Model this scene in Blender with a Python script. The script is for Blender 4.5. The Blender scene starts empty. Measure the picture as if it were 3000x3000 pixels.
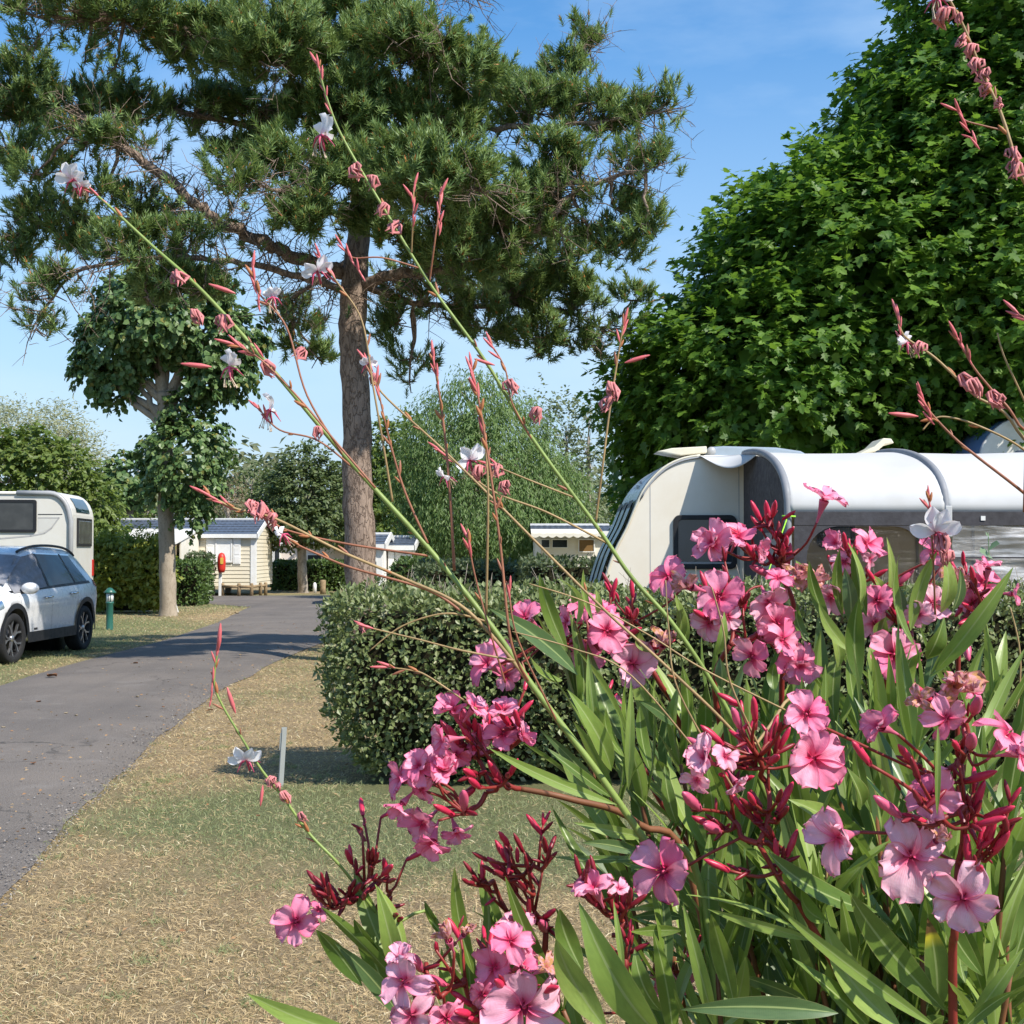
import bpy, math, random
import numpy as np
from mathutils import Vector, Matrix

random.seed(7)
RNG = np.random.default_rng(11)
PI = math.pi
SC = bpy.context.scene
COL = SC.collection

# ------------------------------------------------------------------ camera
CAM_H, FPX, HORIZON = 1.6, 4000.0, 1610.0
PITCH = math.atan((HORIZON - 1500.0) / FPX)
cam_data = bpy.data.cameras.new("camera")
cam_data.sensor_width = 36.0
cam_data.lens = 36.0 * FPX / 3000.0
cam_data.clip_start = 0.05
cam_data.clip_end = 2000.0
cam = bpy.data.objects.new("camera", cam_data)
COL.objects.link(cam)
cam.location = (0, 0, CAM_H)
cam.rotation_euler = (PI / 2 + PITCH, 0, 0)
SC.camera = cam

# ------------------------------------------------------------------ sky and sun
SUN_DIR = Vector((0.82, -0.66, 1.13)).normalized()      # towards the sun
SUN_EL = math.asin(SUN_DIR.z)
SUN_AZ = math.atan2(SUN_DIR.x, SUN_DIR.y)
world = bpy.data.worlds.new("World")
SC.world = world
world.use_nodes = True
wn, wl = world.node_tree.nodes, world.node_tree.links
bg = wn["Background"]
sky = wn.new("ShaderNodeTexSky")
sky.sky_type = "NISHITA"
sky.sun_disc = False
sky.sun_elevation = SUN_EL
sky.sun_rotation = SUN_AZ
sky.altitude = 0
sky.air_density = 1.05
sky.dust_density = 0.3
sky.ozone_density = 2.2
# thin veils of high cloud
tc = wn.new("ShaderNodeTexCoord")
mp = wn.new("ShaderNodeMapping")
mp.inputs["Scale"].default_value = (1.6, 1.6, 5.0)
cn = wn.new("ShaderNodeTexNoise")
cn.inputs["Scale"].default_value = 1.9
cn.inputs["Detail"].default_value = 7
cn.inputs["Roughness"].default_value = 0.55
cr = wn.new("ShaderNodeMapRange")
cr.inputs["From Min"].default_value = 0.42
cr.inputs["From Max"].default_value = 0.78
cr.inputs["To Max"].default_value = 0.60
cm = wn.new("ShaderNodeMix")
cm.data_type = "RGBA"
cm.inputs["B"].default_value = (2.9, 3.7, 4.6, 1)
wl.new(tc.outputs["Generated"], mp.inputs[0])
wl.new(mp.outputs[0], cn.inputs["Vector"])
wl.new(cn.outputs["Fac"], cr.inputs["Value"])
wl.new(cr.outputs[0], cm.inputs["Factor"])
hs = wn.new("ShaderNodeHueSaturation")
hs.inputs["Saturation"].default_value = 1.30
hs.inputs["Value"].default_value = 0.80
wl.new(sky.outputs[0], hs.inputs["Color"])
# pale summer haze low over the horizon
sz = wn.new("ShaderNodeSeparateXYZ")
wl.new(tc.outputs["Generated"], sz.inputs[0])
hz_ = wn.new("ShaderNodeMapRange")
hz_.inputs["From Min"].default_value = 0.03
hz_.inputs["From Max"].default_value = 0.36
hz_.inputs["To Min"].default_value = 0.88
hz_.inputs["To Max"].default_value = 0.0
wl.new(sz.outputs["Z"], hz_.inputs["Value"])
hm_ = wn.new("ShaderNodeMix")
hm_.data_type = "RGBA"
hm_.inputs["B"].default_value = (1.95, 2.60, 3.40, 1)
wl.new(hz_.outputs[0], hm_.inputs["Factor"])
wl.new(hs.outputs[0], hm_.inputs["A"])
wl.new(hm_.outputs["Result"], cm.inputs["A"])
wl.new(cm.outputs["Result"], bg.inputs["Color"])
bg.inputs["Strength"].default_value = 0.15

sun_data = bpy.data.lights.new("sun", "SUN")
sun_data.energy = 3.9
sun_data.angle = math.radians(0.6)
sun_data.color = (1.0, 0.94, 0.85)
sun = bpy.data.objects.new("sun", sun_data)
COL.objects.link(sun)
sun.rotation_euler = (-SUN_DIR).to_track_quat("-Z", "Y").to_euler()

vs = SC.view_settings
vs.view_transform = "Standard"
vs.look = "None"
vs.exposure = 0.76
vs.gamma = 1.0
vs.use_curve_mapping = False
SC.cycles.use_denoising = True
SC.cycles.max_bounces = 8
SC.cycles.transparent_max_bounces = 12
SC.cycles.caustics_reflective = False
SC.cycles.caustics_refractive = False

# ------------------------------------------------------------------ helpers
CF = Vector((0, math.cos(PITCH), math.sin(PITCH)))
CU = Vector((0, -math.sin(PITCH), math.cos(PITCH)))


def at(px, py, d):
    """World point at photo pixel (3000 wide) and distance d along +Y."""
    r = CF + Vector((1, 0, 0)) * ((px - 1500.0) / FPX) + CU * ((1500.0 - py) / FPX)
    return Vector((0, 0, CAM_H)) + r * (d / r.y)


def gnd(px, py):
    r = CF + Vector((1, 0, 0)) * ((px - 1500.0) / FPX) + CU * ((1500.0 - py) / FPX)
    return Vector((0, 0, CAM_H)) + r * (-CAM_H / r.z)


def link(o, parent=None):
    COL.objects.link(o)
    if parent is not None:
        o.parent = parent
    return o


def tag(o, label=None, cat=None, group=None, kind=None):
    if label: o["label"] = label
    if cat: o["category"] = cat
    if group: o["group"] = group
    if kind: o["kind"] = kind
    return o


def empty(name, loc=(0, 0, 0), rz=0.0, label=None, cat=None, group=None):
    o = bpy.data.objects.new(name, None)
    o.empty_display_size = 0.1
    o.location = loc
    o.rotation_euler = (0, 0, rz)
    COL.objects.link(o)
    return tag(o, label, cat, group)


class MB:
    def __init__(self):
        self.v, self.f, self.m, self.sm = [], [], [], []

    def add(self, vs, fs, m=0, smooth=False):
        b = len(self.v)
        self.v += [tuple(p) for p in vs]
        for f in fs:
            self.f.append(tuple(i + b for i in f))
            self.m.append(m)
            self.sm.append(smooth)
        return self

    def box(self, lo, hi, m=0, mat=None):
        x0, y0, z0 = lo
        x1, y1, z1 = hi
        vs = [(x0, y0, z0), (x1, y0, z0), (x1, y1, z0), (x0, y1, z0), (x0, y0, z1), (x1, y0, z1), (x1, y1, z1), (x0, y1, z1)]
        if mat is not None:
            vs = [mat @ Vector(p) for p in vs]
        return self.add(vs, [(0, 3, 2, 1), (4, 5, 6, 7), (0, 1, 5, 4), (1, 2, 6, 5), (2, 3, 7, 6), (3, 0, 4, 7)], m)

    def tube(self, pts, rad, n=8, m=0, caps=True, smooth=True):
        pts = [Vector(p) for p in pts]
        k = len(pts)
        if not hasattr(rad, "__len__"):
            rad = [rad] * k
        t0 = (pts[1] - pts[0]).normalized()
        ref = Vector((0, 0, 1)) if abs(t0.z) < 0.9 else Vector((1, 0, 0))
        u = t0.cross(ref).normalized()
        vs = []
        for i in range(k):
            t = (pts[min(i + 1, k - 1)] - pts[max(i - 1, 0)])
            t = t.normalized() if t.length > 1e-9 else t0
            u = (u - t * u.dot(t))
            u = u.normalized() if u.length > 1e-6 else t.orthogonal().normalized()
            w = t.cross(u)
            for j in range(n):
                a = 2 * PI * j / n
                vs.append(pts[i] + (u * math.cos(a) + w * math.sin(a)) * rad[i])
        fs = []
        for i in range(k - 1):
            for j in range(n):
                a, b = i * n + j, i * n + (j + 1) % n
                fs.append((a, b, b + n, a + n))
        self.add(vs, fs, m, smooth)
        if caps:
            b = len(self.v) - k * n
            self.f.append(tuple(b + j for j in range(n - 1, -1, -1))); self.m.append(m); self.sm.append(False)
            self.f.append(tuple(b + (k - 1) * n + j for j in range(n))); self.m.append(m); self.sm.append(False)
        return self

    def lathe(self, prof, n=20, m=0, mat=None, smooth=True):
        """prof: (radius, z) pairs revolved about local Z."""
        vs, fs = [], []
        k = len(prof)
        for r, z in prof:
            for j in range(n):
                a = 2 * PI * j / n
                p = Vector((max(r, 1e-5) * math.cos(a), max(r, 1e-5) * math.sin(a), z))
                vs.append(mat @ p if mat is not None else p)
        for i in range(k - 1):
            for j in range(n):
                a, b = i * n + j, i * n + (j + 1) % n
                fs.append((a, b, b + n, a + n))
        return self.add(vs, fs, m, smooth)

    def prism(self, poly, y0, y1, m=0, axes="xz", smooth=False):
        """poly in the plane given by axes, extruded along the remaining axis."""
        def mk(a, b, c):
            if axes == "xz": return (a, c, b)
            if axes == "yz": return (c, a, b)
            return (a, b, c)
        n = len(poly)
        vs = [mk(a, b, y0) for a, b in poly] + [mk(a, b, y1) for a, b in poly]
        fs = [(i, (i + 1) % n, (i + 1) % n + n, i + n) for i in range(n)]
        self.add(vs, fs, m, smooth)
        b = len(self.v) - 2 * n
        self.f.append(tuple(b + i for i in range(n - 1, -1, -1))); self.m.append(m); self.sm.append(False)
        self.f.append(tuple(b + n + i for i in range(n))); self.m.append(m); self.sm.append(False)
        return self

    def grid(self, fn, nu, nv, m=0, smooth=True, flip=False):
        vs = [fn(i / nu, j / nv) for j in range(nv + 1) for i in range(nu + 1)]
        fs = []
        for j in range(nv):
            for i in range(nu):
                a = j * (nu + 1) + i
                q = (a, a + 1, a + nu + 2, a + nu + 1)
                fs.append(q[::-1] if flip else q)
        return self.add(vs, fs, m, smooth)

    def mesh(self, name, mats):
        me = bpy.data.meshes.new(name)
        me.from_pydata(self.v, [], self.f)
        for mt in (mats if isinstance(mats, (list, tuple)) else [mats]):
            me.materials.append(mt)
        me.polygons.foreach_set("material_index", self.m)
        me.polygons.foreach_set("use_smooth", self.sm)
        me.update()
        return me

    def build(self, name, mats, parent=None, bevel=0.0, fix=True, seg=2):
        me = self.mesh(name, mats)
        if fix:
            import bmesh
            bm = bmesh.new(); bm.from_mesh(me)
            bmesh.ops.recalc_face_normals(bm, faces=bm.faces)
            bm.to_mesh(me); bm.free()
        o = link(bpy.data.objects.new(name, me), parent)
        if bevel > 0:
            b = o.modifiers.new("bevel", "BEVEL")
            b.width = bevel; b.segments = seg; b.limit_method = "ANGLE"; b.angle_limit = math.radians(40)
        return o


def np_object(name, V, F, mats, parent=None, mi=None, uv=None, colour=None, smooth=False):
    """V (N,3), F (M,q) arrays -> mesh object, quickly."""
    V = np.ascontiguousarray(V, dtype=np.float32)
    F = np.ascontiguousarray(F, dtype=np.int32)
    me = bpy.data.meshes.new(name)
    q = F.shape[1]
    me.vertices.add(len(V)); me.loops.add(F.size); me.polygons.add(len(F))
    me.vertices.foreach_set("co", V.ravel())
    me.loops.foreach_set("vertex_index", F.ravel())
    me.polygons.foreach_set("loop_start", np.arange(len(F), dtype=np.int32) * q)
    try:
        me.polygons.foreach_set("loop_total", np.full(len(F), q, dtype=np.int32))
    except Exception:
        pass
    for mt in (mats if isinstance(mats, (list, tuple)) else [mats]):
        me.materials.append(mt)
    if mi is not None:
        me.polygons.foreach_set("material_index", np.ascontiguousarray(mi, dtype=np.int32))
    me.polygons.foreach_set("use_smooth", np.full(len(F), smooth))
    if uv is not None:
        l = me.uv_layers.new(name="UVMap")
        l.data.foreach_set("uv", np.ascontiguousarray(uv[F.ravel()], dtype=np.float32).ravel())
    if colour is not None:
        a = me.attributes.new("tint", "FLOAT", "POINT")
        a.data.foreach_set("value", np.ascontiguousarray(colour, dtype=np.float32))
    me.update(); me.validate()
    return link(bpy.data.objects.new(name, me), parent)


def nrm(a):
    return a / np.maximum(np.linalg.norm(a, axis=-1, keepdims=True), 1e-9)


def frames(d, up):
    """rotation matrices (N,3,3): columns x=d, y, z~up"""
    x = nrm(d)
    y = nrm(np.cross(up, x))
    z = np.cross(x, y)
    return np.stack([x, y, z], axis=-1)


def scatter(tv, tf, pos, R, scale):
    tv = np.asarray(tv, float); tf = np.asarray(tf, int)
    n, k = len(pos), len(tv)
    if np.ndim(scale) == 0: scale = np.full(n, scale)
    V = np.einsum("nij,kj->nki", R, tv) * np.asarray(scale)[:, None, None] + pos[:, None, :]
    F = tf[None] + (np.arange(n) * k)[:, None, None]
    return V.reshape(-1, 3), F.reshape(-1, tf.shape[1])


def catmull(pts, n=6):
    pts = [Vector(p) for p in pts]
    if len(pts) < 3:
        return [pts[0].lerp(pts[-1], i / n) for i in range(n + 1)]
    out = []
    for i in range(len(pts) - 1):
        p0, p1, p2, p3 = pts[max(i - 1, 0)], pts[i], pts[i + 1], pts[min(i + 2, len(pts) - 1)]
        for k in range(n):
            t = k / n
            out.append(0.5 * ((2 * p1) + (p2 - p0) * t + (2 * p0 - 5 * p1 + 4 * p2 - p3) * t * t + (3 * p1 - p0 - 3 * p2 + p3) * t ** 3))
    out.append(pts[-1])
    return out


def lin(a, b, n):
    return [a + (b - a) * i / max(n - 1, 1) for i in range(n)]


def copy_tree(o, parent=None):
    c = o.copy()
    COL.objects.link(c)
    c.parent = parent
    for ch in o.children:
        copy_tree(ch, c)
    return c


# ------------------------------------------------------------------ materials
def new_mat(name):
    m = bpy.data.materials.new(name)
    m.use_nodes = True
    nt = m.node_tree
    return m, nt.nodes, nt.links, nt.nodes["Principled BSDF"]


def mixc(n, l, fac, a, b, mode="MIX"):
    x = n.new("ShaderNodeMix"); x.data_type = "RGBA"; x.blend_type = mode
    for sock, val in (("Factor", fac), ("A", a), ("B", b)):
        i = x.inputs[sock] if sock == "Factor" else [s for s in x.inputs if s.name == sock and s.type == "RGBA"][0]
        if hasattr(val, "node"): l.new(val, i)
        elif sock == "Factor": i.default_value = val
        else: i.default_value = (*val, 1) if len(val) == 3 else val
    return [s for s in x.outputs if s.type == "RGBA"][0]


def noise(n, l, scale, detail=4, rough=0.55, vec=None, w=None):
    t = n.new("ShaderNodeTexNoise")
    t.inputs["Scale"].default_value = scale
    t.inputs["Detail"].default_value = detail
    t.inputs["Roughness"].default_value = rough
    if vec is not None: l.new(vec, t.inputs["Vector"])
    return t.outputs["Fac"]


def maprange(n, l, v, a, b, c=0.0, d=1.0):
    t = n.new("ShaderNodeMapRange")
    l.new(v, t.inputs["Value"])
    for k, x in zip(("From Min", "From Max", "To Min", "To Max"), (a, b, c, d)):
        t.inputs[k].default_value = x
    return t.outputs[0]


def bump(n, l, h, strength, dist, target):
    b = n.new("ShaderNodeBump")
    b.inputs["Strength"].default_value = strength
    b.inputs["Distance"].default_value = dist
    l.new(h, b.inputs["Height"])
    l.new(b.outputs[0], target.inputs["Normal"])


def objco(n):
    return n.new("ShaderNodeTexCoord").outputs["Object"]


def plain(name, col, rough=0.5, metal=0.0, dirt=0.12, scale=3.0, spec=0.5, coat=0.0, bumps=0.0):
    """painted / plastic surface with faint uneven soiling"""
    m, n, l, p = new_mat(name)
    co = objco(n)
    f = maprange(n, l, noise(n, l, scale, 6, 0.65, co), 0.35, 0.75)
    dk = tuple(c * (1 - 2.2 * dirt) * w for c, w in zip(col, (1, 0.97, 0.92)))
    l.new(mixc(n, l, f, col, dk), p.inputs["Base Color"])
    rr = maprange(n, l, noise(n, l, scale * 4, 3, 0.5, co), 0.3, 0.7, rough * 0.85, min(1, rough * 1.2))
    l.new(rr, p.inputs["Roughness"])
    p.inputs["Metallic"].default_value = metal
    p.inputs["Specular IOR Level"].default_value = spec
    p.inputs["Coat Weight"].default_value = coat
    p.inputs["Coat Roughness"].default_value = 0.05
    if bumps > 0:
        bump(n, l, noise(n, l, scale * 9, 4, 0.6, co), bumps, 0.01, p)
    return m


def leaf_mat(name, c1, c2, trans=0.35, rough=0.45, tcol=None, c3=None, spec=0.45):
    """foliage built as many small faces: each leaf (island) its own shade"""
    m, n, l, p = new_mat(name)
    g = n.new("ShaderNodeNewGeometry")
    col = mixc(n, l, g.outputs["Random Per Island"], c1, c2)
    if c3 is not None:
        r = n.new("ShaderNodeMath"); r.operation = "MULTIPLY"; l.new(g.outputs["Random Per Island"], r.inputs[0]); r.inputs[1].default_value = 37.7
        fr = n.new("ShaderNodeMath"); fr.operation = "FRACT"; l.new(r.outputs[0], fr.inputs[0])
        col = mixc(n, l, maprange(n, l, fr.outputs[0], 0.93, 0.97), col, c3)
    l.new(col, p.inputs["Base Color"])
    p.inputs["Roughness"].default_value = rough
    p.inputs["Specular IOR Level"].default_value = spec
    t = n.new("ShaderNodeBsdfTranslucent")
    if tcol is None:
        tcol = tuple(min(1, c * w) for c, w in zip(c2, (1.6, 1.7, 0.8)))
    l.new(mixc(n, l, 0.5, col, tcol), t.inputs["Color"])
    s = n.new("ShaderNodeMixShader"); s.inputs[0].default_value = trans
    l.new(p.outputs[0], s.inputs[1]); l.new(t.outputs[0], s.inputs[2])
    l.new(s.outputs[0], n["Material Output"].inputs["Surface"])
    return m


def bark_mat(name, c1, c2, scale=6.0, stretch=0.25, strength=0.8, dist=0.04, crack=0.10):
    m, n, l, p = new_mat(name)
    co = objco(n)
    mpn = n.new("ShaderNodeMapping"); l.new(co, mpn.inputs[0])
    mpn.inputs["Scale"].default_value = (1, 1, stretch)
    a = noise(n, l, scale, 8, 0.7, mpn.outputs[0])
    v = n.new("ShaderNodeTexVoronoi"); v.inputs["Scale"].default_value = scale * 1.3
    v.feature = "DISTANCE_TO_EDGE"
    wn_ = n.new("ShaderNodeTexNoise"); wn_.inputs["Scale"].default_value = scale * 1.7; wn_.inputs["Detail"].default_value = 5; l.new(mpn.outputs[0], wn_.inputs["Vector"])
    vm = n.new("ShaderNodeVectorMath"); vm.operation = "MULTIPLY_ADD"; l.new(wn_.outputs["Color"], vm.inputs[0]); vm.inputs[1].default_value = (1.6 / scale,) * 3; l.new(mpn.outputs[0], vm.inputs[2])
    l.new(vm.outputs[0], v.inputs["Vector"])
    ed = maprange(n, l, v.outputs["Distance"], 0.0, crack, 0.45, 1.0)
    h = n.new("ShaderNodeMath"); h.operation = "MULTIPLY"; l.new(a, h.inputs[0]); l.new(ed, h.inputs[1])
    l.new(mixc(n, l, maprange(n, l, h.outputs[0], 0.18, 0.58), c2, c1), p.inputs["Base Color"])
    p.inputs["Roughness"].default_value = 0.9
    p.inputs["Specular IOR Level"].default_value = 0.2
    bump(n, l, h.outputs[0], strength, dist, p)
    return m


def glass_mat(name, col=(0.02, 0.025, 0.03), rough=0.06):
    m, n, l, p = new_mat(name)
    co = objco(n)
    l.new(mixc(n, l, maprange(n, l, noise(n, l, 4, 3, 0.5, co), 0.4, 0.7), col, tuple(c * 1.5 + 0.004 for c in col)), p.inputs["Base Color"])
    p.inputs["Roughness"].default_value = rough
    p.inputs["Specular IOR Level"].default_value = 0.7
    return m


def clear_mat(name, tint=(0.8, 0.8, 0.8), refl=0.12, rough=0.08, film=0.25):
    """thin clear plastic: see-through with a sheen and a slight milky film"""
    m, n, l, p = new_mat(name)
    n.remove(p)
    t = n.new("ShaderNodeBsdfTransparent"); t.inputs[0].default_value = (*tint, 1)
    g = n.new("ShaderNodeBsdfGlossy"); g.inputs["Roughness"].default_value = rough
    d = n.new("ShaderNodeBsdfDiffuse"); d.inputs[0].default_value = (0.75, 0.75, 0.76, 1)
    co = objco(n)
    mpn = n.new("ShaderNodeMapping"); l.new(co, mpn.inputs[0]); mpn.inputs["Scale"].default_value = (0.6, 1, 5)
    f = noise(n, l, 4, 5, 0.6, mpn.outputs[0])
    b = n.new("ShaderNodeBump"); b.inputs["Strength"].default_value = 0.6; b.inputs["Distance"].default_value = 0.05
    l.new(f, b.inputs["Height"]); l.new(b.outputs[0], g.inputs["Normal"])
    s1 = n.new("ShaderNodeMixShader"); s2 = n.new("ShaderNodeMixShader")
    l.new(maprange(n, l, f, 0.45, 0.75, film * 0.25, film * 2), s1.inputs[0]); l.new(t.outputs[0], s1.inputs[1]); l.new(d.outputs[0], s1.inputs[2])
    s2.inputs[0].default_value = refl; l.new(s1.outputs[0], s2.inputs[1]); l.new(g.outputs[0], s2.inputs[2])
    l.new(s2.outputs[0], n["Material Output"].inputs["Surface"])
    return m


M = {}
M["white_paint"] = plain("white_car_paint", (0.70, 0.71, 0.72), 0.28, dirt=0.02, coat=0.6)
M["motorhome_white"] = plain("motorhome_white", (0.66, 0.65, 0.60), 0.35, dirt=0.03)
M["cream"] = plain("cream_gelcoat", (0.78, 0.73, 0.62), 0.35, dirt=0.03, coat=0.2)
M["cream_dull"] = plain("cream_plastic", (0.72, 0.68, 0.54), 0.5, dirt=0.08)
M["white_plastic"] = plain("white_plastic", (0.80, 0.80, 0.78), 0.45, dirt=0.06)
M["black_plastic"] = plain("black_plastic", (0.012, 0.012, 0.014), 0.5, dirt=0.1)
M["rubber"] = plain("tyre_rubber", (0.014, 0.014, 0.015), 0.8, dirt=0.2, scale=12, bumps=0.3)
M["alloy"] = plain("machined_alloy", (0.55, 0.55, 0.57), 0.3, metal=0.9, dirt=0.1)
M["grey_trim"] = plain("grey_trim", (0.36, 0.37, 0.38), 0.45, dirt=0.08)
M["grey_line"] = plain("grey_decal", (0.42, 0.42, 0.42), 0.5, dirt=0.05)
M["dark_line"] = plain("dark_decal", (0.03, 0.03, 0.035), 0.5)
M["glass"] = glass_mat("dark_glass")
M["blue_glass"] = glass_mat("tinted_blue_glass", (0.006, 0.022, 0.032), 0.03)
M["blue_glass"].node_tree.nodes["Principled BSDF"].inputs["Specular IOR Level"].default_value = 0.3
M["red_lens"] = plain("red_lens", (0.45, 0.02, 0.015), 0.2, dirt=0.05)
M["orange_lens"] = plain("orange_lens", (0.75, 0.14, 0.02), 0.25, dirt=0.05)
M["chrome"] = plain("chrome", (0.75, 0.75, 0.76), 0.15, metal=1.0, dirt=0.02)
M["grey_cloth"] = plain("grey_cloth_cover", (0.24, 0.245, 0.27), 0.75, dirt=0.15, scale=8, bumps=0.5)
# ================================================================== GROUND
def vnoise(x, y, s, seed=0):
    """smooth value noise, numpy"""
    x = np.asarray(x) * s + seed * 17.3; y = np.asarray(y) * s - seed * 9.1
    xi, yi = np.floor(x).astype(int), np.floor(y).astype(int)
    fx, fy = x - xi, y - yi
    fx, fy = fx * fx * (3 - 2 * fx), fy * fy * (3 - 2 * fy)
    def h(a, b):
        n = (a * 374761393 + b * 668265263 + seed * 974634) & 0xFFFFFFFF
        n = ((n ^ (n >> 13)) * 1274126177) & 0xFFFFFFFF
        return ((n ^ (n >> 16)) & 0xFFFF) / 65535.0
    return (h(xi, yi) * (1 - fx) + h(xi + 1, yi) * fx) * (1 - fy) + (h(xi, yi + 1) * (1 - fx) + h(xi + 1, yi + 1) * fx) * fy


def fbm(x, y, s, seed=0, o=4):
    r, a, t = 0, 1, 0
    for i in range(o):
        r = r + a * vnoise(x, y, s * 2 ** i, seed + i); t += a; a *= 0.5
    return r / t


ROAD_R = [(-1.9, 2.0), (-2.1, 4.0), (-2.31, 6.15), (-2.60, 8.1), (-3.02, 11.85), (-3.28, 15.2), (-3.34, 18.8), (-3.26, 23.7), (-3.15, 30.0), (-3.2, 38.0), (-3.4, 46.0)]
ROAD_L = [(-5.6, 2.0), (-5.7, 4.0), (-5.75, 6.15), (-5.8, 8.1), (-5.9, 11.85), (-6.0, 16.0), (-6.15, 19.4), (-6.1, 23.7), (-6.45, 30.0), (-7.3, 38.0), (-10.5, 42.0)]


def edge_x(tab, y):
    ys = [b for a, b in tab]; xs = [a for a, b in tab]
    return np.interp(y, ys, xs)


def road_noise(y):
    return 0.07 * (fbm(np.asarray(y) * 1.0, np.asarray(y) * 0 + 3.3, 0.9, 5, 4) - 0.5) * 2


def green_mask(x, y):
    """1 = living green grass, 0 = sun-dried straw"""
    x = np.asarray(x, float); y = np.asarray(y, float)
    g = np.zeros_like(x)
    for cx, cy, rx, ry, a in ((-0.9, 8.8, 1.1, 1.0, 1.1), (0.4, 8.6, 2.0, 1.1, 1.0), (1.0, 7.2, 1.5, 1.3, 0.55), (-0.4, 7.0, 0.9, 0.9, 0.55),
                              (-1.75, 8.2, 0.6, 0.9, 0.5), (-1.9, 13.5, 1.2, 2.2, 0.3),
                              (-7.0, 17.0, 1.6, 3.0, 0.9), (-7.0, 21.5, 1.0, 3.0, 0.75), (-8.5, 24, 3.5, 4, 0.7), (-7.6, 29, 2.6, 3, 0.8), (-9.0, 42, 8, 6, 0.85), (6, 44, 14, 12, 0.8), (-14, 25, 5, 10, 0.7),
                              (3, 12, 4, 3, 0.7), (-2.2, 30, 1.2, 9, 0.6)):
        g = g + a * np.exp(-(((x - cx) / rx) ** 2 + ((y - cy) / ry) ** 2))
    for cx, cy, rx, ry, a in ((-1.95, 11.5, 0.75, 2.2, 1.0), (-0.3, 5.3, 1.7, 0.9, 0.7), (-6.8, 31.5, 0.7, 5.0, 0.7), (-6.35, 21.5, 0.3, 5.0, 0.6), (-1.2, 9.9, 0.5, 0.8, 0.7)):
        g = g - a * np.exp(-(((x - cx) / rx) ** 2 + ((y - cy) / ry) ** 2))
    g = g + 1.1 * (fbm(x, y, 0.9, 3, 4) - 0.47) + 0.7 * (fbm(x, y, 5.0, 9, 3) - 0.5)
    return np.clip(g, 0, 1)


# base ground sheet to the horizon
mt, n, l, p = new_mat("dry_ground")
co = n.new("ShaderNodeNewGeometry").outputs["Position"]
c = mixc(n, l, maprange(n, l, noise(n, l, 0.15, 5, 0.6, co), 0.4, 0.6), (0.22, 0.17, 0.08), (0.09, 0.11, 0.035))
l.new(mixc(n, l, maprange(n, l, noise(n, l, 9, 5, 0.7, co), 0.3, 0.7), c, (0.16, 0.13, 0.07)), p.inputs["Base Color"])
p.inputs["Roughness"].default_value = 0.95
m_ground = mt
g = MB().add([(-600, -60, -0.03), (600, -60, -0.03), (600, 900, -0.03), (-600, 900, -0.03)], [(0, 1, 2, 3)]).build("ground", m_ground)
tag(g, kind="structure")

# lawn: finely divided sheet with patch colour
mt, n, l, p = new_mat("lawn_soil_and_thatch")
a = n.new("ShaderNodeAttribute"); a.attribute_name = "tint"
co = n.new("ShaderNodeNewGeometry").outputs["Position"]
dry = mixc(n, l, maprange(n, l, noise(n, l, 3.0, 6, 0.7, co), 0.35, 0.68), (0.55, 0.42, 0.235), (0.33, 0.245, 0.145))
dry = mixc(n, l, maprange(n, l, noise(n, l, 60, 4, 0.8, co), 0.35, 0.7), dry, (0.15, 0.105, 0.06))
grn = mixc(n, l, maprange(n, l, noise(n, l, 40, 4, 0.8, co), 0.3, 0.7), (0.23, 0.235, 0.11), (0.10, 0.105, 0.05))
l.new(mixc(n, l, a.outputs["Fac"], dry, grn), p.inputs["Base Color"])
p.inputs["Roughness"].default_value = 1.0
p.inputs["Specular IOR Level"].default_value = 0.1
bump(n, l, noise(n, l, 90, 5, 0.75, co), 0.9, 0.02, p)
m_lawn = mt
xs = np.linspace(-16, 9, 210); ys = np.concatenate([np.linspace(1.0, 16, 170), np.linspace(16.2, 62, 150)])
X, Y = np.meshgrid(xs, ys)
Z = 0.018 * (fbm(X, Y, 1.3, 2, 4) - 0.5) + 0.0
# the lawn sinks a little under the road
inroad = np.clip((X - edge_x(ROAD_L, Y)) / 0.25, 0, 1) * np.clip((edge_x(ROAD_R, Y) - X) / 0.25, 0, 1)
Z = Z - 0.02 * inroad
V = np.stack([X, Y, Z], -1).reshape(-1, 3)
nx, ny = len(xs), len(ys)
i0 = (np.arange(ny - 1)[:, None] * nx + np.arange(nx - 1)[None]).ravel()
F = np.stack([i0, i0 + 1, i0 + nx + 1, i0 + nx], -1)
lawn = np_object("lawn", V, F, m_lawn, colour=green_mask(V[:, 0], V[:, 1]), smooth=True)
tag(lawn, kind="structure")

# road: worn asphalt with a crumbling edge
mt, n, l, p = new_mat("worn_asphalt")
co = n.new("ShaderNodeNewGeometry").outputs["Position"]
big = noise(n, l, 0.5, 5, 0.6, co)
fine = noise(n, l, 140, 3, 0.8, co)
vo = n.new("ShaderNodeTexVoronoi"); vo.inputs["Scale"].default_value = 95; l.new(co, vo.inputs["Vector"])
c = mixc(n, l, maprange(n, l, big, 0.38, 0.62), (0.215, 0.178, 0.144), (0.130, 0.108, 0.089))
c = mixc(n, l, maprange(n, l, vo.outputs["Distance"], 0.05, 0.6), (0.29, 0.26, 0.23), c)
c = mixc(n, l, maprange(n, l, fine, 0.35, 0.75), c, (0.10, 0.09, 0.082))
st = noise(n, l, 1.7, 6, 0.7, co)
c = mixc(n, l, maprange(n, l, st, 0.55, 0.72, 0, 0.5), c, (0.25, 0.225, 0.20))
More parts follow.
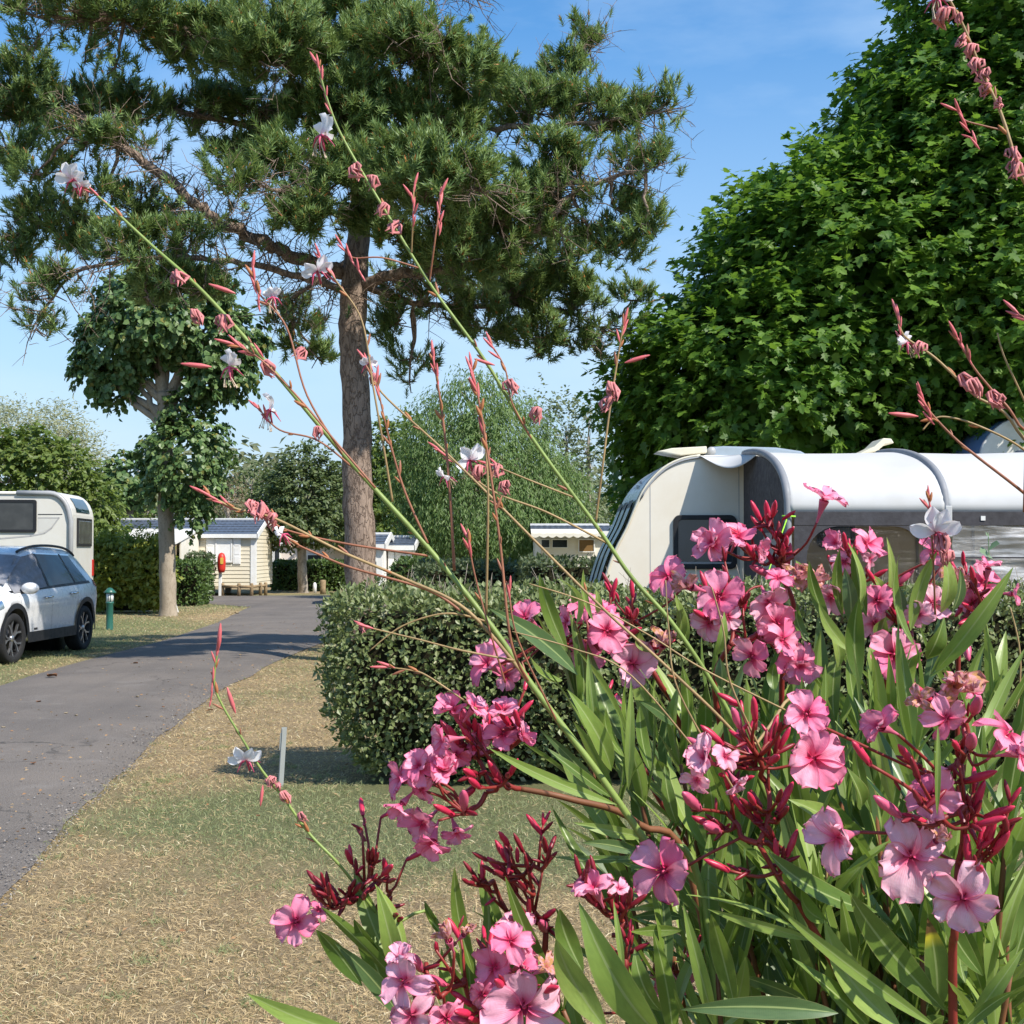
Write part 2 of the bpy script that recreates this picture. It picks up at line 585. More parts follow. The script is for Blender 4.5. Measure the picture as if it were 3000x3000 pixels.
# fine meandering cracks and dark tyre-worn bands
dn_ = n.new("ShaderNodeTexNoise"); dn_.inputs["Scale"].default_value = 2.5; dn_.inputs["Detail"].default_value = 4; l.new(co, dn_.inputs["Vector"])
va = n.new("ShaderNodeVectorMath"); va.operation = "MULTIPLY_ADD"; l.new(dn_.outputs["Color"], va.inputs[0]); va.inputs[1].default_value = (.7, .7, .7); l.new(co, va.inputs[2])
vc = n.new("ShaderNodeTexVoronoi"); vc.feature = "DISTANCE_TO_EDGE"; vc.inputs["Scale"].default_value = .55; l.new(va.outputs[0], vc.inputs["Vector"])
gate = maprange(n, l, noise(n, l, .35, 3, .5, co), .48, .58)
ck = n.new("ShaderNodeMath"); ck.operation = "MULTIPLY"; l.new(maprange(n, l, vc.outputs["Distance"], .004, .012, .8, 0), ck.inputs[0]); l.new(gate, ck.inputs[1])
c = mixc(n, l, ck.outputs[0], c, (.05, .045, .04))
sx_ = n.new("ShaderNodeMapping"); sx_.inputs["Scale"].default_value = (1.1, .06, 1); l.new(co, sx_.inputs[0])
c = mixc(n, l, maprange(n, l, noise(n, l, 1.6, 4, .6, sx_.outputs[0]), .48, .68, 0, .35), c, (.11, .098, .088))
l.new(c, p.inputs["Base Color"])
p.inputs["Roughness"].default_value = 0.88
p.inputs["Specular IOR Level"].default_value = 0.35
bump(n, l, vo.outputs["Distance"], 0.5, 0.012, p)
m_road = mt
ys = np.concatenate([np.linspace(1.0, 20, 330), np.linspace(20.2, 46, 120)])
nu = 12
xl = edge_x(ROAD_L, ys) + 0.6 * road_noise(ys + 40); xr = edge_x(ROAD_R, ys) + road_noise(ys)
U = np.linspace(0, 1, nu + 1)
X = xl[:, None] * (1 - U) + xr[:, None] * U
Z = 0.026 + 0.03 * (1 - (2 * U[None] - 1) ** 2) - np.where((U[None] == 0) | (U[None] == 1), 0.02, 0) + 0 * X
V = np.stack([X, np.repeat(ys[:, None], nu + 1, 1), Z], -1).reshape(-1, 3)
i0 = (np.arange(len(ys) - 1)[:, None] * (nu + 1) + np.arange(nu)[None]).ravel()
F = np.stack([i0, i0 + 1, i0 + nu + 2, i0 + nu + 1], -1)
road = np_object("road", V, F, m_road, smooth=True)
tag(road, kind="structure")
# side lane turning off to the left in front of the mobile home
lane = MB()
lane.grid(lambda u, v: (-26 + 23.0 * u, 43.2 + 2.6 * v + 1.3 * (u - 0.5) + (0.25 * math.sin(9 * u)) * (1 if v > 0.5 else -0.6), 0.044), 40, 3)
tag(lane.build("side_lane", m_road, fix=False), kind="structure")

# ---- grass blades
TUFT = np.stack([RNG.uniform(-3.2, 2.5, 150), RNG.uniform(4.3, 12, 150)], -1)
m_straw = leaf_mat("dry_grass_blades", (0.64, 0.50, 0.29), (0.40, 0.30, 0.17), 0.25, 0.8, c3=(0.80, 0.70, 0.48), spec=0.15)
m_blade = leaf_mat("green_grass_blades", (0.24, 0.275, 0.125), (0.37, 0.385, 0.21), 0.35, 0.7, c3=(0.42, 0.36, 0.18), spec=0.2)
N = 360000
u = RNG.random(N)
yy = 3.9 + (40 - 3.9) * u ** 2.3
half = yy * 0.40
xx = (RNG.random(N) * 2 - 1) * half - 0.2
tk = RNG.integers(0, len(TUFT), 9000)
xx[:9000] = TUFT[tk, 0] + RNG.normal(0, .045, 9000); yy[:9000] = TUFT[tk, 1] + RNG.normal(0, .045, 9000)
keep = (xx > -13) & (xx < 3.2)
xx, yy = xx[keep], yy[keep]
er, el = edge_x(ROAD_R, yy) + road_noise(yy), edge_x(ROAD_L, yy)
jit = RNG.normal(0, 0.05, len(yy))
keep = (xx > er + jit) | (xx < el + jit)
keep &= ~((yy > 9.0) & (yy < 11.5) & (xx > -1.0))
keep &= (fbm(xx, yy, 6.0, 21, 3) > 0.30) | (RNG.random(len(xx)) < 0.4)
xx, yy = xx[keep], yy[keep]
gm = green_mask(xx, yy)
for tx_, ty_ in TUFT: gm = np.maximum(gm, .9 * (((xx - tx_) ** 2 + (yy - ty_) ** 2) < .06 ** 2))
isg = RNG.random(len(xx)) < (gm * 0.72 + 0.05)
for nm, sel, mat, lab in (("dry_grass", ~isg, m_straw, "short straw coloured dry grass blades on the lawn"), ("green_grass", isg, m_blade, "short green grass blades on the lawn")):
    x, y = xx[sel], yy[sel]
    k = len(x)
    far = np.clip((y - 5) / 14, 0, 3)
    ang = RNG.random(k) * 2 * PI
    lean = RNG.normal(1.15 if nm == "dry_grass" else 0.75, 0.3, k)
    ln = RNG.uniform(0.014, 0.045, k) * (1 + 0.25 * far) * (1.15 if nm == "green_grass" else 1.0)
    wd = RNG.uniform(0.0016, 0.0034, k) * (1 + 1.3 * far)
    d = np.stack([np.sin(lean) * np.cos(ang), np.sin(lean) * np.sin(ang), np.abs(np.cos(lean)) + 0.12], -1); d = nrm(d)
    side = nrm(np.cross(d, np.stack([np.cos(ang * 3.1), np.sin(ang * 3.1), np.full(k, 0.4)], -1)))
    z = 0.018 * (fbm(x, y, 1.3, 2, 4) - 0.5)
    b = np.stack([x, y, z], -1)
    mid = b + d * (ln * 0.55)[:, None]
    d2 = nrm(d + np.stack([0.5 * np.cos(ang), 0.5 * np.sin(ang), -0.35 * np.ones(k)], -1))
    tip = mid + d2 * (ln * 0.5)[:, None]
    V = np.stack([b - side * wd[:, None] * .5, b + side * wd[:, None] * .5, mid + side * wd[:, None] * .45, tip, mid - side * wd[:, None] * .45], 1).reshape(-1, 3)
    o5 = np.arange(k)[:, None] * 5
    F = np.concatenate([o5 + np.array([[0, 1, 2]]), o5 + np.array([[0, 2, 4]]), o5 + np.array([[4, 2, 3]])], 0)
    tag(np_object(nm, V, F, mat), lab, "grass", kind="stuff")

# scattered brown plant litter on lawn and road margin
N = 2600
y = 4.2 + 26 * RNG.random(N) ** 1.8
x = np.where(RNG.random(N) < .35, edge_x(ROAD_R, y) + RNG.normal(0, .5, N), RNG.uniform(-.35, .35, N) * y - .3)
a = RNG.random(N) * 2 * PI
R = frames(np.stack([np.cos(a), np.sin(a), RNG.normal(0, .15, N)], -1), np.stack([RNG.normal(0, .5, N), RNG.normal(0, .5, N), np.ones(N)], -1))
zz = np.where((x > edge_x(ROAD_L, y)) & (x < edge_x(ROAD_R, y)), .058, .022)
V, F = scatter([(0, 0, 0), (.4, .22, .12), (1, 0, .05), (.45, -.25, .1)], [(0, 1, 2), (0, 2, 3)], np.stack([x, y, zz], -1), R, RNG.uniform(.008, .028, N) * (1 + y / 25))
tag(np_object("plant_litter", V, F, leaf_mat("brown_litter", (.26, .13, .06), (.42, .30, .16), .1, .9)), "scattered small brown leaf litter on lawn and road margin", "litter", kind="stuff")

# loose grit along the crumbling road edge
N = 2000
y = 4.0 + 12 * RNG.random(N) ** 1.6
x = edge_x(ROAD_R, y) + road_noise(y) - np.abs(RNG.normal(0, 0.16, N)) + 0.06
tv = [(1, 0, 0), (-.5, .9, .1), (-.6, -.8, 0), (.1, .1, .8), (0.2, 0.7, 0.4), (-.7, .1, .5)]
tf = [(0, 4, 3), (4, 1, 5), (4, 5, 3), (5, 2, 3), (2, 0, 3), (1, 2, 5)]
a = RNG.random(N) * 2 * PI
R = frames(np.stack([np.cos(a), np.sin(a), RNG.normal(0, .2, N)], -1), np.stack([RNG.normal(0, .3, N), RNG.normal(0, .3, N), np.ones(N)], -1))
w = np.clip((edge_x(ROAD_R, y) - x) / 1.5, 0, 1)
pos = np.stack([x, y, 0.012 + 0.03 * np.clip(4 * w * (1 - w) * 2, 0, 1)], -1)
V, F = scatter(tv, tf, pos, R, RNG.uniform(0.004, 0.010, N))
m_grit = leaf_mat("grey_grit", (0.22, 0.20, 0.18), (0.11, 0.10, 0.092), 0.0, 0.9, c3=(0.36, 0.33, 0.30))
tag(np_object("gravel", V, F, m_grit), "loose dark grit along the crumbling road edge", "gravel", kind="stuff")
# ================================================================== TREES
T_RHOMB = ([(0, 0, 0), (.45, .32, .07), (1, 0, -.05), (.45, -.32, .07)], [(0, 2, 1), (0, 3, 2)])
T_NARROW = ([(0, 0, 0), (.45, .13, .03), (1, 0, -.08), (.45, -.13, .03)], [(0, 2, 1), (0, 3, 2)])
T_HEART = ([(0, 0, 0), (.05, .38, .05), (.5, .46, .02), (1, 0, -.12), (.5, -.46, .02), (.05, -.38, .05), (.4, 0, -.04)],
           [(6, 0, 5), (6, 1, 0), (6, 2, 1), (6, 3, 2), (6, 4, 3), (6, 5, 4)])


def star_leaf():
    pol = [(0, 0.04)]
    for ang, r in ((-125, .42), (-98, .26), (-70, .62), (-48, .30), (-24, .55), (0, .80), (24, .55), (48, .30), (70, .62), (98, .26), (125, .42)):
        a = math.radians(ang)
        pol.append((.34 + r * math.cos(a) * .85, r * math.sin(a)))
    v = [(x, y, .10 * abs(y) - .10 * max(0, x - .5)) for x, y in pol] + [(.34, 0, 0)]
    k = len(pol)
    return v, [(k, (i + 1) % k, i) for i in range(k)]


T_STAR = star_leaf()


def crown_points(lobes, n, shell=(0.72, 1.0), front=None, inside=0.74):
    C = np.array([list(c) for c, r in lobes]); Rr = np.array([list(r) for c, r in lobes])
    w = (Rr[:, 0] * Rr[:, 2] + Rr[:, 0] * Rr[:, 1] + Rr[:, 1] * Rr[:, 2]); w = w / w.sum()
    P, Nn = [], []
    got = 0
    while got < n:
        k = RNG.choice(len(lobes), size=n, p=w)
        d = nrm(RNG.normal(size=(n, 3)))
        if front is not None:            # keep most sprays on the side that can be seen, the far side thinner
            drop = (d[:, 1] > 0.25) & (RNG.random(n) < front)
            k, d = k[~drop], d[~drop]
        rad = RNG.uniform(shell[0], shell[1], len(k)) + RNG.normal(0, .03, len(k))
        p = C[k] + d * Rr[k] * rad[:, None]
        q = np.min(np.stack([np.linalg.norm((p - C[j]) / Rr[j], axis=1) + 10 * (k == j) for j in range(len(lobes))]), axis=0)
        ok = q > inside
        P.append(p[ok]); Nn.append(nrm((d / Rr[k])[ok])); got += ok.sum()
    return np.concatenate(P)[:n], np.concatenate(Nn)[:n]


def spray_leaves(P, Nn, per, length, size, tmpl, droop=0.35, spread=0.6, normal_up=0.7, leafdroop=0.35, jit=0.35):
    n = len(P)
    d = nrm(Nn + RNG.normal(0, .45, (n, 3)) - np.array([0, 0, droop]))
    k = n * per
    t = np.tile((np.arange(per) + .5) / per, n) + RNG.normal(0, .05, k)
    D = np.repeat(d, per, 0); B = np.repeat(P, per, 0); NO = np.repeat(Nn, per, 0)
    pos = B + D * (t * length)[:, None] - np.array([0, 0, 1]) * (0.25 * length * t * t * droop * 2)[:, None] + RNG.normal(0, length * .10, (k, 3))
    side = nrm(np.cross(D, np.array([0, 0, 1.0]) + RNG.normal(0, .2, (k, 3)))) * np.where(np.arange(k) % 2 == 0, 1, -1)[:, None]
    ld = nrm(D * .6 + side * spread + RNG.normal(0, .3, (k, 3)) - np.array([0, 0, leafdroop]))
    up = nrm(np.array([0, 0, normal_up]) + NO * (1.15 - normal_up) + RNG.normal(0, jit, (k, 3)))
    R = frames(ld, up)
    s = size * RNG.uniform(.65, 1.2, k)
    return scatter(tmpl[0], tmpl[1], pos, R, s)


def limb(mb, pts, r0, r1, n=8, sub=5, wob=0.0):
    p = catmull(pts, sub)
    if wob:
        for i in range(1, len(p) - 1):
            p[i] = p[i] + Vector(RNG.normal(0, wob, 3))
    mb.tube(p, [r0 + (r1 - r0) * i / (len(p) - 1) for i in range(len(p))], n)


def broadleaf(name, base, trunk_pts, r0, r1, lobes, sprays, per, length, size, tmpl, mat, bark, label, cat="tree", limbs=None, group=None, front=0.6, **kw):
    """Empty at base; trunk, limbs and crown in world space as its parts"""
    root = empty(name, base, label=label, cat=cat, group=group)
    inv = Vector(base)
    L = [(Vector(c) - inv, r) for c, r in lobes]
    tp = [Vector(p) - inv for p in trunk_pts]
    tb = MB()
    pp = catmull(tp, 6)
    kk = len(pp)
    rr = [r0 + (r1 - r0) * (i / (kk - 1)) for i in range(kk)]
    rr[0] *= 1.35; rr[1] *= 1.12
    pp = [p + Vector((RNG.normal(0, r0 * .05), RNG.normal(0, r0 * .05), 0)) if i else p for i, p in enumerate(pp)]
    tb.tube(pp, rr, 14)
    tb.build("trunk", bark, root, fix=False)
    top = pp[-1]
    for i, (c, r) in enumerate(L):
        lb = MB()
        st = pp[int(kk * random.uniform(.6, .95))] if kk > 3 else top
        mid = st.lerp(c, .5) + Vector((0, 0, -.06 * (c - st).length))
        limb(lb, [st, mid, c], r1 * .7, r1 * .2, 7, 5, r1 * .12)
        for _ in range(5):
            dv = Vector(nrm(RNG.normal(size=3)))
            e = c + Vector((dv.x * r[0], dv.y * r[1], abs(dv.z) * r[2])) * .8
            limb(lb, [mid.lerp(c, random.random()), mid.lerp(e, .6), e], r1 * .28, r1 * .06, 5, 3, r1 * .1)
        lb.build("limb", bark, root, fix=False)
    if limbs:
        for pts, a, b in limbs:
            lb = MB(); limb(lb, [Vector(p) - inv for p in pts], a, b, 9, 6, a * .08)
            lb.build("limb", bark, root, fix=False)
    P, Nn = crown_points(L, sprays, front=front, shell=kw.pop("shell", (0.72, 1.0)), inside=kw.pop("inside", 0.74))
    V, F = spray_leaves(P, Nn, per, length, size, tmpl, **kw)
    o = np_object("crown", V, F, mat, root)
    o["kind"] = "stuff"
    return root


def lobe(px, py, d, rx, ry, rd=None):
    s = d / FPX
    return (at(px, py, d), (rx * s, (rd if rd is not None else rx) * s, ry * s))


m_bark_pine = bark_mat("pine_bark", (0.33, 0.25, 0.195), (0.12, 0.083, 0.063), 9, 0.35, 0.8, 0.05)
m_bark_grey = bark_mat("grey_bark", (0.40, 0.35, 0.29), (0.20, 0.165, 0.13), 5, 0.4, 0.6, 0.03)
m_bark_plane = bark_mat("plane_bark", (0.38, 0.32, 0.245), (0.22, 0.18, 0.13), 5, 0.5, 0.4, 0.02, 0.04)
m_twig = bark_mat("dry_twig_bark", (0.36, 0.31, 0.25), (0.16, 0.13, 0.10), 14, 0.5, 0.4, 0.01)
m_needle = leaf_mat("pine_needles", (0.085, 0.165, 0.055), (0.27, 0.375, 0.12), 0.27, 0.5, tcol=(0.36, 0.44, 0.10))
m_conebud = leaf_mat("orange_brown_pine_buds", (0.55, 0.20, 0.05), (0.36, 0.13, 0.04), 0.0, 0.7)
m_maple = leaf_mat("maple_leaves", (0.04, 0.11, 0.014), (0.16, 0.285, 0.036), 0.42, 0.5, tcol=(0.30, 0.52, 0.05))
m_plane = leaf_mat("lime_tree_leaves", (0.07, 0.14, 0.045), (0.18, 0.265, 0.09), 0.30, 0.4, tcol=(0.15, 0.28, 0.06), c3=(0.25, 0.24, 0.06))
m_yellowgreen = leaf_mat("bright_leaves", (0.10, 0.16, 0.03), (0.17, 0.22, 0.05), 0.35, 0.5)
m_silver = leaf_mat("silvery_leaves", (0.27, 0.30, 0.18), (0.40, 0.40, 0.26), 0.35, 0.6)
m_willow = leaf_mat("willow_leaves", (0.10, 0.175, 0.05), (0.20, 0.285, 0.09), 0.35, 0.5)
m_darkleaf = leaf_mat("dark_leaves", (0.07, 0.11, 0.04), (0.15, 0.19, 0.07), 0.3, 0.5)
m_poplar = leaf_mat("poplar_leaves", (0.13, 0.17, 0.085), (0.20, 0.235, 0.12), 0.35, 0.55)
m_fargreen = leaf_mat("distant_leaves", (0.12, 0.145, 0.075), (0.18, 0.19, 0.095), 0.3, 0.6)
m_brownleaf = leaf_mat("withered_brown_leaves", (0.28, 0.19, 0.13), (0.36, 0.27, 0.19), 0.3, 0.8)

# ------------------------------------------------------------------ the big pine
PD = 19.5
PS = PD / 29.0
pbase = gnd(1062, 1610 + 1.6 * FPX / PD)
pine = empty("pine_tree", pbase, label="tall spreading pine with bare grey trunk rising behind the clipped hedge", cat="tree")
pi_ = Vector(pbase)
tr = [pbase + Vector((0, 0, -.1)), at(1058, 1700, PD), at(1048, 1400, PD), at(1040, 1150, PD), at(1035, 950, PD), at(1040, 800, PD), at(1062, 560, PD + .2), at(1075, 300, PD + .15), at(1040, 60, PD), at(980, -160, PD + .15), at(960, -330, PD)]
pp = [p - pi_ for p in catmull(tr, 7)]
radii = np.interp(np.linspace(0, 1, len(pp)), [0, .06, .3, .48, .56, .7, 1.0], np.array([.40, .345, .295, .29, .23, .15, .05]) * PS)
tb = MB()
tb.tube([p + Vector((RNG.normal(0, .012), RNG.normal(0, .012), 0)) for p in pp], list(radii), 18)
tb.build("trunk", m_bark_pine, pine, fix=False)
PL = []   # limb polylines in world space


def plimb(pts, r0, r1):
    r0, r1 = r0 * PS, r1 * PS
    q = catmull([at(p[0], p[1], PD + (p[2] - PD) * PS) for p in pts], 6)
    q = [p + Vector(RNG.normal(0, r0 * .22, 3)) if 0 < i < len(q) - 1 else p for i, p in enumerate(q)]
    PL.append(q)
    b = MB()
    b.tube([p - pi_ for p in q], lin(r0, r1, len(q)), 9)
    b.build("limb", m_bark_pine, pine, fix=False)


plimb([(1010, 800, PD), (900, 765, PD - .5), (790, 720, PD - 1), (650, 650, PD - 1.6), (540, 570, PD - 2), (430, 480, PD - 2.2), (330, 410, PD - 2.3), (240, 340, PD - 2.4)], .155, .06)
plimb([(1040, 840, PD), (1160, 800, PD - .6), (1300, 790, PD - 1), (1480, 730, PD - 1.6), (1600, 640, PD - 2), (1690, 560, PD - 2), (1760, 530, PD - 2.2), (1900, 500, PD - 2.4)], .13, .03)
plimb([(1060, 560, PD), (930, 470, PD + .5), (760, 380, PD + 1), (560, 330, PD + 1.2), (330, 300, PD + 1), (120, 330, PD + .5), (-60, 350, PD)], .10, .03)
plimb([(1070, 420, PD), (1220, 380, PD - .7), (1420, 370, PD - 1.2), (1620, 370, PD - 1.4), (1800, 350, PD - 1.4), (1960, 320, PD - 1.2)], .10, .02)
plimb([(1070, 300, PD), (1230, 260, PD + .6), (1450, 290, PD + 1), (1600, 290, PD + 1.1), (1680, 190, PD + 1), (1725, 110, PD + 1)], .08, .015)
plimb([(1045, 120, PD), (880, 80, PD - .8), (650, 90, PD - 1.5), (400, 60, PD - 2), (150, 50, PD - 2.2), (0, 20, PD - 2.2)], .09, .02)
plimb([(1020, 40, PD), (1150, -20, PD), (1300, -20, PD - .5), (1400, 0, PD - .6)], .06, .015)
plimb([(1045, 870, PD), (950, 830, PD - 1), (800, 790, PD - 2), (620, 760, PD - 2.6), (400, 760, PD - 3), (220, 800, PD - 3), (110, 930, PD - 3)], .09, .02)
plimb([(1040, 820, PD), (1180, 880, PD + 1.2), (1400, 900, PD + 2), (1600, 900, PD + 2.4), (1760, 960, PD + 2.4)], .09, .02)
plimb([(1060, 640, PD), (950, 620, PD - 2), (820, 560, PD - 3.4), (660, 530, PD - 4)], .08, .02)
plimb([(1060, 600, PD), (1180, 560, PD - 2), (1300, 540, PD - 3.4), (1420, 560, PD - 4.2)], .08, .02)
plimb([(1050, 740, PD), (880, 860, PD + 2), (780, 930, PD + 3)], .07, .02)
plimb([(1050, 220, PD), (900, 200, PD - 1.8), (760, 180, PD - 3)], .07, .02)
plimb([(1060, 250, PD), (1180, 180, PD - 1.8), (1300, 150, PD - 2.8)], .06, .02)
plimb([(705, 680, PD - 1.35), (520, 650, PD - 1.2), (330, 640, PD - .8), (150, 650, PD - .6), (20, 700, PD - .6)], .06, .015)
# foliage pads: centre px, py, half width, half height, depth offset, density
PADS = [(350, 45, 330, 60, -2, 1.0), (110, 115, 60, 25, -2, .7), (250, 155, 45, 22, -2, .6), (340, 195, 35, 25, -2, .6),
        (80, 225, 95, 55, .3, 1), (60, 330, 120, 75, .2, 1), (210, 315, 140, 52, .6, 1), (340, 300, 110, 40, 1, 1), (440, 340, 110, 55, 1.1, 1), (570, 330, 110, 60, 1, 1),
        (600, 110, 170, 95, -1.6, 1.1), (800, 130, 230, 130, -2.5, 1.2), (1010, 90, 230, 110, -1, 1.2), (1200, 150, 170, 95, -2.3, 1.1), (1340, 190, 130, 80, -2, 1.1),
        (1450, 260, 110, 75, .8, 1), (1230, 330, 220, 120, -1.4, 1.2), (1000, 330, 200, 120, -1.8, 1.2), (760, 320, 150, 90, .9, 1.1),
        (1712, 125, 42, 55, 1, 1), (1650, 215, 62, 58, 1, 1), (1590, 280, 80, 60, 1, .9), (1725, 300, 100, 45, -1.3, 1), (1870, 325, 85, 40, -1.3, 1), (1560, 330, 130, 65, -1.2, 1), (1962, 300, 26, 36, -1.2, 1), (1740, 365, 120, 25, -1.2, .8),
        (1610, 450, 90, 50, -2, .9), (1700, 480, 60, 45, -2, .8), (1840, 480, 50, 42, -2.2, .9), (1930, 480, 42, 45, -2.4, .9), (1640, 540, 90, 50, -2, .7), (1540, 540, 110, 60, -2, .8),
        (1260, 520, 220, 110, -3.8, 1.2), (1010, 510, 140, 95, -2.6, 1.2), (1450, 640, 170, 90, -2, 1.1), (1600, 640, 110, 60, -1.6, .9), (1800, 610, 90, 55, -2, .8), (1900, 660, 58, 48, -2.2, .8),
        (1780, 730, 110, 55, -1.6, .9), (1620, 760, 170, 75, 2, 1.1), (1380, 730, 230, 95, -1.8, 1.2), (1140, 680, 110, 75, -1.8, 1.1), (1260, 850, 170, 55, 1, .9), (1480, 860, 200, 75, 2, 1.1), (1700, 860, 110, 65, 2.3, 1),
        (1600, 990, 150, 55, 2.3, 1), (1420, 960, 130, 55, 2, .9), (1740, 1010, 55, 45, 2.4, .9), (1850, 880, 55, 50, 2.4, .9), (1830, 960, 45, 30, 2.4, .7),
        (1160, 950, 110, 65, 1.5, .6), (1210, 1050, 80, 45, 1.6, .5), (860, 960, 90, 75, 2.8, .8), (930, 1050, 80, 45, 2.8, .6), (1200, 1120, 25, 40, 1.6, .5),
        (720, 430, 110, 65, .9, .7), (880, 620, 90, 85, -3, 1.1), (850, 480, 90, 75, -2.6, 1), (690, 540, 80, 45, -4, .8),
        (100, 510, 100, 50, -2.2, .6), (260, 420, 120, 45, -2.3, .8), (400, 430, 80, 40, -2.2, .6), (120, 640, 120, 60, -.7, .8), (50, 740, 75, 55, -.6, .8), (210, 710, 110, 55, -.8, .8), (150, 860, 65, 55, -3, .8), (105, 965, 55, 22, -3, .8),
        (400, 620, 130, 52, -.8, .8), (350, 720, 120, 55, -3, .9), (470, 790, 110, 48, -2.8, 1), (590, 850, 120, 50, -2.6, .9), (430, 870, 110, 45, -2.8, .8), (560, 690, 90, 40, -2.6, .6), (20, 430, 90, 60, -.4, .7), (300, 560, 120, 40, -2, .5),
        (-120, 200, 120, 120, -1, .7), (-100, 480, 110, 120, -1, .6), (700, -130, 500, 110, -1, .8), (1100, -220, 350, 120, 0, .8)]
tw = MB()
TP, TD = [], []
allp = [p for q in PL for p in q[3:]]
for (cx, cy, rx, ry, dd, den) in PADS:
    dd *= PS
    c = at(cx, cy, PD + dd)
    s = (PD + dd) / FPX
    near = min(allp, key=lambda p: (p - c).length)
    if (near - c).length > .3:
        limb(tw, [near - pi_, near.lerp(c, .5) - pi_ + Vector((0, 0, -.08)), c - pi_], .03, .013, 5, 4, .02)
    nt = max(8, int(den * rx * ry * PI / 120))
    RX, RZ, RY = rx * s, ry * s, max(rx, ry) * s * .75
    nodes = []
    for k in range(max(5, nt // 16)):
        dv = nrm(RNG.normal(size=3)); rad = RNG.random() ** .45
        e = c + Vector((dv[0] * RX, dv[1] * RY, dv[2] * RZ)) * float(rad * .9)
        nodes.append(e)
        m_ = c.lerp(e, .5) + Vector(RNG.normal(0, .07, 3)) - Vector((0, 0, .05))
        tw.tube([c - pi_, m_ - pi_, e - pi_], [.011, .008, .005], 4, caps=False)
    for k in range(nt):
        nd = nodes[random.randrange(len(nodes))]
        out = nd - c
        p = nd + Vector(RNG.normal(0, .085, 3))
        d = Vector((out.x, out.y, out.z * .4)).normalized() * .55 + Vector((0, 0, .9)) + Vector(RNG.normal(0, .33, 3))
        TP.append(p - pi_); TD.append(d.normalized())
# bare twiggy branchlets all along the limbs
for q in PL:
    for i in range(3, len(q) - 1):
        for _ in range(3):
            b0 = q[i].lerp(q[i + 1], random.random())
            ax = (q[i + 1] - q[i]).normalized()
            dv = (ax * random.uniform(-.1, .8) + Vector(RNG.normal(0, .55, 3)) + Vector((0, 0, .1))).normalized()
            ln_ = random.uniform(.3, .8)
            e = b0 + dv * ln_ + Vector((0, 0, -.12 * ln_))
            m1 = b0.lerp(e, .5) + Vector(RNG.normal(0, .06, 3))
            tw.tube([b0 - pi_, m1 - pi_, e - pi_], [.010, .007, .003], 4, caps=False)
            for _k in range(4):
                s0 = b0.lerp(e, random.uniform(.3, 1.0))
                e2 = s0 + (dv * .4 + Vector(RNG.normal(0, .6, 3))).normalized() * random.uniform(.15, .4)
                tw.tube([s0 - pi_, s0.lerp(e2, .5) - pi_ + Vector(RNG.normal(0, .02, 3)), e2 - pi_], [.005, .0035, .002], 3, caps=False)
                if random.random() < .10:
                    for _j in range(1):
                        TP.append(e2 - pi_ + Vector(RNG.normal(0, .03, 3))); TD.append(((e2 - s0).normalized() * .6 + Vector((0, 0, .6)) + Vector(RNG.normal(0, .3, 3))).normalized())
tw.build("twigs", m_bark_pine, pine, fix=False)["kind"] = "stuff"
TP = np.array([list(p) for p in TP]); TD = np.array([list(d) for d in TD])
# one tuft: a shoot ringed with needles
tv, tf = [], []
NE = 30
for k in range(NE):
    a = k * 2.399; z = .05 + .16 * (k / NE)
    op = math.radians(78 - 48 * (k / NE)) 
    d = Vector((math.cos(op), math.sin(op) * math.cos(a), math.sin(op) * math.sin(a)))
    s_ = Vector((0, -math.sin(a), math.cos(a)))
    b = Vector((z, 0, 0)); L_ = .118 * random.uniform(.75, 1.1)
    i = len(tv)
    tv += [b - s_ * .0115, b + s_ * .0115, b + d * L_]
    tf.append((i, i + 1, i + 2))
R = frames(TD, RNG.normal(size=TD.shape))
V, F = scatter([list(q) for q in tv], tf, TP, R, RNG.uniform(.75, 1.15, len(TP)))
sel = RNG.random(len(TP)) < .42
bv = [(.0, .020, 0), (.0, -.010, .018), (.0, -.010, -.018), (.095, 0, 0)]
bf = [(0, 1, 3), (1, 2, 3), (2, 0, 3)]
V2, F2 = scatter(bv, bf, TP[sel] + TD[sel] * .15, R[sel], RNG.uniform(.65, 1.0, sel.sum()))
print("pine tufts", len(TP))
o = np_object("crown", np.concatenate([V, V2]), np.concatenate([F, F2 + len(V)]), [m_needle, m_conebud], pine, mi=np.concatenate([np.zeros(len(F)), np.ones(len(F2))]))
o["kind"] = "stuff"

# ------------------------------------------------------------------ the big maple behind the caravan
MD = 21.5
mb_ = gnd(2560, 1610 + 1.6 * FPX / MD)
LO = [lobe(2285, 1130, MD - .5, 440, 330, 420), lobe(2535, 900, MD, 500, 460, 520), lobe(2115, 1180, MD + .3, 320, 260, 360), lobe(2875, 590, MD + .2, 440, 540, 560), lobe(3005, 950, MD - 1.3, 420, 460, 420), lobe(3065, 150, MD + .4, 430, 430, 560),
      lobe(2395, 790, MD + .5, 310, 250, 380), lobe(2755, 400, MD + .5, 250, 250, 380), lobe(2095, 1420, MD + .6, 260, 200, 340), lobe(2555, 1350, MD + .4, 500, 220, 400)]
maple = broadleaf("maple_tree", mb_, [mb_ + Vector((0, 0, -.1)), at(2560, 1500, MD), at(2600, 1150, MD), at(2700, 700, MD)], .32, .14, LO, 5000, 14, .58, .165, T_STAR, m_maple, m_bark_grey,
                  "huge dense green maple towering over the white caravan", front=.82, droop=.25, normal_up=.75, leafdroop=.3, jit=.3, shell=(.66, 1.0), inside=.72)
P_, N_ = crown_points([(Vector(c) - Vector(mb_), r) for c, r in LO], 1500, shell=(.30, .66), front=.3, inside=.35)
V_, F_ = spray_leaves(P_, N_, 8, .7, .36, T_HEART, droop=.25, normal_up=.5)
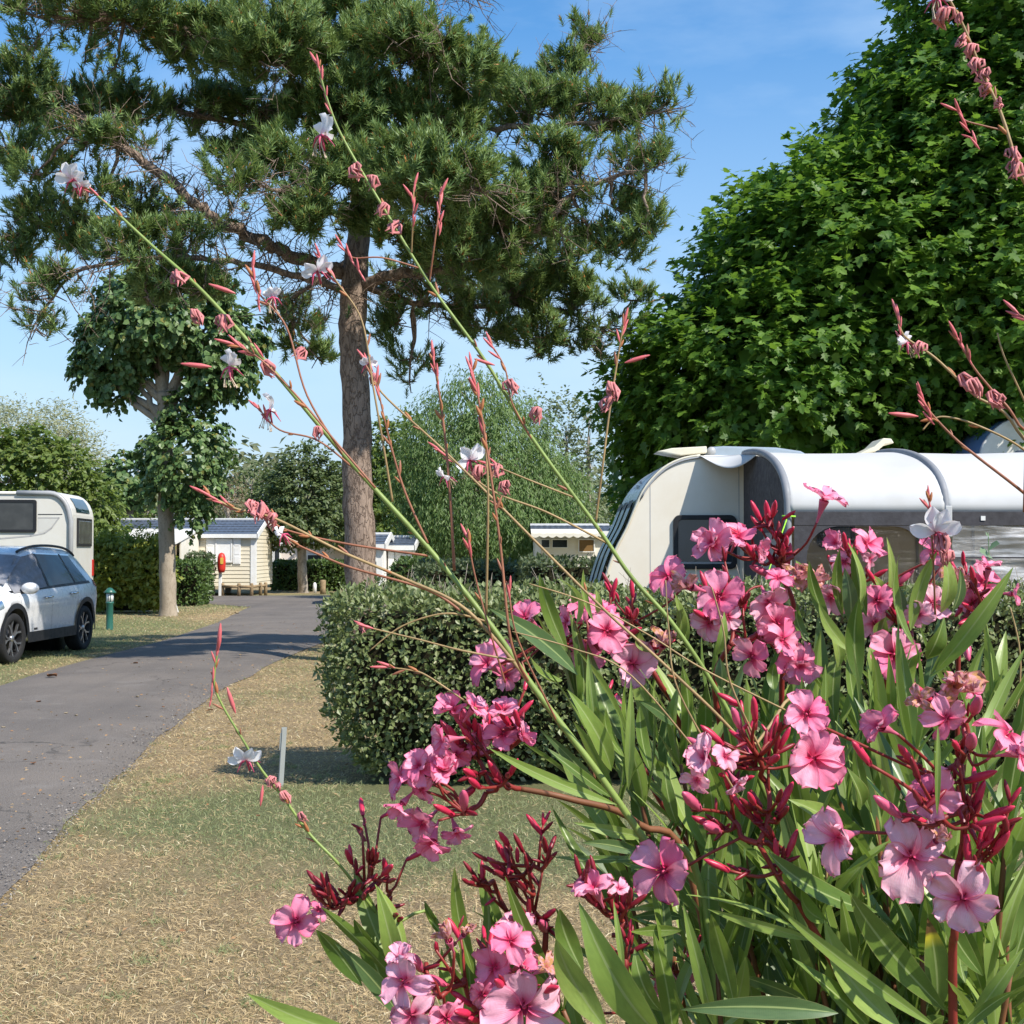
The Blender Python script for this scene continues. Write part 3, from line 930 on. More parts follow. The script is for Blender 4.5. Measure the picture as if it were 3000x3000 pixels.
np_object("inner_crown", V_, F_, m_maple, maple)["kind"] = "stuff"
# the nearest leaves as single leaves
me_leaf = bpy.data.meshes.new("leaf")
sv = [Vector(v) for v in T_STAR[0]]
me_leaf.from_pydata([tuple(v) for v in sv], [], T_STAR[1]); me_leaf.materials.append(m_maple)
L = [(Vector(c) - Vector(mb_), r) for c, r in LO]
Pq, Nq = crown_points(L, 900, shell=(.97, 1.04), front=1.0, inside=.98)
okk = Nq[:, 1] < -.25
Pq, Nq = Pq[okk][:290], Nq[okk][:290]
ld = nrm(Nq * .5 + RNG.normal(0, .45, Nq.shape) + np.array([0, 0, -.35])); R = frames(ld, nrm(np.array([0, -.3, .75]) + Nq * .5 + RNG.normal(0, .3, Nq.shape)))
for k in range(len(Pq)):
    o = bpy.data.objects.new("leaf", me_leaf); COL.objects.link(o); o.parent = maple
    mm = Matrix([list(R[k][0]), list(R[k][1]), list(R[k][2])]).to_4x4()
    o.matrix_local = Matrix.Translation(Vector(Pq[k])) @ mm @ Matrix.Scale(float(RNG.uniform(.13, .2)), 4)

# ------------------------------------------------------------------ pollarded lime by the road
D = 32.8
b = gnd(492, 1805)
broadleaf("pollard_tree", b, [b + Vector((0, 0, -.1)), at(490, 1650, D), at(485, 1450, D), at(485, 1250, D), at(480, 1150, D)], .20, .17,
          [lobe(490, 950, D, 180, 105, 190), lobe(330, 1000, D, 95, 90, 110), lobe(640, 1000, D, 105, 95, 110), lobe(420, 880, D, 115, 75, 130), lobe(570, 865, D, 125, 75, 130), lobe(275, 1085, D, 48, 50, 60), lobe(340, 1120, D, 40, 60, 50), lobe(690, 1100, D, 50, 55, 60), lobe(725, 980, D, 42, 55, 50), lobe(610, 1110, D, 60, 50, 80), lobe(380, 1060, D, 60, 40, 90)],
          1150, 14, .34, .145, T_HEART, m_plane, m_bark_plane, "tall pollarded tree with pale straight trunk beside the green bollard lamp",
          limbs=[([at(483, 1180, D), at(440, 1120, D), at(350, 1080, D)], .07, .04), ([at(490, 1190, D), at(560, 1130, D), at(610, 1080, D)], .08, .04), ([at(480, 1160, D), at(470, 1050, D), at(460, 950, D)], .14, .07),
                 ([at(490, 1170, D), at(530, 1080, D), at(540, 980, D)], .15, .07)],
          droop=.4, normal_up=.35, leafdroop=.6, jit=.3, shell=(.6, 1.0), inside=.85)
rt = [o for o in bpy.data.objects if o.name.startswith("pollard_tree")][0]
# water shoots on its trunk: a second tuft of foliage, part of the same tree
L = [(Vector(c) - b, r) for c, r in [lobe(545, 1340, D - .25, 118, 110, 120), lobe(480, 1330, D - .3, 60, 80, 70), lobe(600, 1270, D - .1, 60, 80, 70), lobe(500, 1410, D - .3, 85, 55, 70), lobe(590, 1430, D - .1, 60, 60, 60), lobe(560, 1500, D - .2, 40, 60, 40), lobe(520, 1210, D - .2, 35, 60, 40)]]
P, Nn = crown_points(L, 480, front=.4, shell=(.5, 1.0))
V, F = spray_leaves(P, Nn, 13, .28, .12, T_HEART, droop=.4, normal_up=.35, leafdroop=.6)
np_object("trunk_shoots", V, F, m_plane, rt)["kind"] = "stuff"

# smaller pollard behind
D = 50
b = gnd(384, 1610 + 6400 / D)
broadleaf("pollard_tree", b, [b, at(382, 1600, D), at(380, 1480, D)], .17, .13, [lobe(375, 1400, D, 55, 70, 60), lobe(350, 1440, D, 35, 40, 40), lobe(410, 1430, D, 40, 45, 40)], 170, 12, .4, .2, T_HEART, m_plane, m_bark_plane,
          "small pollarded tree with a round head behind the motorhome", droop=.3, normal_up=.4, leafdroop=.5, shell=(.6, 1))
# bright tree and silvery willow behind the motorhome
D = 44
b = gnd(60, 1610 + 6400 / D)
broadleaf("bushy_tree", b, [b, at(70, 1600, D), at(80, 1450, D)], .2, .12, [lobe(20, 1400, D, 130, 110), lobe(150, 1410, D, 120, 105), lobe(240, 1480, D, 80, 90), lobe(100, 1340, D, 90, 60), lobe(-60, 1380, D, 100, 100), lobe(200, 1540, D, 110, 90), lobe(285, 1560, D + 1, 60, 90)], 1100, 13, .55, .22, T_RHOMB, m_yellowgreen, m_bark_grey,
          "bright yellow-green bushy tree right behind the motorhome", droop=.15, normal_up=.5)
D = 62
b = gnd(120, 1610 + 6400 / D)
broadleaf("silvery_tree", b, [b, at(130, 1550, D), at(140, 1400, D)], .25, .12, [lobe(60, 1270, D, 90, 55), lobe(150, 1300, D, 100, 75), lobe(230, 1360, D, 70, 70), lobe(0, 1270, D, 70, 60), lobe(270, 1420, D, 40, 60), lobe(-80, 1300, D, 80, 80), lobe(180, 1250, D, 40, 35)], 900, 13, .8, .24, T_NARROW, m_silver, m_bark_grey,
          "silvery grey treetop showing above the bright bushy tree", droop=-.3, normal_up=.4, shell=(.5, 1.05))
# rank of trees behind the mobile homes
D = 72
for k, (px, py, rx, ry, mt_, lab) in enumerate(((330, 1500, 90, 60, m_fargreen, "hazy green tree behind the small round pollard"), (480, 1480, 110, 80, m_yellowgreen, "yellowish tree behind the roof of the beige mobile home"),
                                               (600, 1500, 80, 60, m_fargreen, "low hazy tree over the beige mobile home ridge"))):
    b = gnd(px, 1610 + 6400 / D)
    broadleaf("background_tree", b, [b, at(px, 1610, D), at(px, py + 20, D)], .2, .12, [lobe(px, py, D, rx, ry), lobe(px - rx * .6, py + 15, D, rx * .6, ry * .7), lobe(px + rx * .6, py + 20, D, rx * .6, ry * .7), lobe(px, py + ry, D, rx * 1.1, ry * .6)], 240, 11, .8, .27, T_RHOMB, mt_, m_bark_grey, lab, group="trees behind the mobile homes")
D = 66
b = gnd(668, 1610 + 6400 / D)
broadleaf("withered_tree", b, [b, at(668, 1600, D), at(668, 1510, D), at(665, 1460, D)], .12, .08, [lobe(670, 1440, D, 40, 50), lobe(650, 1465, D, 28, 30), lobe(690, 1470, D, 28, 35)], 110, 10, .5, .14, T_NARROW, m_brownleaf, m_bark_grey, "withered brown tree between the pollarded tree and the roadside tree", shell=(.3, 1.05))
D = 85
b = gnd(740, 1610 + 6400 / D)
broadleaf("background_tree", b, [b, at(740, 1600, D), at(740, 1450, D)], .3, .15, [lobe(735, 1420, D, 75, 70), lobe(690, 1470, D, 55, 60), lobe(790, 1460, D, 60, 65), lobe(740, 1500, D, 100, 60)], 330, 11, .9, .3, T_RHOMB, m_darkleaf, m_bark_grey, "rounded grey-green tree dome far behind the beige mobile home", group="trees behind the mobile homes")
D = 51
b = gnd(888, 1735)
broadleaf("roadside_tree", b, [b + Vector((0, 0, -.1)), at(886, 1680, D), at(884, 1600, D), at(890, 1500, D)], .19, .15, [lobe(890, 1440, D, 95, 90), lobe(820, 1480, D, 60, 80), lobe(960, 1470, D, 60, 90), lobe(880, 1360, D, 55, 45), lobe(940, 1370, D, 40, 40), lobe(900, 1530, D, 110, 50), lobe(840, 1550, D, 50, 35)], 800, 13, .45, .18, T_RHOMB, m_darkleaf, m_bark_grey,
          "round crowned tree with straight grey trunk left of the big pine trunk", droop=.1, shell=(.55, 1.05))
# pale tree behind the pine trunk and the drooping tree in the middle
D = 58
b = gnd(1180, 1610 + 6400 / D)
broadleaf("background_tree", b, [b, at(1180, 1600, D), at(1180, 1400, D)], .2, .12, [lobe(1190, 1300, D, 80, 70), lobe(1120, 1330, D, 50, 100), lobe(1180, 1420, D, 110, 90), lobe(1060, 1420, D, 60, 90), lobe(1140, 1520, D, 130, 70), lobe(1010, 1500, D, 60, 80)], 800, 12, .7, .26, T_RHOMB, m_yellowgreen, m_bark_grey, "light green tree between the pine trunk and the drooping tree", group="trees behind the mobile homes")
D = 42
b = gnd(1370, 1610 + 6400 / D)
broadleaf("drooping_tree", b, [b, at(1370, 1600, D), at(1380, 1400, D), at(1390, 1250, D)], .28, .14,
          [lobe(1390, 1180, D, 110, 90), lobe(1300, 1260, D, 110, 100), lobe(1480, 1270, D, 120, 110), lobe(1400, 1330, D, 180, 120), lobe(1240, 1390, D, 90, 120), lobe(1560, 1400, D, 100, 130), lobe(1400, 1470, D, 200, 130), lobe(1500, 1540, D, 130, 90), lobe(1300, 1520, D, 100, 90), lobe(1640, 1440, D, 60, 110)],
          2600, 16, .75, .17, T_NARROW, m_willow, m_bark_grey, "broad tree with drooping fine foliage in the middle distance", droop=.9, normal_up=.3, leafdroop=.9, shell=(.6, 1.03))
D = 90
for k, (px, top, lab) in enumerate(((1600, 1150, "tallest slender treetop left of the maple"), (1660, 1185, "slender treetop between two taller slender ones"), (1725, 1160, "slender treetop nearest to the maple foliage"), (1555, 1190, "slender treetop nearest to the drooping tree"))):
    b = gnd(px, 1610 + 6400 / D)
    broadleaf("slender_tree", b, [b, at(px, 1500, D), at(px, top + 120, D)], .25, .1, [lobe(px, top + 60, D, 22, 75), lobe(px - 8, top + 150, D, 36, 110), lobe(px + 8, top + 260, D, 45, 130), lobe(px, top + 380, D, 55, 120)], 170, 11, .9, .3, T_RHOMB, m_poplar, m_bark_grey, lab, group="slender trees behind the drooping tree", droop=-.6)
D = 76
for k, (px, py, rx, ry, lab) in enumerate(((1650, 1480, 120, 110, "hazy green tree low behind the caravan nose"), (1290, 1530, 150, 90, "dark tree mass low behind the drooping tree"), (1480, 1440, 130, 120, "hazy tree right behind the drooping tree crown"))):
    b = gnd(px, 1610 + 6400 / D)
    broadleaf("background_tree", b, [b, at(px, 1610, D), at(px, py + 20, D)], .2, .12, [lobe(px, py, D, rx, ry), lobe(px - rx * .6, py + 40, D, rx * .6, ry * .7), lobe(px + rx * .6, py + 40, D, rx * .6, ry * .7), lobe(px, py + ry, D, rx * 1.1, ry * .6)], 300, 11, .9, .28, T_RHOMB, m_poplar if k != 1 else m_darkleaf, m_bark_grey, lab, group="trees behind the mobile homes")
# distant wooded skyline that reads as one mass
N = 5200
ang = RNG.uniform(-.62, .62, N)
dist = RNG.uniform(105, 150, N)
hh = 6 + 5 * fbm(ang * 30, ang * 0, 1.0, 31, 3)
z = hh * RNG.random(N) ** .7
P = np.stack([np.sin(ang) * dist, np.cos(ang) * dist, z], -1)
V, F = spray_leaves(P, nrm(np.stack([-np.sin(ang), -np.cos(ang), .6 + 0 * ang], -1)), 5, 1.6, .9, T_RHOMB)
tag(np_object("distant_treeline", V, F, m_fargreen), "hazy distant belt of trees along the horizon", "treeline", kind="stuff")
# ================================================================== HEDGES
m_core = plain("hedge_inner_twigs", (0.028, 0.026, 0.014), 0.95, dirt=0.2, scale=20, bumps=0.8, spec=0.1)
m_hedge_near = leaf_mat("grey_green_hedge_leaves", (0.115, 0.155, 0.05), (0.215, 0.25, 0.10), 0.2, 0.45, c3=(0.30, 0.29, 0.16))
m_hedge_dark = leaf_mat("dark_hedge_leaves", (0.05, 0.10, 0.025), (0.12, 0.18, 0.045), 0.22, 0.45)
m_hedge_mid = leaf_mat("mid_hedge_leaves", (0.06, 0.095, 0.04), (0.125, 0.16, 0.075), 0.22, 0.5)
m_hedge_yellow = leaf_mat("yellow_green_shrub_leaves", (0.19, 0.23, 0.035), (0.30, 0.33, 0.065), 0.3, 0.45)


def hedge(name, lo, hi, leaf, n, tmpl, mat, label, under=0.25, rough=0.05, shoots=0, group=None, round_=0.12, back=0.35, outward=0.55, cat="hedge"):
    lo, hi = np.array(lo, float), np.array(hi, float)
    c = (lo + hi) / 2
    base = Vector((c[0], c[1], 0))
    root = empty(name, base, label=label, cat=cat, group=group)
    h = hi - lo
    areas = np.array([h[0] * h[2], h[0] * h[2] * back, h[0] * h[1], h[1] * h[2], h[1] * h[2]])
    f = RNG.choice(5, size=n, p=areas / areas.sum())
    u = RNG.random((n, 3))
    nn = np.zeros((n, 3))
    for k, (ax, val, sg) in enumerate(((1, 0, -1), (1, 1, 1), (2, 1, 1), (0, 0, -1), (0, 1, 1))):
        s = f == k
        u[s, ax] = val; nn[s, ax] = sg
    p = lo + u * h
    # rounded edges: pull towards an inner box
    q = np.clip(p, lo + round_, hi - np.array([round_, round_, round_]))
    dv = p - q
    ln = np.linalg.norm(dv, axis=1, keepdims=True)
    nn2 = np.where(ln > 1e-6, dv / np.maximum(ln, 1e-9), nn)
    p = q + nn2 * np.minimum(ln, round_)
    t = (p[:, 2] - lo[2]) / h[2]
    ins = under * np.clip((0.5 - t) / 0.5, 0, 1) ** 1.6
    for ax in (0, 1):
        p[:, ax] += np.clip((c[ax] - p[:, ax]) / (h[ax] / 2), -1, 1) * ins
    bumpv = (fbm(p[:, 0] * 1.0 + p[:, 1], p[:, 2] + p[:, 1] * .7, 2.2, 4, 3) - .5) * 2 * rough * 1.8 + (fbm(p[:, 0] + p[:, 1], p[:, 2] * 1.0 + p[:, 1], 9, 14, 2) - .5) * rough * 2
    p = p + nn2 * (bumpv + RNG.normal(0, rough * .45, n) - np.abs(RNG.normal(0, .05, n)))[:, None]
    ld = nrm(nn2 * outward + RNG.normal(0, .6, (n, 3)) + np.array([0, 0, .25]))
    R = frames(ld, nrm(nn2 * .8 + np.array([0, 0, .5]) + RNG.normal(0, .45, (n, 3))))
    V, F = scatter(tmpl[0], tmpl[1], p - np.array(base), R, leaf * RNG.uniform(.6, 1.25, n))
    np_object("foliage", V, F, mat, root)["kind"] = "stuff"
    # inner mass of twigs
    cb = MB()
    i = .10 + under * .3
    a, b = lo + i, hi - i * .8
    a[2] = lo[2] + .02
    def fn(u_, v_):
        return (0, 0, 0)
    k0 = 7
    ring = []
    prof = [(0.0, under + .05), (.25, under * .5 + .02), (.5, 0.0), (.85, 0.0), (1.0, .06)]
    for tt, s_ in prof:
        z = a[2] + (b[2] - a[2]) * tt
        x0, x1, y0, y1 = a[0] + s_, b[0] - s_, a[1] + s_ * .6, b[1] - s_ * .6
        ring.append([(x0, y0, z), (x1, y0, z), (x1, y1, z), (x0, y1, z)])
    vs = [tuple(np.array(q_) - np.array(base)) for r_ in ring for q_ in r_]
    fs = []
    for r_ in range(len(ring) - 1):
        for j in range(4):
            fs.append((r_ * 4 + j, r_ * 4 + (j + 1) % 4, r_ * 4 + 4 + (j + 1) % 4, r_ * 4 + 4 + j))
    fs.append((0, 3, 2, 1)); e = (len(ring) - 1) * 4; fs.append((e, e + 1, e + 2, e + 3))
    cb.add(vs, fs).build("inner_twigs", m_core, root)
    if shoots:
        sb = MB()
        for _ in range(shoots):
            x = random.uniform(lo[0] + .1, hi[0] - .1); y = random.uniform(lo[1] + .05, hi[1] - .05)
            b0 = Vector((x, y, hi[2] - .08)) - base
            L_ = random.uniform(.08, .28)
            tp = b0 + Vector((random.gauss(0, .06), random.gauss(0, .06), L_))
            sb.tube([b0, b0.lerp(tp, .5) + Vector((random.gauss(0, .01), 0, 0)), tp], [.003, .0025, .0015], 4)
            if random.random() < .5:
                m_ = b0.lerp(tp, .6); sb.tube([m_, m_ + Vector((random.gauss(0, .05), random.gauss(0, .05), .07))], [.002, .001], 4)
        sb.build("dry_shoots", m_twig, root, fix=False)["kind"] = "stuff"
    return root


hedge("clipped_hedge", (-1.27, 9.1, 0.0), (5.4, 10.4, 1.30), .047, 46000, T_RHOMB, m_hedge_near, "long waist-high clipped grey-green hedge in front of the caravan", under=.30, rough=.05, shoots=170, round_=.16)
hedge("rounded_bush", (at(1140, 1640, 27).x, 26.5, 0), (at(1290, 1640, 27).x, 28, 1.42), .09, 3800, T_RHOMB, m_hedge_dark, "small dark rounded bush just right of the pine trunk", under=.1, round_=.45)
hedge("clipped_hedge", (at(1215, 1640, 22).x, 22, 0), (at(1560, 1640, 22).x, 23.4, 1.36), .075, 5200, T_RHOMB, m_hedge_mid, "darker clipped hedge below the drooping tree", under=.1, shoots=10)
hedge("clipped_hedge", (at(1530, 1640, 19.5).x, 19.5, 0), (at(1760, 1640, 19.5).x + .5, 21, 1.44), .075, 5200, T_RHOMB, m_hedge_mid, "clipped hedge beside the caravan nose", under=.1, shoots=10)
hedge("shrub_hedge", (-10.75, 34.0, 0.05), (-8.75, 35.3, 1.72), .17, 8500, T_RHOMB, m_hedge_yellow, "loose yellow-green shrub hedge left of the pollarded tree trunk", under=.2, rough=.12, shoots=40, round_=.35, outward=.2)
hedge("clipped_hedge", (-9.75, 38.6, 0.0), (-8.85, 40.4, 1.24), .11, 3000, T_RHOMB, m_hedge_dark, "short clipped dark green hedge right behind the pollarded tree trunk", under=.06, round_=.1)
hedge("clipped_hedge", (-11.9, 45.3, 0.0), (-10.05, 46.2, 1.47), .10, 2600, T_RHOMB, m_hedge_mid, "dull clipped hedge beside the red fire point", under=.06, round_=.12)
hedge("clipped_hedge", (at(796, 1650, 53).x, 53, 0), (at(1010, 1650, 53).x, 54.2, 1.08), .15, 3600, T_RHOMB, m_hedge_dark, "low dark hedge behind the roadside tree trunk", under=.05, round_=.12)
# straggling long shoots of the yellow shrub
sp = MB()
rt = [o for o in bpy.data.objects if o.name.startswith("shrub_hedge")][0]
P = np.stack([RNG.uniform(-10.6, -8.9, 70), RNG.uniform(34.1, 35, 70), RNG.uniform(1.45, 1.8, 70)], -1) - np.array(rt.location)
V, F = spray_leaves(P, nrm(np.stack([RNG.normal(0, .3, 70), RNG.normal(0, .3, 70), np.ones(70)], -1)), 11, .55, .17, T_NARROW, droop=-.2, normal_up=.4)
np_object("shoots", V, F, m_hedge_yellow, rt)["kind"] = "stuff"
# weed growing up through the near hedge, far right
m_weed = leaf_mat("pale_weed_leaves", (0.20, 0.30, 0.17), (0.27, 0.36, 0.22), .4, .5)
wb = at(2905, 1760, 9.6)
weed = empty("tall_weed", (wb.x, 9.28, 0), label="pale broad-leaved weed climbing above the hedge by the awning", cat="weed")
wm = MB(); o0 = Vector((wb.x, 9.28, 0))
wp = [Vector((wb.x, 9.28, 0)), at(2905, 1800, 9.3), at(2900, 1680, 9.32), at(2895, 1560, 9.35)]
limb(wm, [p - o0 for p in wp], .006, .003, 6, 5); wm.build("stem", m_weed, weed, fix=False)
hm = MB().add(T_HEART[0], T_HEART[1], smooth=True).mesh("leaf", m_weed)
for (px, py, s_) in ((2870, 1610, .09), (2925, 1590, .08), (2890, 1560, .06), (2850, 1650, .10), (2935, 1640, .10), (2880, 1680, .11), (2920, 1700, .1), (2860, 1710, .09), (2905, 1730, .11)):
    o = link(bpy.data.objects.new("leaf", hm), weed)
    p = at(2898, py + 15, 9.34) - o0; q = at(px, py, 9.25) - o0
    xd = (q - p).normalized(); up = Vector((random.gauss(0, .2), -.8, .6)).normalized()
    y_ = up.cross(xd).normalized(); z_ = xd.cross(y_)
    mm = Matrix((xd, y_, z_)).transposed().to_4x4()
    o.matrix_local = Matrix.Translation(p) @ mm @ Matrix.Scale(s_ * 1.3, 4)
# ================================================================== CARAVAN AND AWNING
def rrect(cx, cz, w, h, r, n=5):
    pts = []
    for sx, sz, a0 in ((1, 1, 0), (-1, 1, 90), (-1, -1, 180), (1, -1, 270)):
        for k in range(n + 1):
            a = math.radians(a0 + 90 * k / n)
            pts.append((cx + sx * (w / 2 - r) + r * math.cos(a), cz + sz * (h / 2 - r) + r * math.sin(a)))
    return pts


def ring(mb, outer, inner, y0, y1, axes="xz", m=0):
    """frame: outer and inner outlines with the same number of points, extruded"""
    def mk(a, b, c): return (a, c, b) if axes == "xz" else (c, a, b)
    n = len(outer)
    vs = [mk(a, b, y0) for a, b in outer] + [mk(a, b, y0) for a, b in inner] + [mk(a, b, y1) for a, b in outer] + [mk(a, b, y1) for a, b in inner]
    fs = []
    for i in range(n):
        j = (i + 1) % n
        fs += [(i, j, n + j, n + i), (2 * n + i, 3 * n + i, 3 * n + j, 2 * n + j), (i, 2 * n + i, 2 * n + j, j), (n + i, n + j, 3 * n + j, 3 * n + i)]
    mb.add(vs, fs, m)


CD = 14.5
CY1 = CD + 2.25
c0 = Vector((at(1790, 1600, CD).x + 2.6, CD + 1.1, 0))
caravan = empty("touring_caravan", c0, label="cream touring caravan with round nose behind the hedge", cat="caravan")


def cpt(px, py):
    p = at(px, py, CD) - c0
    return (p.x, p.z)


nose = [cpt(*q) for q in ((1748, 1780), (1774, 1685), (1798, 1616), (1834, 1547), (1856, 1493), (1881, 1438), (1914, 1395), (1954, 1362), (2001, 1342), (2048, 1334))]
nose = [(a.x, a.z) for a in catmull([Vector((x, 0, z)) for x, z in nose], 3)]
x_end = 6.6 - c0.x + .9
ztop = nose[-1][1]
prof = [(nose[0][0] + .35, .32), (nose[0][0] + .06, .40)] + nose + [(x_end - .35, ztop), (x_end - .1, ztop - .1), (x_end, ztop - .35), (x_end, .4), (x_end - .3, .32)]
yA, yB = CD - c0.y, CY1 - c0.y
MB().prism(prof, yA, yB).build("body", M["cream"], caravan, bevel=.03, seg=3)
# a raised cream edge strip following the nose outline on the near side
es = MB()
es.tube([(x + .012, yA - .004, z) for x, z in nose], .014, 6)
es.build("edge_trim", M["cream_dull"], caravan, fix=False)
# nose panel (glossy) and three front windows
def nose_at(t):
    i = t * (len(nose) - 1); k = min(int(i), len(nose) - 2); f = i - k
    return (nose[k][0] + (nose[k + 1][0] - nose[k][0]) * f, nose[k][1] + (nose[k + 1][1] - nose[k][1]) * f)
def nose_sheet(t0, t1, v0, v1, off, nu=14):
    def fn(u, v):
        t = t0 + (t1 - t0) * u
        x, z = nose_at(t); xa, za = nose_at(max(0, t - .01)); xb, zb = nose_at(min(1, t + .01))
        tx, tz = xb - xa, zb - za; ln = math.hypot(tx, tz)
        return (x - tz / ln * off, yA + (yB - yA) * (v0 + (v1 - v0) * v), z + tx / ln * off)
    return MB().grid(fn, nu, 6)
m_gloss = plain("sky_tinted_gloss_panel", (0.66, 0.75, 0.86), 0.28, dirt=0.01, coat=0.3)  # pale blue of the reflected sky painted into the base colour
m_frontglass = glass_mat("caravan_front_glass", (0.30, 0.38, 0.48), 0.25)  # pane colour raised to blue-grey to stand in for reflected sky
nose_sheet(.50, .86, .03, .97, .006).build("front_panel", m_gloss, caravan, fix=False)
for k in range(3):
    v0 = .045 + .31 * k
    w = nose_sheet(.05, .485, v0, v0 + .29, .022).build("front_window", M["glass"], caravan, fix=False)
    nose_sheet(.07, .47, v0 + .05, v0 + .24, .028).build("pane", m_frontglass, w, fix=False)
    b_ = nose_sheet(.455, .50, v0 + .03, v0 + .26, .03, 3).build("window_hinge", M["black_plastic"], caravan, fix=False)
# dark script lettering on the nose panel (illegible strokes)
lg = MB()
for k, (t, v0, v1) in enumerate(((.60, .30, .52), (.615, .40, .62), (.63, .34, .5), (.645, .42, .66), (.585, .26, .46), (.66, .5, .68), (.60, .56, .64))):
    lg.grid(lambda u, v, t=t, v0=v0, v1=v1: (lambda q: (q[0] - .016, yA + (yB - yA) * (v0 + (v1 - v0) * u), q[1] + .008))(nose_at(t + .006 * v + .012 * u)), 3, 1)
lg.build("lettering", M["dark_line"], caravan, fix=False)
# side window
wx0, wz1 = cpt(1972, 1509); wx1, wz0 = cpt(2158, 1667)
cx, cz, w_, h_ = (wx0 + wx1) / 2, (wz0 + wz1) / 2, wx1 - wx0, wz1 - wz0
def side_window(cx, cz, w_, h_, nm="side_window"):
    f = MB(); ring(f, rrect(cx, cz, w_, h_, .07), rrect(cx, cz, w_ - .10, h_ - .10, .045), yA - .035, yA + .01)
    o = f.build(nm, M["black_plastic"], caravan, bevel=.006)
    g = MB(); g.prism(rrect(cx, cz, w_ - .09, h_ - .09, .045), yA - .022, yA + .005)
    g.build("pane", M["glass"], o)
    b = MB(); b.box((cx - w_ / 2 + .06, yA - .028, cz - h_ / 2 + .055), (cx + w_ / 2 - .06, yA - .0225, cz - h_ / 2 + .075)); b.build("catch_rail", M["grey_trim"], o)
    return o
side_window(cx, cz, w_, h_)
# windows and door behind the awning
dx0, dz1 = cpt(2390, 1520); dx1, dz0 = cpt(2480, 1605)
side_window((dx0 + dx1) / 2 + .05, (dz0 + dz1) / 2 + .02, .40, .36, "side_window")
dr = MB(); ring(dr, rrect(3.3 - c0.x + 1.3, 1.35, .62, 1.75, .06), rrect(3.3 - c0.x + 1.3, 1.35, .57, 1.70, .05), yA - .012, yA + .004); dr.build("door", M["grey_trim"], caravan)
# belt mouldings, wheel, hitch, steadies
bl = MB(); bl.box((nose[1][0] + .15, yA - .012, .62), (x_end - .05, yA + .004, .66)); bl.build("belt_moulding", M["grey_trim"], caravan, bevel=.004)
for yy in (yA + .12, yB - .12):
    w = MB(); rot = Matrix.Translation((x_end - 3.0, yy, .32)) @ Matrix.Rotation(PI / 2, 4, "X")
    w.lathe([(.16, -.09), (.30, -.09), (.325, -.05), (.325, .05), (.30, .09), (.16, .09)], 28, 0, rot)
    wo = w.build("wheel", M["rubber"], caravan)
    r = MB(); r.lathe([(.0, .085), (.05, .09), (.15, .07), (.165, .09), (.17, .06), (.17, -.08), (0, -.08)], 20, 0, rot); r.build("rim", M["alloy"], wo)
hb = MB(); hb.tube([(nose[0][0] + .3, -.5, .38), (nose[0][0] - .75, 0, .42)], .035, 8); hb.tube([(nose[0][0] + .3, .5, .38), (nose[0][0] - .75, 0, .42)], .035, 8); hb.tube([(nose[0][0] - .7, 0, .02), (nose[0][0] - .7, 0, .55)], .03, 8)
hb.build("drawbar", M["grey_trim"], caravan)
for sx in (nose[0][0] + .5, x_end - .5):
    for sy in (yA + .25, yB - .25):
        MB().box((sx - .03, sy - .03, .0), (sx + .03, sy + .03, .36)).build("steady_leg", M["grey_trim"], caravan)
# roof fittings
def roofpt(px, py, d): 
    p = at(px, py, d) - c0
    return p
rh = MB(); a = roofpt(1921, 1325, CD + .5); b = roofpt(2065, 1322, CD + .5)
rh.prism([(a.x, a.z), (a.x + .16, a.z + .035), (b.x, b.z + .045), (b.x, b.z - .03), (a.x + .26, a.z - .045)], yA + .35, yA + .8)
rh.build("roof_vent_lid", M["cream_dull"], caravan, bevel=.01)
hk0 = roofpt(2062, 1334, CD + .6); hk1 = roofpt(2378, 1334, CD + .6)
hk = MB()
hz = ztop
L_ = hk1.x - hk0.x
hk.prism([(hk0.x, hz - .005), (hk0.x, hz + .09), (hk0.x + .05, hz + .125), (hk0.x + .2, hz + .135), (hk1.x - .42, hz + .12), (hk1.x - .15, hz + .08), (hk1.x, hz - .005)], yA + .45, yA + 1.35)
m_dome = plain("smoky_skylight_dome", (0.30, 0.36, 0.42), 0.08, dirt=0.05, coat=0.6)
hko = hk.build("skylight", m_dome, caravan, bevel=.025, seg=3)
MB().box((hk0.x - .03, yA + .40, hz - .005), (hk1.x + .03, yA + 1.4, hz + .03)).build("frame", M["white_plastic"], hko, bevel=.008)
rk = MB(); rk.lathe([(.0, -.02), (.045, -.02), (.05, 0), (.045, .02), (0, .02)], 16, 0, Matrix.Translation((hk0.x + .06, yA + .44, hz + .075)) @ Matrix.Rotation(PI / 2, 4, "X")); rk.build("knob", M["grey_trim"], hko)
for k in range(3):
    MB().box((hk0.x + .18 + k * .38, yA + .385, hz + .002), (hk0.x + .26 + k * .38, yA + .40, hz + .022)).build("latch", M["black_plastic"], hko)
a = roofpt(2490, 1334, CD + .7); b = roofpt(2605, 1293, CD + .7)
vl = MB(); vl.prism([(a.x, a.z - .02), (a.x + .22, a.z + .085), (b.x - .12, b.z + .02), (b.x - .03, b.z + .015), (b.x, b.z - .035), (b.x - .1, b.z - .05), (a.x + .25, a.z + .03)], yA + .5, yA + .95)
vl.build("open_roof_hatch", M["cream_dull"], caravan, bevel=.012)
MB().box((b.x - .16, yA + .66, hz - .02), (b.x - .12, yA + .72, b.z - .03)).build("hatch_strut", M["white_plastic"], caravan)

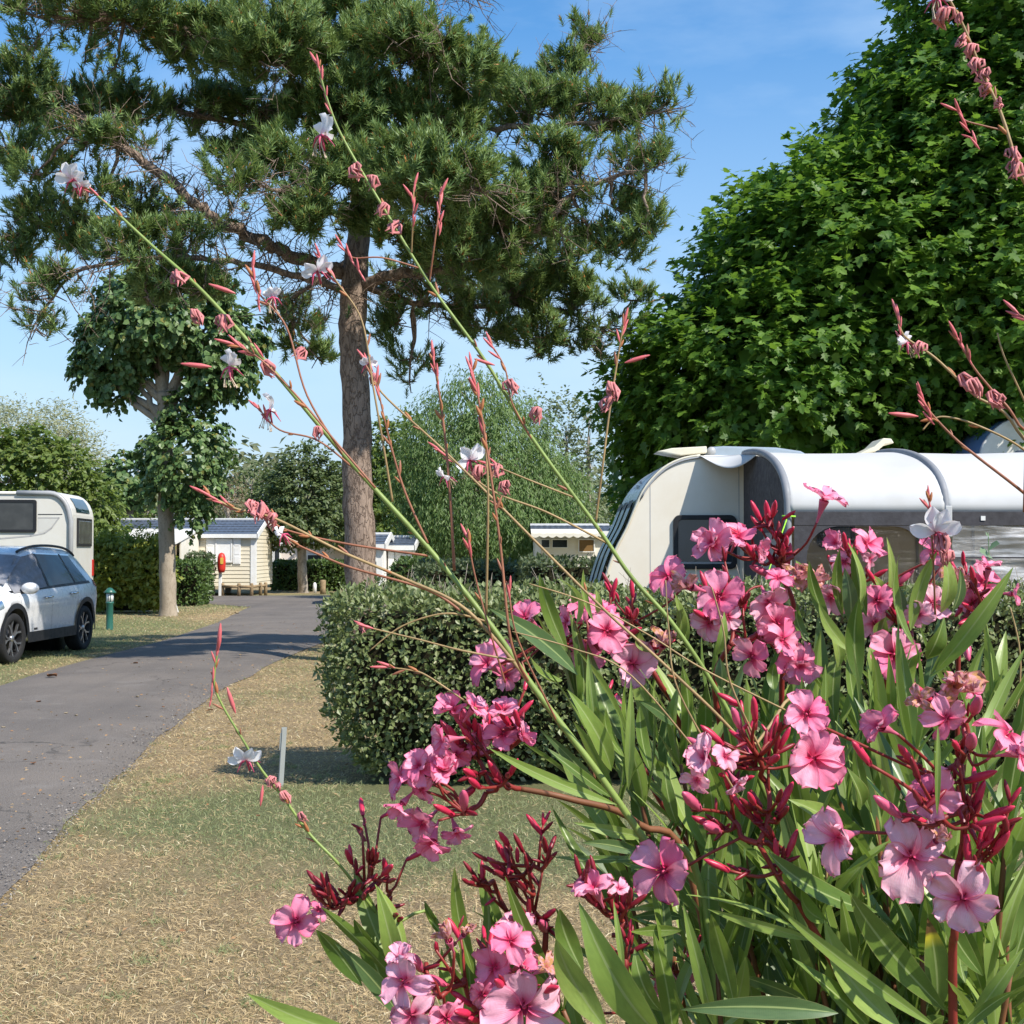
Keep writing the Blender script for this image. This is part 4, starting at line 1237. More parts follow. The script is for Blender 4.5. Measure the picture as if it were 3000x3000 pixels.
# seams, rail, marker lamps and grilles on the near side
for sx in (cpt(1905, 1500)[0], cpt(2165, 1500)[0], cpt(2165, 1500)[0] + 1.9):
    zt_s = min(ztop - .03, next((z for x_, z in nose if x_ >= sx), ztop) - .05)
    MB().box((sx - .004, yA - .0025, .45), (sx + .004, yA + .002, zt_s)).build("panel_seam", M["grey_line"], caravan)
rail_ = MB(); rail_.tube([(x + .02, yA - .012, z - .02) for x, z in nose[14:]] + [(x_end - .4, yA - .012, ztop - .02)], .012, 6); rail_.build("awning_rail", M["grey_trim"], caravan, fix=False)
for sx in (cpt(1850, 1650)[0], cpt(2100, 1650)[0]):
    MB().box((sx, yA - .018, .78), (sx + .09, yA + .002, .81)).build("marker_lamp", M["orange_lens"], caravan, bevel=.004)
vg = MB(); gx = cpt(1905, 1660)[0]; vg.box((gx, yA - .012, .80), (gx + .28, yA + .002, .98)); vo_ = vg.build("vent_grille", M["white_plastic"], caravan, bevel=.006)
for q_ in range(5):
    MB().box((gx + .02, yA - .018, .82 + q_ * .03), (gx + .26, yA - .0125, .835 + q_ * .03)).build("slat", M["grey_line"], vo_)
# ------------------------------------------------------------------ awning
m_awn = plain("white_awning_fabric", (0.52, 0.525, 0.525), 0.85, dirt=0.03, scale=1.5, bumps=0.05)
m_awn_arch = plain("grey_arch_sleeve", (0.24, 0.25, 0.27), 0.6, dirt=0.05)
m_awn_dark = plain("charcoal_awning_fabric", (0.058, 0.055, 0.062), 0.8, dirt=0.15, scale=5, bumps=0.2)
m_clear = clear_mat("clear_window_film", (0.80, 0.71, 0.60), 0.02, 0.1, 0.02)
m_clear2 = clear_mat("crinkled_window_film", (0.80, 0.80, 0.80), 0.04, 0.4, 0.45)
AY = 12.2
AXS = [at(2180, 1335, CD).x, at(2570, 1335, CD).x, at(2978, 1335, CD).x, at(2978, 1335, CD).x + 1.45]
zf = at(2290, 1502, AY).z
zt = at(2570, 1334, CD).z + .005
a0 = Vector((AXS[1] + .6, (AY + CD) / 2, 0))
awn = empty("caravan_awning", a0, label="white and charcoal inflatable awning pitched on the caravan side", cat="awning")


def arch(t, off=0.0):
    """t 0 at the caravan roof rail .. 1 at front eave: y,z"""
    a = t * PI / 2
    y = CD - .03 - (CD - .03 - AY) * math.sin(a) ** 1.05
    z = zf + (zt - zf) * math.cos(a) ** .80 if t < 1 else zf
    return y - off * math.sin(a), z + off * math.cos(a)


for k in range(3):
    x0, x1 = AXS[k], AXS[k + 1]
    def fn(u, v, x0=x0, x1=x1, k=k):
        y, z = arch(v)
        wr = .010 * math.sin(9 * v + 5 * u * (1 + v) + k) * math.sin(PI * u) * math.sin(PI * v) + .009 * math.sin(26 * v - 11 * u + 2 * k) * math.sin(PI * u) * math.sin(PI * v)
        sag = -.035 * math.sin(PI * u) * math.sin(PI * v)
        return (x0 + (x1 - x0) * u - a0.x, y - a0.y - wr * .5, z - a0.z + wr + sag)
    p_ = MB().grid(fn, 28, 22).build("roof_panel", m_awn, awn, fix=False)
    so = p_.modifiers.new("thick", "SOLIDIFY"); so.thickness = .006
for k, x in enumerate(AXS):
    ab = MB()
    pts = [Vector((x - a0.x, arch(t, -.02)[0] - a0.y, arch(t, .0)[1] - a0.z + .01)) for t in np.linspace(0.0, 1, 18)]
    pts += [Vector((x - a0.x, AY - a0.y, zf * (1 - s) - a0.z)) for s in (.15, .4, .7, 1)]
    ab.tube(pts, [.036] * 16 + [.034] * 2 + [.03] * 4, 10)
    ab.build("arch_pole", m_awn_arch, awn, fix=False)
# left side wall with a clear window
def side_outline(n=14):
    return [(arch(t)[0], arch(t)[1] - .03) for t in np.linspace(.02, 1, n)]
so_ = side_outline()
poly = [(CD - .03, .0)] + [(CD - .03, zt - .05)] + so_ + [(AY, .0)]
# panel = frame round a window opening (outer outline resampled to match inner)
def frame_panel(mb, poly, inner, x, th):
    mb.prism(poly, x, x + th, axes="yz")
swm = MB()
swm.prism([(y - a0.y, z) for y, z in poly], AXS[0] - .012 - a0.x, AXS[0] + .0 - a0.x, axes="yz")
sw = swm.build("side_wall", m_awn_dark, awn)
pw = MB(); pw.prism([(y - a0.y, z) for y, z in rrect(12.95, 1.45, .75, .62, .12)], AXS[0] - .020 - a0.x, AXS[0] - .0125 - a0.x, axes="yz")
pw.build("window_film", plain("grey_window_film", (.34, .34, .34), .35, dirt=.1, bumps=.1), sw)
# front panels: dark band, dark surround, clear window
zb = zf - at(2300, 1502, AY).z + at(2300, 1540, AY).z
def fy(x, z): return AY - a0.y
for k in range(3):
    x0, x1 = AXS[k] + .05 - a0.x, AXS[k + 1] - .05 - a0.x
    y = AY - a0.y
    MB().box((x0, y - .012, zb), (x1, y + .004, zf + .01)).build("front_band", m_awn_dark, awn, bevel=.004)
    if k == 0:
        cxx, czz, ww, hh = (x0 + x1) / 2 - .02, (zb - .012 + .5) / 2, (x1 - x0) * .80, zb - .5
        inn = rrect(cxx, czz, ww, hh, .28, 7)
        out = []
        for a_, b_ in inn:      # matching outer rectangle points
            dx, dz = a_ - cxx, b_ - czz
            sc_ = min(((x1 - x0) / 2) / max(abs(dx), 1e-6), ((zb - .0) / 2) / max(abs(dz), 1e-6))
            out.append((min(max(cxx + dx * sc_, x0), x1), min(max(czz + dz * sc_, .02), zb - .002)))
        f = MB(); ring(f, out, inn, y - .010, y + .002); fo = f.build("front_panel", m_awn_dark, awn)
        g = MB(); g.grid(lambda u, v: (cxx + (u - .5) * (ww + .04), y + .004 + .006 * math.sin(6 * u + 3 * v), czz + (v - .5) * (hh + .04)), 12, 8)
        g.build("clear_window", m_clear, fo, fix=False)
    else:
        f = MB(); f.box((x0, y - .010, .02), (x1, y + .002, .55)); fo = f.build("front_panel", m_awn_dark, awn)
        for zl, zh in ((.55, .80), (.80, 1.15), (1.15, 1.30), (1.30, 1.55), (1.55, zb)):
            pass
        g = MB(); g.grid(lambda u, v: (x0 + (x1 - x0) * u, y - .004 + .02 * math.sin(14 * v + 9 * u * v + 3 * u) * math.sin(PI * u) * .8 + .012 * math.sin(31 * v - 12 * u), .55 + (zb - .55) * v), 30, 26)
        g.build("crinkled_window", m_clear2, fo, fix=False)
        MB().box((x0, y - .03, 1.52), (x1, y - .026, 1.535)).build("window_seam", m_awn_dark, fo)
        MB().box((x0 + .25, y - .02, zf - .07), (x0 + .29, y - .0125, zf - .03)).build("clip", M["white_plastic"], fo)
# corner legs wrapped in white at the arch feet
for x in AXS[1:3]:
    MB().box((x - .03 - a0.x, AY - .068 - a0.y, zb - .1), (x + .03 - a0.x, AY - .052 - a0.y, zf + .06)).build("corner_flap", m_awn, awn, bevel=.006)
# sagging cloth flap between the caravan roof and the first arch
fl0, fl1 = at(2048, 1340, CD) - a0, at(2236, 1362, CD - .35) - a0
def flap(u, v):
    b_ = Vector((fl0.x, CD - .02 - a0.y, fl0.z)).lerp(Vector((AXS[0] - a0.x, CD - .03 - a0.y, zt)), u)
    yy, zz = arch(.22 * u)
    e = Vector((b_.x, yy - a0.y - .1 * u, zz - .01 - .06 * math.sin(PI * u) * u))
    q = b_.lerp(e, v)
    return (q.x, q.y, q.z - .16 * math.sin(PI * u) * v * .75)
fo = MB().grid(flap, 18, 6).build("side_flap", m_awn, awn, fix=False)
s_ = fo.modifiers.new("thick", "SOLIDIFY"); s_.thickness = .004
m_lime = plain("lime_guy_rope", (.35, .75, .05), .5)
MB().tube([Vector((AXS[0], AY, zf - .02)) - a0, Vector((AXS[0] - .3, AY - .25, 1.2)) - a0, Vector((AXS[0] - .9, AY - .75, 0.0)) - a0], .006, 5).build("guy_rope", m_lime, awn)
MB().tube([Vector((AXS[0] - .06, AY - .02, zf - .03)) - a0, Vector((AXS[0] + .06, AY - .03, zf - .035)) - a0], .009, 6).build("toggle", m_lime, awn)

# ------------------------------------------------------------------ another vehicle's blue nose behind the maple shade
d2 = 18.6
bb = at(2990, 1320, d2)
rv = empty("parked_camper", (bb.x + 1.2, d2 + 1, 0), label="pale blue rounded camper nose peeking over the awning at the far edge", cat="camper")
r0 = Vector((bb.x + 1.2, d2 + 1, 0))
pts = [at(px, py, d2) - r0 for px, py in ((2850, 1420), (2868, 1330), (2885, 1290), (2915, 1255), (2960, 1228), (3050, 1210))]
pr = [(p.x, p.z) for p in catmull(pts, 3)]
pr = [(pr[0][0] - .1, .4)] + pr + [(pr[-1][0] + 3.0, pr[-1][1]), (pr[-1][0] + 3.0, .4)]
MB().prism(pr, -1, 1.1).build("body", M["motorhome_white"], rv, bevel=.03)
pt = [(p.x, p.z) for p in catmull(pts, 3)]
sh = MB(); sh.grid(lambda u, v: (pt[int(u * (len(pt) - 1))][0] - .01, -1.02 + 2.1 * v * .5, pt[int(u * (len(pt) - 1))][1] + .012), len(pt) - 1, 4)
sh.build("blue_panel", plain("blue_panel", (.18, .30, .62), .2, dirt=.05), rv, fix=False)
for sx in (.0, 2.6):
    w = MB(); w.lathe([(0, -.1), (.3, -.1), (.33, -.06), (.33, .06), (.3, .1), (0, .1)], 24, 0, Matrix.Translation((sx + .2, -.85, .33)) @ Matrix.Rotation(PI / 2, 4, "X")); w.build("wheel", M["rubber"], rv)
MB().box((.2, -.9, .3), (3.6, .9, .42)).build("chassis", M["black_plastic"], rv)

# ================================================================== MOTORHOME
mh_n = Vector((at(211, 1600, 28.0).x, 28.0, 0))
mh_f = Vector((at(275, 1600, 30.2).x, 30.2, 0))
ax = (mh_f - mh_n); ax.z = 0
rz = math.atan2(ax.y, ax.x) - PI / 2          # local +Y = along the rear wall (away), local -X = towards the cab
W = ax.length
mh = empty("motorhome", mh_n, rz, label="white motorhome with long dark side window behind the white car", cat="motorhome")
HT = at(211, 1440, 28.0).z
Lm = 7.2
# side outline (x,z): rear at x=0 with rounded shoulder, cab at -Lm
out = [(0.0, .42), (0.0, HT - .55)] + [(-.42 + .42 * math.cos(a), HT - .55 + .55 * math.sin(a)) for a in np.linspace(.15, PI / 2, 7)] + [(-Lm + 1.3, HT), (-Lm + .55, HT - .35), (-Lm + .1, HT - 1.1), (-Lm - .55, 1.15), (-Lm - 1.0, .95), (-Lm - 1.15, .42)]
MB().prism(out, 0, W).build("body", M["motorhome_white"], mh, bevel=.05, seg=3)
MB().box((-Lm - .9, .1, .2), (-.15, W - .1, .43)).build("underbody", M["black_plastic"], mh)
# corner profile strip along the rear edge of the side
cs = MB(); pth = [(-.03, -.008, .45), (-.03, -.008, HT - .6)] + [(-.45 + .40 * math.cos(a), -.008, HT - .58 + .54 * math.sin(a)) for a in np.linspace(.15, PI / 2, 8)] + [(-1.1, -.008, HT - .035)]
cs.tube(pth, .055, 8); cs.build("corner_profile", M["grey_trim"], mh, fix=False)
rl = MB(); rl.tube([(-Lm + 1.3, -.01, HT - .03), (-1.1, -.008, HT - .035)], .03, 8); rl.build("roof_rail", M["white_plastic"], mh, fix=False)


def mloc(px, py):
    """pixel -> local x,z on the near side wall"""
    r = at(px, py, 1.0) - Vector((0, 0, CAM_H)); o = Vector((0, 0, CAM_H))
    nrmv = Vector((math.cos(rz + PI / 2 + PI), math.sin(rz + PI / 2 + PI), 0))
    nv = Vector((-math.sin(rz), math.cos(rz), 0))     # wall normal (local y)
    t = (mh_n - o).dot(nv) / r.dot(nv)
    p = o + r * t - mh_n
    return (p.x * math.cos(rz) + p.y * math.sin(rz), p.z)


x1, z1 = mloc(108, 1464); _, z0 = mloc(108, 1560)
wf = MB(); ring(wf, rrect(x1 - .9, (z0 + z1) / 2, 1.8, z1 - z0, .05), rrect(x1 - .9, (z0 + z1) / 2, 1.68, z1 - z0 - .12, .03), -.035, .01)
wo = wf.build("side_window", M["black_plastic"], mh, bevel=.006)
MB().prism(rrect(x1 - .9, (z0 + z1) / 2, 1.69, z1 - z0 - .11, .03), -.02, .006).build("pane", glass_mat("motorhome_glass", (.035, .035, .033), .08), wo)
MB().box((x1 - 1.0, -.026, z0 + .07), (x1 - .9, -.0205, z0 + .09)).build("catch", M["black_plastic"], wo)
# printed stripes
def strip(pts, w, mat, nm="stripe"):
    b = MB()
    q = [mloc(*p) for p in pts]
    for i in range(len(q) - 1):
        a_, b_ = Vector((q[i][0], 0, q[i][1])), Vector((q[i + 1][0], 0, q[i + 1][1]))
        nn_ = Vector((-(b_ - a_).z, 0, (b_ - a_).x)).normalized() * w / 2
        e = (b_ - a_).normalized() * w * .3
        b.add([a_ - e - nn_ + Vector((0, -.004, 0)), b_ + e - nn_ + Vector((0, -.004, 0)), b_ + e + nn_ + Vector((0, -.004, 0)), a_ - e + nn_ + Vector((0, -.004, 0))], [(0, 1, 2, 3)])
    b.build(nm, mat, mh, fix=False)
strip([(112, 1507), (182, 1507)], .018, M["dark_line"])
strip([(173, 1517), (150, 1548), (130, 1562), (90, 1570), (0, 1578), (-90, 1585)], .03, M["grey_line"])
strip([(112, 1517), (173, 1517)], .02, M["grey_line"])
sw_ = MB(); q = [mloc(*p) for p in ((112, 1521), (166, 1521), (145, 1548), (128, 1558), (112, 1561))]
sw_.add([(a_, -.003, b_) for a_, b_ in q], [tuple(range(len(q)))]); sw_.build("grey_panel", plain("light_grey_decal", (.60, .60, .57), .4, dirt=.03), mh, fix=False)
# rear wall: windows and lights (local x = 0 plane)
def rbox(y0, y1, z0, z1, t, mat, nm, par=mh, bev=.012):
    return MB().box((-.01, y0, z0), (t, y1, z1)).build(nm, mat, par, bevel=bev)
zw = lambda py: at(240, py, 29).z
rw = rbox(.42, W - .35, zw(1601), zw(1519), .03, M["black_plastic"], "rear_window")
rbox(.50, W - .43, zw(1594), zw(1526), .034, glass_mat("rear_glass", (.08, .08, .075), .1), "pane", rw)
up = MB(); up.prism([(.45, HT - .52), (W - .45, HT - .52), (W - .6, HT - .18), (.6, HT - .18)], -.3, -.0, axes="yz")
tp = MB(); tp.grid(lambda u, v: (-.42 + .43 * math.cos(.25 + .65 * v), .45 + (W - .9) * u, HT - .55 + .56 * math.sin(.25 + .65 * v)), 6, 6); tp.build("roof_window", M["blue_glass"], mh, fix=False)
for y_ in (.08, W - .2):
    rbox(y_, y_ + .1, zw(1690), zw(1640), .03, M["red_lens"], "tail_light")
    rbox(y_, y_ + .1, zw(1742), zw(1705), .03, M["orange_lens"], "tail_light")
rbox(.1, W - .1, .45, .75, .06, M["white_plastic"], "bumper", bev=.03)
for sx in (-1.7, -Lm + .2):
    for sy in (.14, W - .14):
        rot = Matrix.Translation((sx, sy, .34)) @ Matrix.Rotation(PI / 2, 4, "X")
        w = MB(); w.lathe([(.17, -.1), (.31, -.1), (.34, -.06), (.34, .06), (.31, .1), (.17, .1)], 28, 0, rot); wo = w.build("wheel", M["rubber"], mh)
        r = MB(); r.lathe([(0, -.07), (.17, -.07), (.18, -.09), (.18, .09), (.17, .07), (0, .09)], 20, 0, rot); r.build("rim", M["grey_trim"], wo)
ws = MB(); ws.add([(-Lm + .50, .15, HT - .38), (-Lm + .08, .15, HT - 1.08), (-Lm + .08, W - .15, HT - 1.08), (-Lm + .50, W - .15, HT - .38)], [(0, 1, 2, 3)]); ws.build("windscreen", M["glass"], mh, fix=False)
# ================================================================== WHITE SUV
# local frame: +X forward, +Y left (visible side), origin on the ground under the front axle
WB, TY = 2.67, 0.36          # wheelbase, tyre radius
fw = at(22, 1700, 19.15); rw_ = at(226, 1700, 21.75)
fwd = Vector((fw.x - rw_.x, fw.y - rw_.y, 0)).normalized()
crz = math.atan2(fwd.y, fwd.x)
left = Vector((-fwd.y, fwd.x, 0))
corg = Vector((fw.x, fw.y, 0)) - left * .80
car = empty("parked_suv", corg, crz, label="white SUV with grey cloth over its windscreen parked on the grass", cat="car")
ST = [  # x, bottom z, sill half width, waist half width, belt z, top half width, top z
    (-3.60, .62, .52, .60, .98, .52, 1.06), (-3.55, .42, .78, .82, 1.02, .62, 1.12), (-3.42, .34, .86, .88, 1.06, .60, 1.36), (-3.25, .30, .89, .91, 1.08, .58, 1.50), (-2.95, .28, .91, .925, 1.07, .585, 1.575),
    (-2.60, .27, .915, .93, 1.05, .60, 1.615), (-2.10, .26, .915, .93, 1.03, .62, 1.64), (-1.60, .26, .915, .93, 1.02, .63, 1.645), (-1.15, .26, .915, .93, 1.01, .62, 1.62), (-.80, .26, .915, .93, 1.00, .60, 1.55),
    (-.45, .26, .915, .93, .995, .62, 1.38), (-.10, .26, .915, .93, .985, .66, 1.18), (.12, .26, .915, .925, .97, .68, 1.06), (.40, .27, .91, .915, .93, .66, 1.015), (.65, .29, .86, .88, .86, .60, .96), (.82, .34, .76, .78, .78, .52, .86), (.90, .45, .58, .60, .70, .45, .74)]

ST = [((s[0] + 2.67) * .80 - 2.67 if s[0] < -2.67 else s[0],) + s[1:] for s in ST]


def sect(x):
    xs = [s[0] for s in ST]
    return [float(np.interp(x, xs, [s[k] for s in ST])) for k in range(1, 7)]


def half_section(x):
    zb, ws, ww, zb2, wt, zt_ = sect(x)
    h = zb2 - zb
    return [(0, zb), (ws * .80, zb), (ws * .97, zb + .05), (ws, zb + h * .18), (ws * 1.0, zb + h * .40), (ww, zb + h * .70), (ww * .985, zb + h * .90), (ww * .945, zb2),
            (ww * .945 + (wt - ww * .945) * .33, zb2 + (zt_ - .06 - zb2) * .36), (ww * .945 + (wt - ww * .945) * .70, zb2 + (zt_ - .06 - zb2) * .72), (wt, zt_ - .055), (wt * .90, zt_ - .012), (wt * .6, zt_ + .006), (0, zt_ + .014)]


def side_y(x, z):
    p = half_section(x)[3:11]
    return float(np.interp(z, [b for a, b in p], [a for a, b in p]))


xs = sorted(set([s[0] for s in ST] + list(np.linspace(-3.25, .7, 34))))
bd = MB()
k = len(half_section(0))
vs, fs = [], []
for x in xs:
    h = half_section(x)
    full = h + [(-a, b) for a, b in h[-2:0:-1]]
    vs += [(x, a, b) for a, b in full]
m_ = len(full)
for i in range(len(xs) - 1):
    for j in range(m_):
        fs.append((i * m_ + j, i * m_ + (j + 1) % m_, (i + 1) * m_ + (j + 1) % m_, (i + 1) * m_ + j))
fs.append(tuple(range(m_))); fs.append(tuple((len(xs) - 1) * m_ + j for j in range(m_)))
bd.add(vs, fs, 0, True)
body = bd.build("body", [M["white_paint"], M["black_plastic"]], car)
# wheel wells cut out of the shell, then filled with dark liners
for i, x in enumerate((0, -WB)):
    cm_ = MB().lathe([(0, -1.2), (.425, -1.2), (.425, 1.2), (0, 1.2)], 32, 0, Matrix.Translation((x, 0, .37)) @ Matrix.Rotation(PI / 2, 4, "X"))
    me = cm_.mesh("wheel_well_cutter", M["black_plastic"])
    import bmesh
    bm = bmesh.new(); bm.from_mesh(me); bmesh.ops.remove_doubles(bm, verts=bm.verts, dist=1e-4); bmesh.ops.recalc_face_normals(bm, faces=bm.faces); bm.to_mesh(me); bm.free()
    co_ = bpy.data.objects.new("wheel_well_cutter", me); COL.objects.link(co_); co_.parent = car
    bo = body.modifiers.new("well", "BOOLEAN"); bo.operation = "DIFFERENCE"; bo.object = co_; bo.solver = "EXACT"
bpy.context.view_layer.update()
dg = bpy.context.evaluated_depsgraph_get()
me2 = bpy.data.meshes.new_from_object(body.evaluated_get(dg))
body.modifiers.clear(); body.data = me2
for o in [o for o in bpy.data.objects if o.name.startswith("wheel_well_cutter")]:
    bpy.data.objects.remove(o)
for x in (0, -WB):
    ln_ = MB().lathe([(.0, -.60), (.424, -.60), (.424, .60), (0, .60)], 32, 0, Matrix.Translation((x, 0, .37)) @ Matrix.Rotation(PI / 2, 4, "X"))
    # liner: only an inner drum
    MB().lathe([(.0, -.50), (.41, -.50), (.41, .50), (0, .50)], 32, 0, Matrix.Translation((x, 0, .37)) @ Matrix.Rotation(PI / 2, 4, "X")).build("wheel_well", M["black_plastic"], car)


def patch(pts4, nu, nv, off, mat, name, parent=car, fn=None):
    """bilinear patch in side view (x,z) laid on the left flank, pushed out by off"""
    (a, b, c_, d) = pts4
    def g(u, v):
        x = (a[0] * (1 - u) + b[0] * u) * (1 - v) + (d[0] * (1 - u) + c_[0] * u) * v
        z = (a[1] * (1 - u) + b[1] * u) * (1 - v) + (d[1] * (1 - u) + c_[1] * u) * v
        o_ = off + (fn(u, v) if fn else 0)
        return (x, side_y(x, z) + o_, z)
    return MB().grid(g, nu, nv).build(name, mat, parent, fix=False)


def mirrored(o):
    me = o.data.copy()
    for v in me.vertices: v.co.y = -v.co.y
    me.flip_normals()
    c_ = bpy.data.objects.new(o.name, me); COL.objects.link(c_); c_.parent = o.parent
    return c_


# side glass: cloth over the front door window, bare rear door glass and quarter light
sg = []
sg.append(patch([(-2.32, 1.065), (-1.33, 1.05), (-1.30, 1.53), (-2.18, 1.535)], 12, 8, .006, M["blue_glass"], "rear_door_window"))
sg.append(patch([(-2.86, 1.10), (-2.38, 1.075), (-2.24, 1.53), (-2.62, 1.50)], 8, 6, .006, M["blue_glass"], "quarter_window"))
sg.append(patch([(-1.27, 1.045), (-.12, 1.015), (-.66, 1.42), (-1.24, 1.53)], 12, 8, .005, M["blue_glass"], "front_door_window"))
for o in list(sg): mirrored(o)
tr_ = []
tr_.append(patch([(-2.95, 1.065), (.0, .99), (-.02, 1.02), (-2.93, 1.105)], 24, 2, .008, M["black_plastic"], "belt_trim"))
tr_.append(patch([(-2.66, 1.50), (-1.24, 1.535), (-1.24, 1.555), (-2.70, 1.525)], 20, 2, .008, M["chrome"], "roof_trim"))
tr_.append(patch([(-1.325, 1.05), (-1.265, 1.05), (-1.245, 1.54), (-1.30, 1.54)], 2, 8, .010, M["black_plastic"], "door_pillar"))
tr_.append(patch([(-2.38, 1.075), (-2.32, 1.07), (-2.18, 1.535), (-2.24, 1.53)], 2, 8, .010, M["black_plastic"], "door_pillar"))
# lower cladding and arches
tr_.append(patch([(-2.26, .27), (-.42, .27), (-.42, .42), (-2.26, .42)], 16, 4, .012, M["black_plastic"], "sill_cladding"))
for o in tr_: mirrored(o)
for x in (0, -WB):
    def arc(u, v, x=x):
        a = math.radians(-8 + 196 * u); r = .405 + .075 * v
        px_, pz_ = x + r * math.cos(a), .37 + r * math.sin(a)
        pz_ = max(pz_, .30)
        return (px_, max(side_y(px_, max(pz_, .33)), .80) + .014, pz_)
    o = MB().grid(arc, 30, 3).build("wheel_arch_trim", M["black_plastic"], car, fix=False); mirrored(o)
# seams
for pts in ([(-1.30, .43), (-1.295, .43), (-1.285, 1.04), (-1.29, 1.04)], [(-.33, .43), (-.325, .43), (-.14, 1.0), (-.145, 1.0)], [(-2.28, .72), (-2.275, .72), (-2.40, 1.07), (-2.405, 1.07)]):
    mirrored(patch(pts, 1, 8, .003, M["dark_line"], "door_seam"))
# handles
for x in (-1.12, -2.12):
    z = .90 if x > -2 else .93
    h_ = MB()
    h_.tube([(x - .13, side_y(x - .13, z) + .012, z), (x - .09, side_y(x, z) + .045, z + .004), (x + .07, side_y(x, z) + .045, z - .004), (x + .11, side_y(x + .1, z) + .012, z - .006)], .018, 8)
    mirrored(h_.build("door_handle", M["chrome"], car, fix=False))
# grey cloth cover over windscreen and front door window, rumpled
def rum(u, v): return .012 + .014 * abs(math.sin(9 * u + 4 * v)) * math.sin(PI * min(1, max(0, u))) + .010 * math.sin(17 * v + 6 * u)
cv = patch([(-1.20, 1.05), (-.03, .985), (-.60, 1.47), (-1.22, 1.545)], 20, 14, .006, M["grey_cloth"], "windscreen_cover", fn=rum)
mirrored(cv)
def wsf(u, v):
    x = -.02 - .72 * v + .012 * math.sin(11 * u)
    h = half_section(x)
    w = h[10][0] * 1.02
    yy = (2 * u - 1) * (w + .06)
    zt_ = sect(x)[5]
    z = zt_ + .03 - .07 * (2 * u - 1) ** 4 + .008 * math.sin(13 * u + 7 * v)
    return (x, yy, z)
MB().grid(wsf, 22, 12).build("windscreen_sheet", M["grey_cloth"], cv, fix=False)
# door mirror
mi_ = MB(); c_ = Vector((-.28, side_y(-.28, 1.0) + .14, 1.05))
mi_.lathe([(.0, -.085), (.055, -.075), (.085, -.03), (.09, .01), (.075, .06), (.0, .075)], 18, 0, Matrix.Translation(c_) @ Matrix.Rotation(PI / 2, 4, "Y") @ Matrix.Diagonal((.95, 1.45, .9, 1)))
mo = mi_.build("door_mirror", M["white_paint"], car)
mirrored(mo)
ma = MB().tube([c_ + Vector((0, -.17, -.06)), c_ + Vector((0, -.06, -.04))], .03, 8).build("mirror_arm", M["black_plastic"], car); mirrored(ma)
# roof rails
rr_ = MB(); pts = [Vector((x, sect(x)[4] * .93, sect(x)[5] + dz)) for x, dz in ((-.85, .005), (-1.0, .014), (-1.4, .018), (-2.0, .018), (-2.6, .012), (-2.95, .004), (-3.1, -.01))]
rr_.tube(catmull(pts, 4), .020, 8); mirrored(rr_.build("roof_rail", M["black_plastic"], car, fix=False))
# lights, bumpers, grille
tl = patch([(-3.34, .98), (-3.10, 1.03), (-3.13, 1.11), (-3.33, 1.13)], 6, 4, .012, M["red_lens"], "tail_light"); mirrored(tl)
hl = patch([(.36, .80), (.74, .72), (.76, .80), (.40, .90)], 6, 4, .012, M["chrome"], "headlight"); mirrored(hl)
MB().box((.80, -.45, .50), (.925, .45, .70)).build("grille", M["black_plastic"], car, bevel=.02)
MB().box((.62, -.70, .26), (.86, .70, .42)).build("front_bumper", M["black_plastic"], car, bevel=.04)
MB().box((-3.40, -.72, .34), (-3.25, .72, .55)).build("rear_bumper", M["black_plastic"], car, bevel=.04)
fb = patch([(-.78, .44), (-.66, .44), (-.64, .47), (-.76, .47)], 2, 1, .006, M["dark_line"], "door_badge"); mirrored(fb)


def wheel(x, y, side, steer=0):
    root_m = Matrix.Translation((x, y, TY - .005)) @ Matrix.Rotation(steer, 4, "Z") @ Matrix.Rotation(-side * PI / 2, 4, "X")   # local +Z points outwards
    t = MB(); t.lathe([(.245, -.115), (.33, -.115), (.352, -.095), (.36, -.05), (.36, .05), (.352, .095), (.33, .115), (.262, .112), (.245, .095)], 40, 0, root_m)
    w = t.build("wheel", M["rubber"], car)
    r = MB()
    r.lathe([(.250, .098), (.258, .108), (.266, .104), (.256, .092), (.250, .088)], 40, 0, root_m)
    r.lathe([(.250, .088), (.243, .06), (.235, -.1)], 40, 1, root_m)
    for k in range(5):
        for s in (-1, 1):
            a = k * 2 * PI / 5; a2 = a + s * .30
            p0 = Vector((.045 * math.cos(a), .045 * math.sin(a), .085)); pm = Vector((.15 * math.cos(a + s * .10), .15 * math.sin(a + s * .10), .088)); p1 = Vector((.255 * math.cos(a2), .255 * math.sin(a2), .095))
            for q0, q1, w0, w1 in ((p0, pm, .014, .009), (pm, p1, .009, .015)):
                d = (q1 - q0).normalized(); n_ = Vector((-d.y, d.x, 0))
                vv = [q0 - n_ * w0, q0 + n_ * w0, q1 + n_ * w1, q1 - n_ * w1]
                vv += [q - Vector((0, 0, .03)) for q in vv]
                r.add([root_m @ q for q in vv], [(0, 1, 2, 3), (4, 7, 6, 5), (0, 4, 5, 1), (1, 5, 6, 2), (2, 6, 7, 3), (3, 7, 4, 0)])
    r.lathe([(0, .092), (.035, .092), (.05, .08), (.05, .05)], 16, 0, root_m)
    r.build("rim", [M["alloy"], M["black_plastic"]], w)
    d = MB(); d.lathe([(0, .02), (.24, .02), (.24, .0), (0, .0)], 24, 0, root_m); d.build("brake_disc", M["black_plastic"], w)


for sd in (1, -1):
    wheel(0, sd * .80, sd, steer=-.06)
    wheel(-WB, sd * .80, sd)
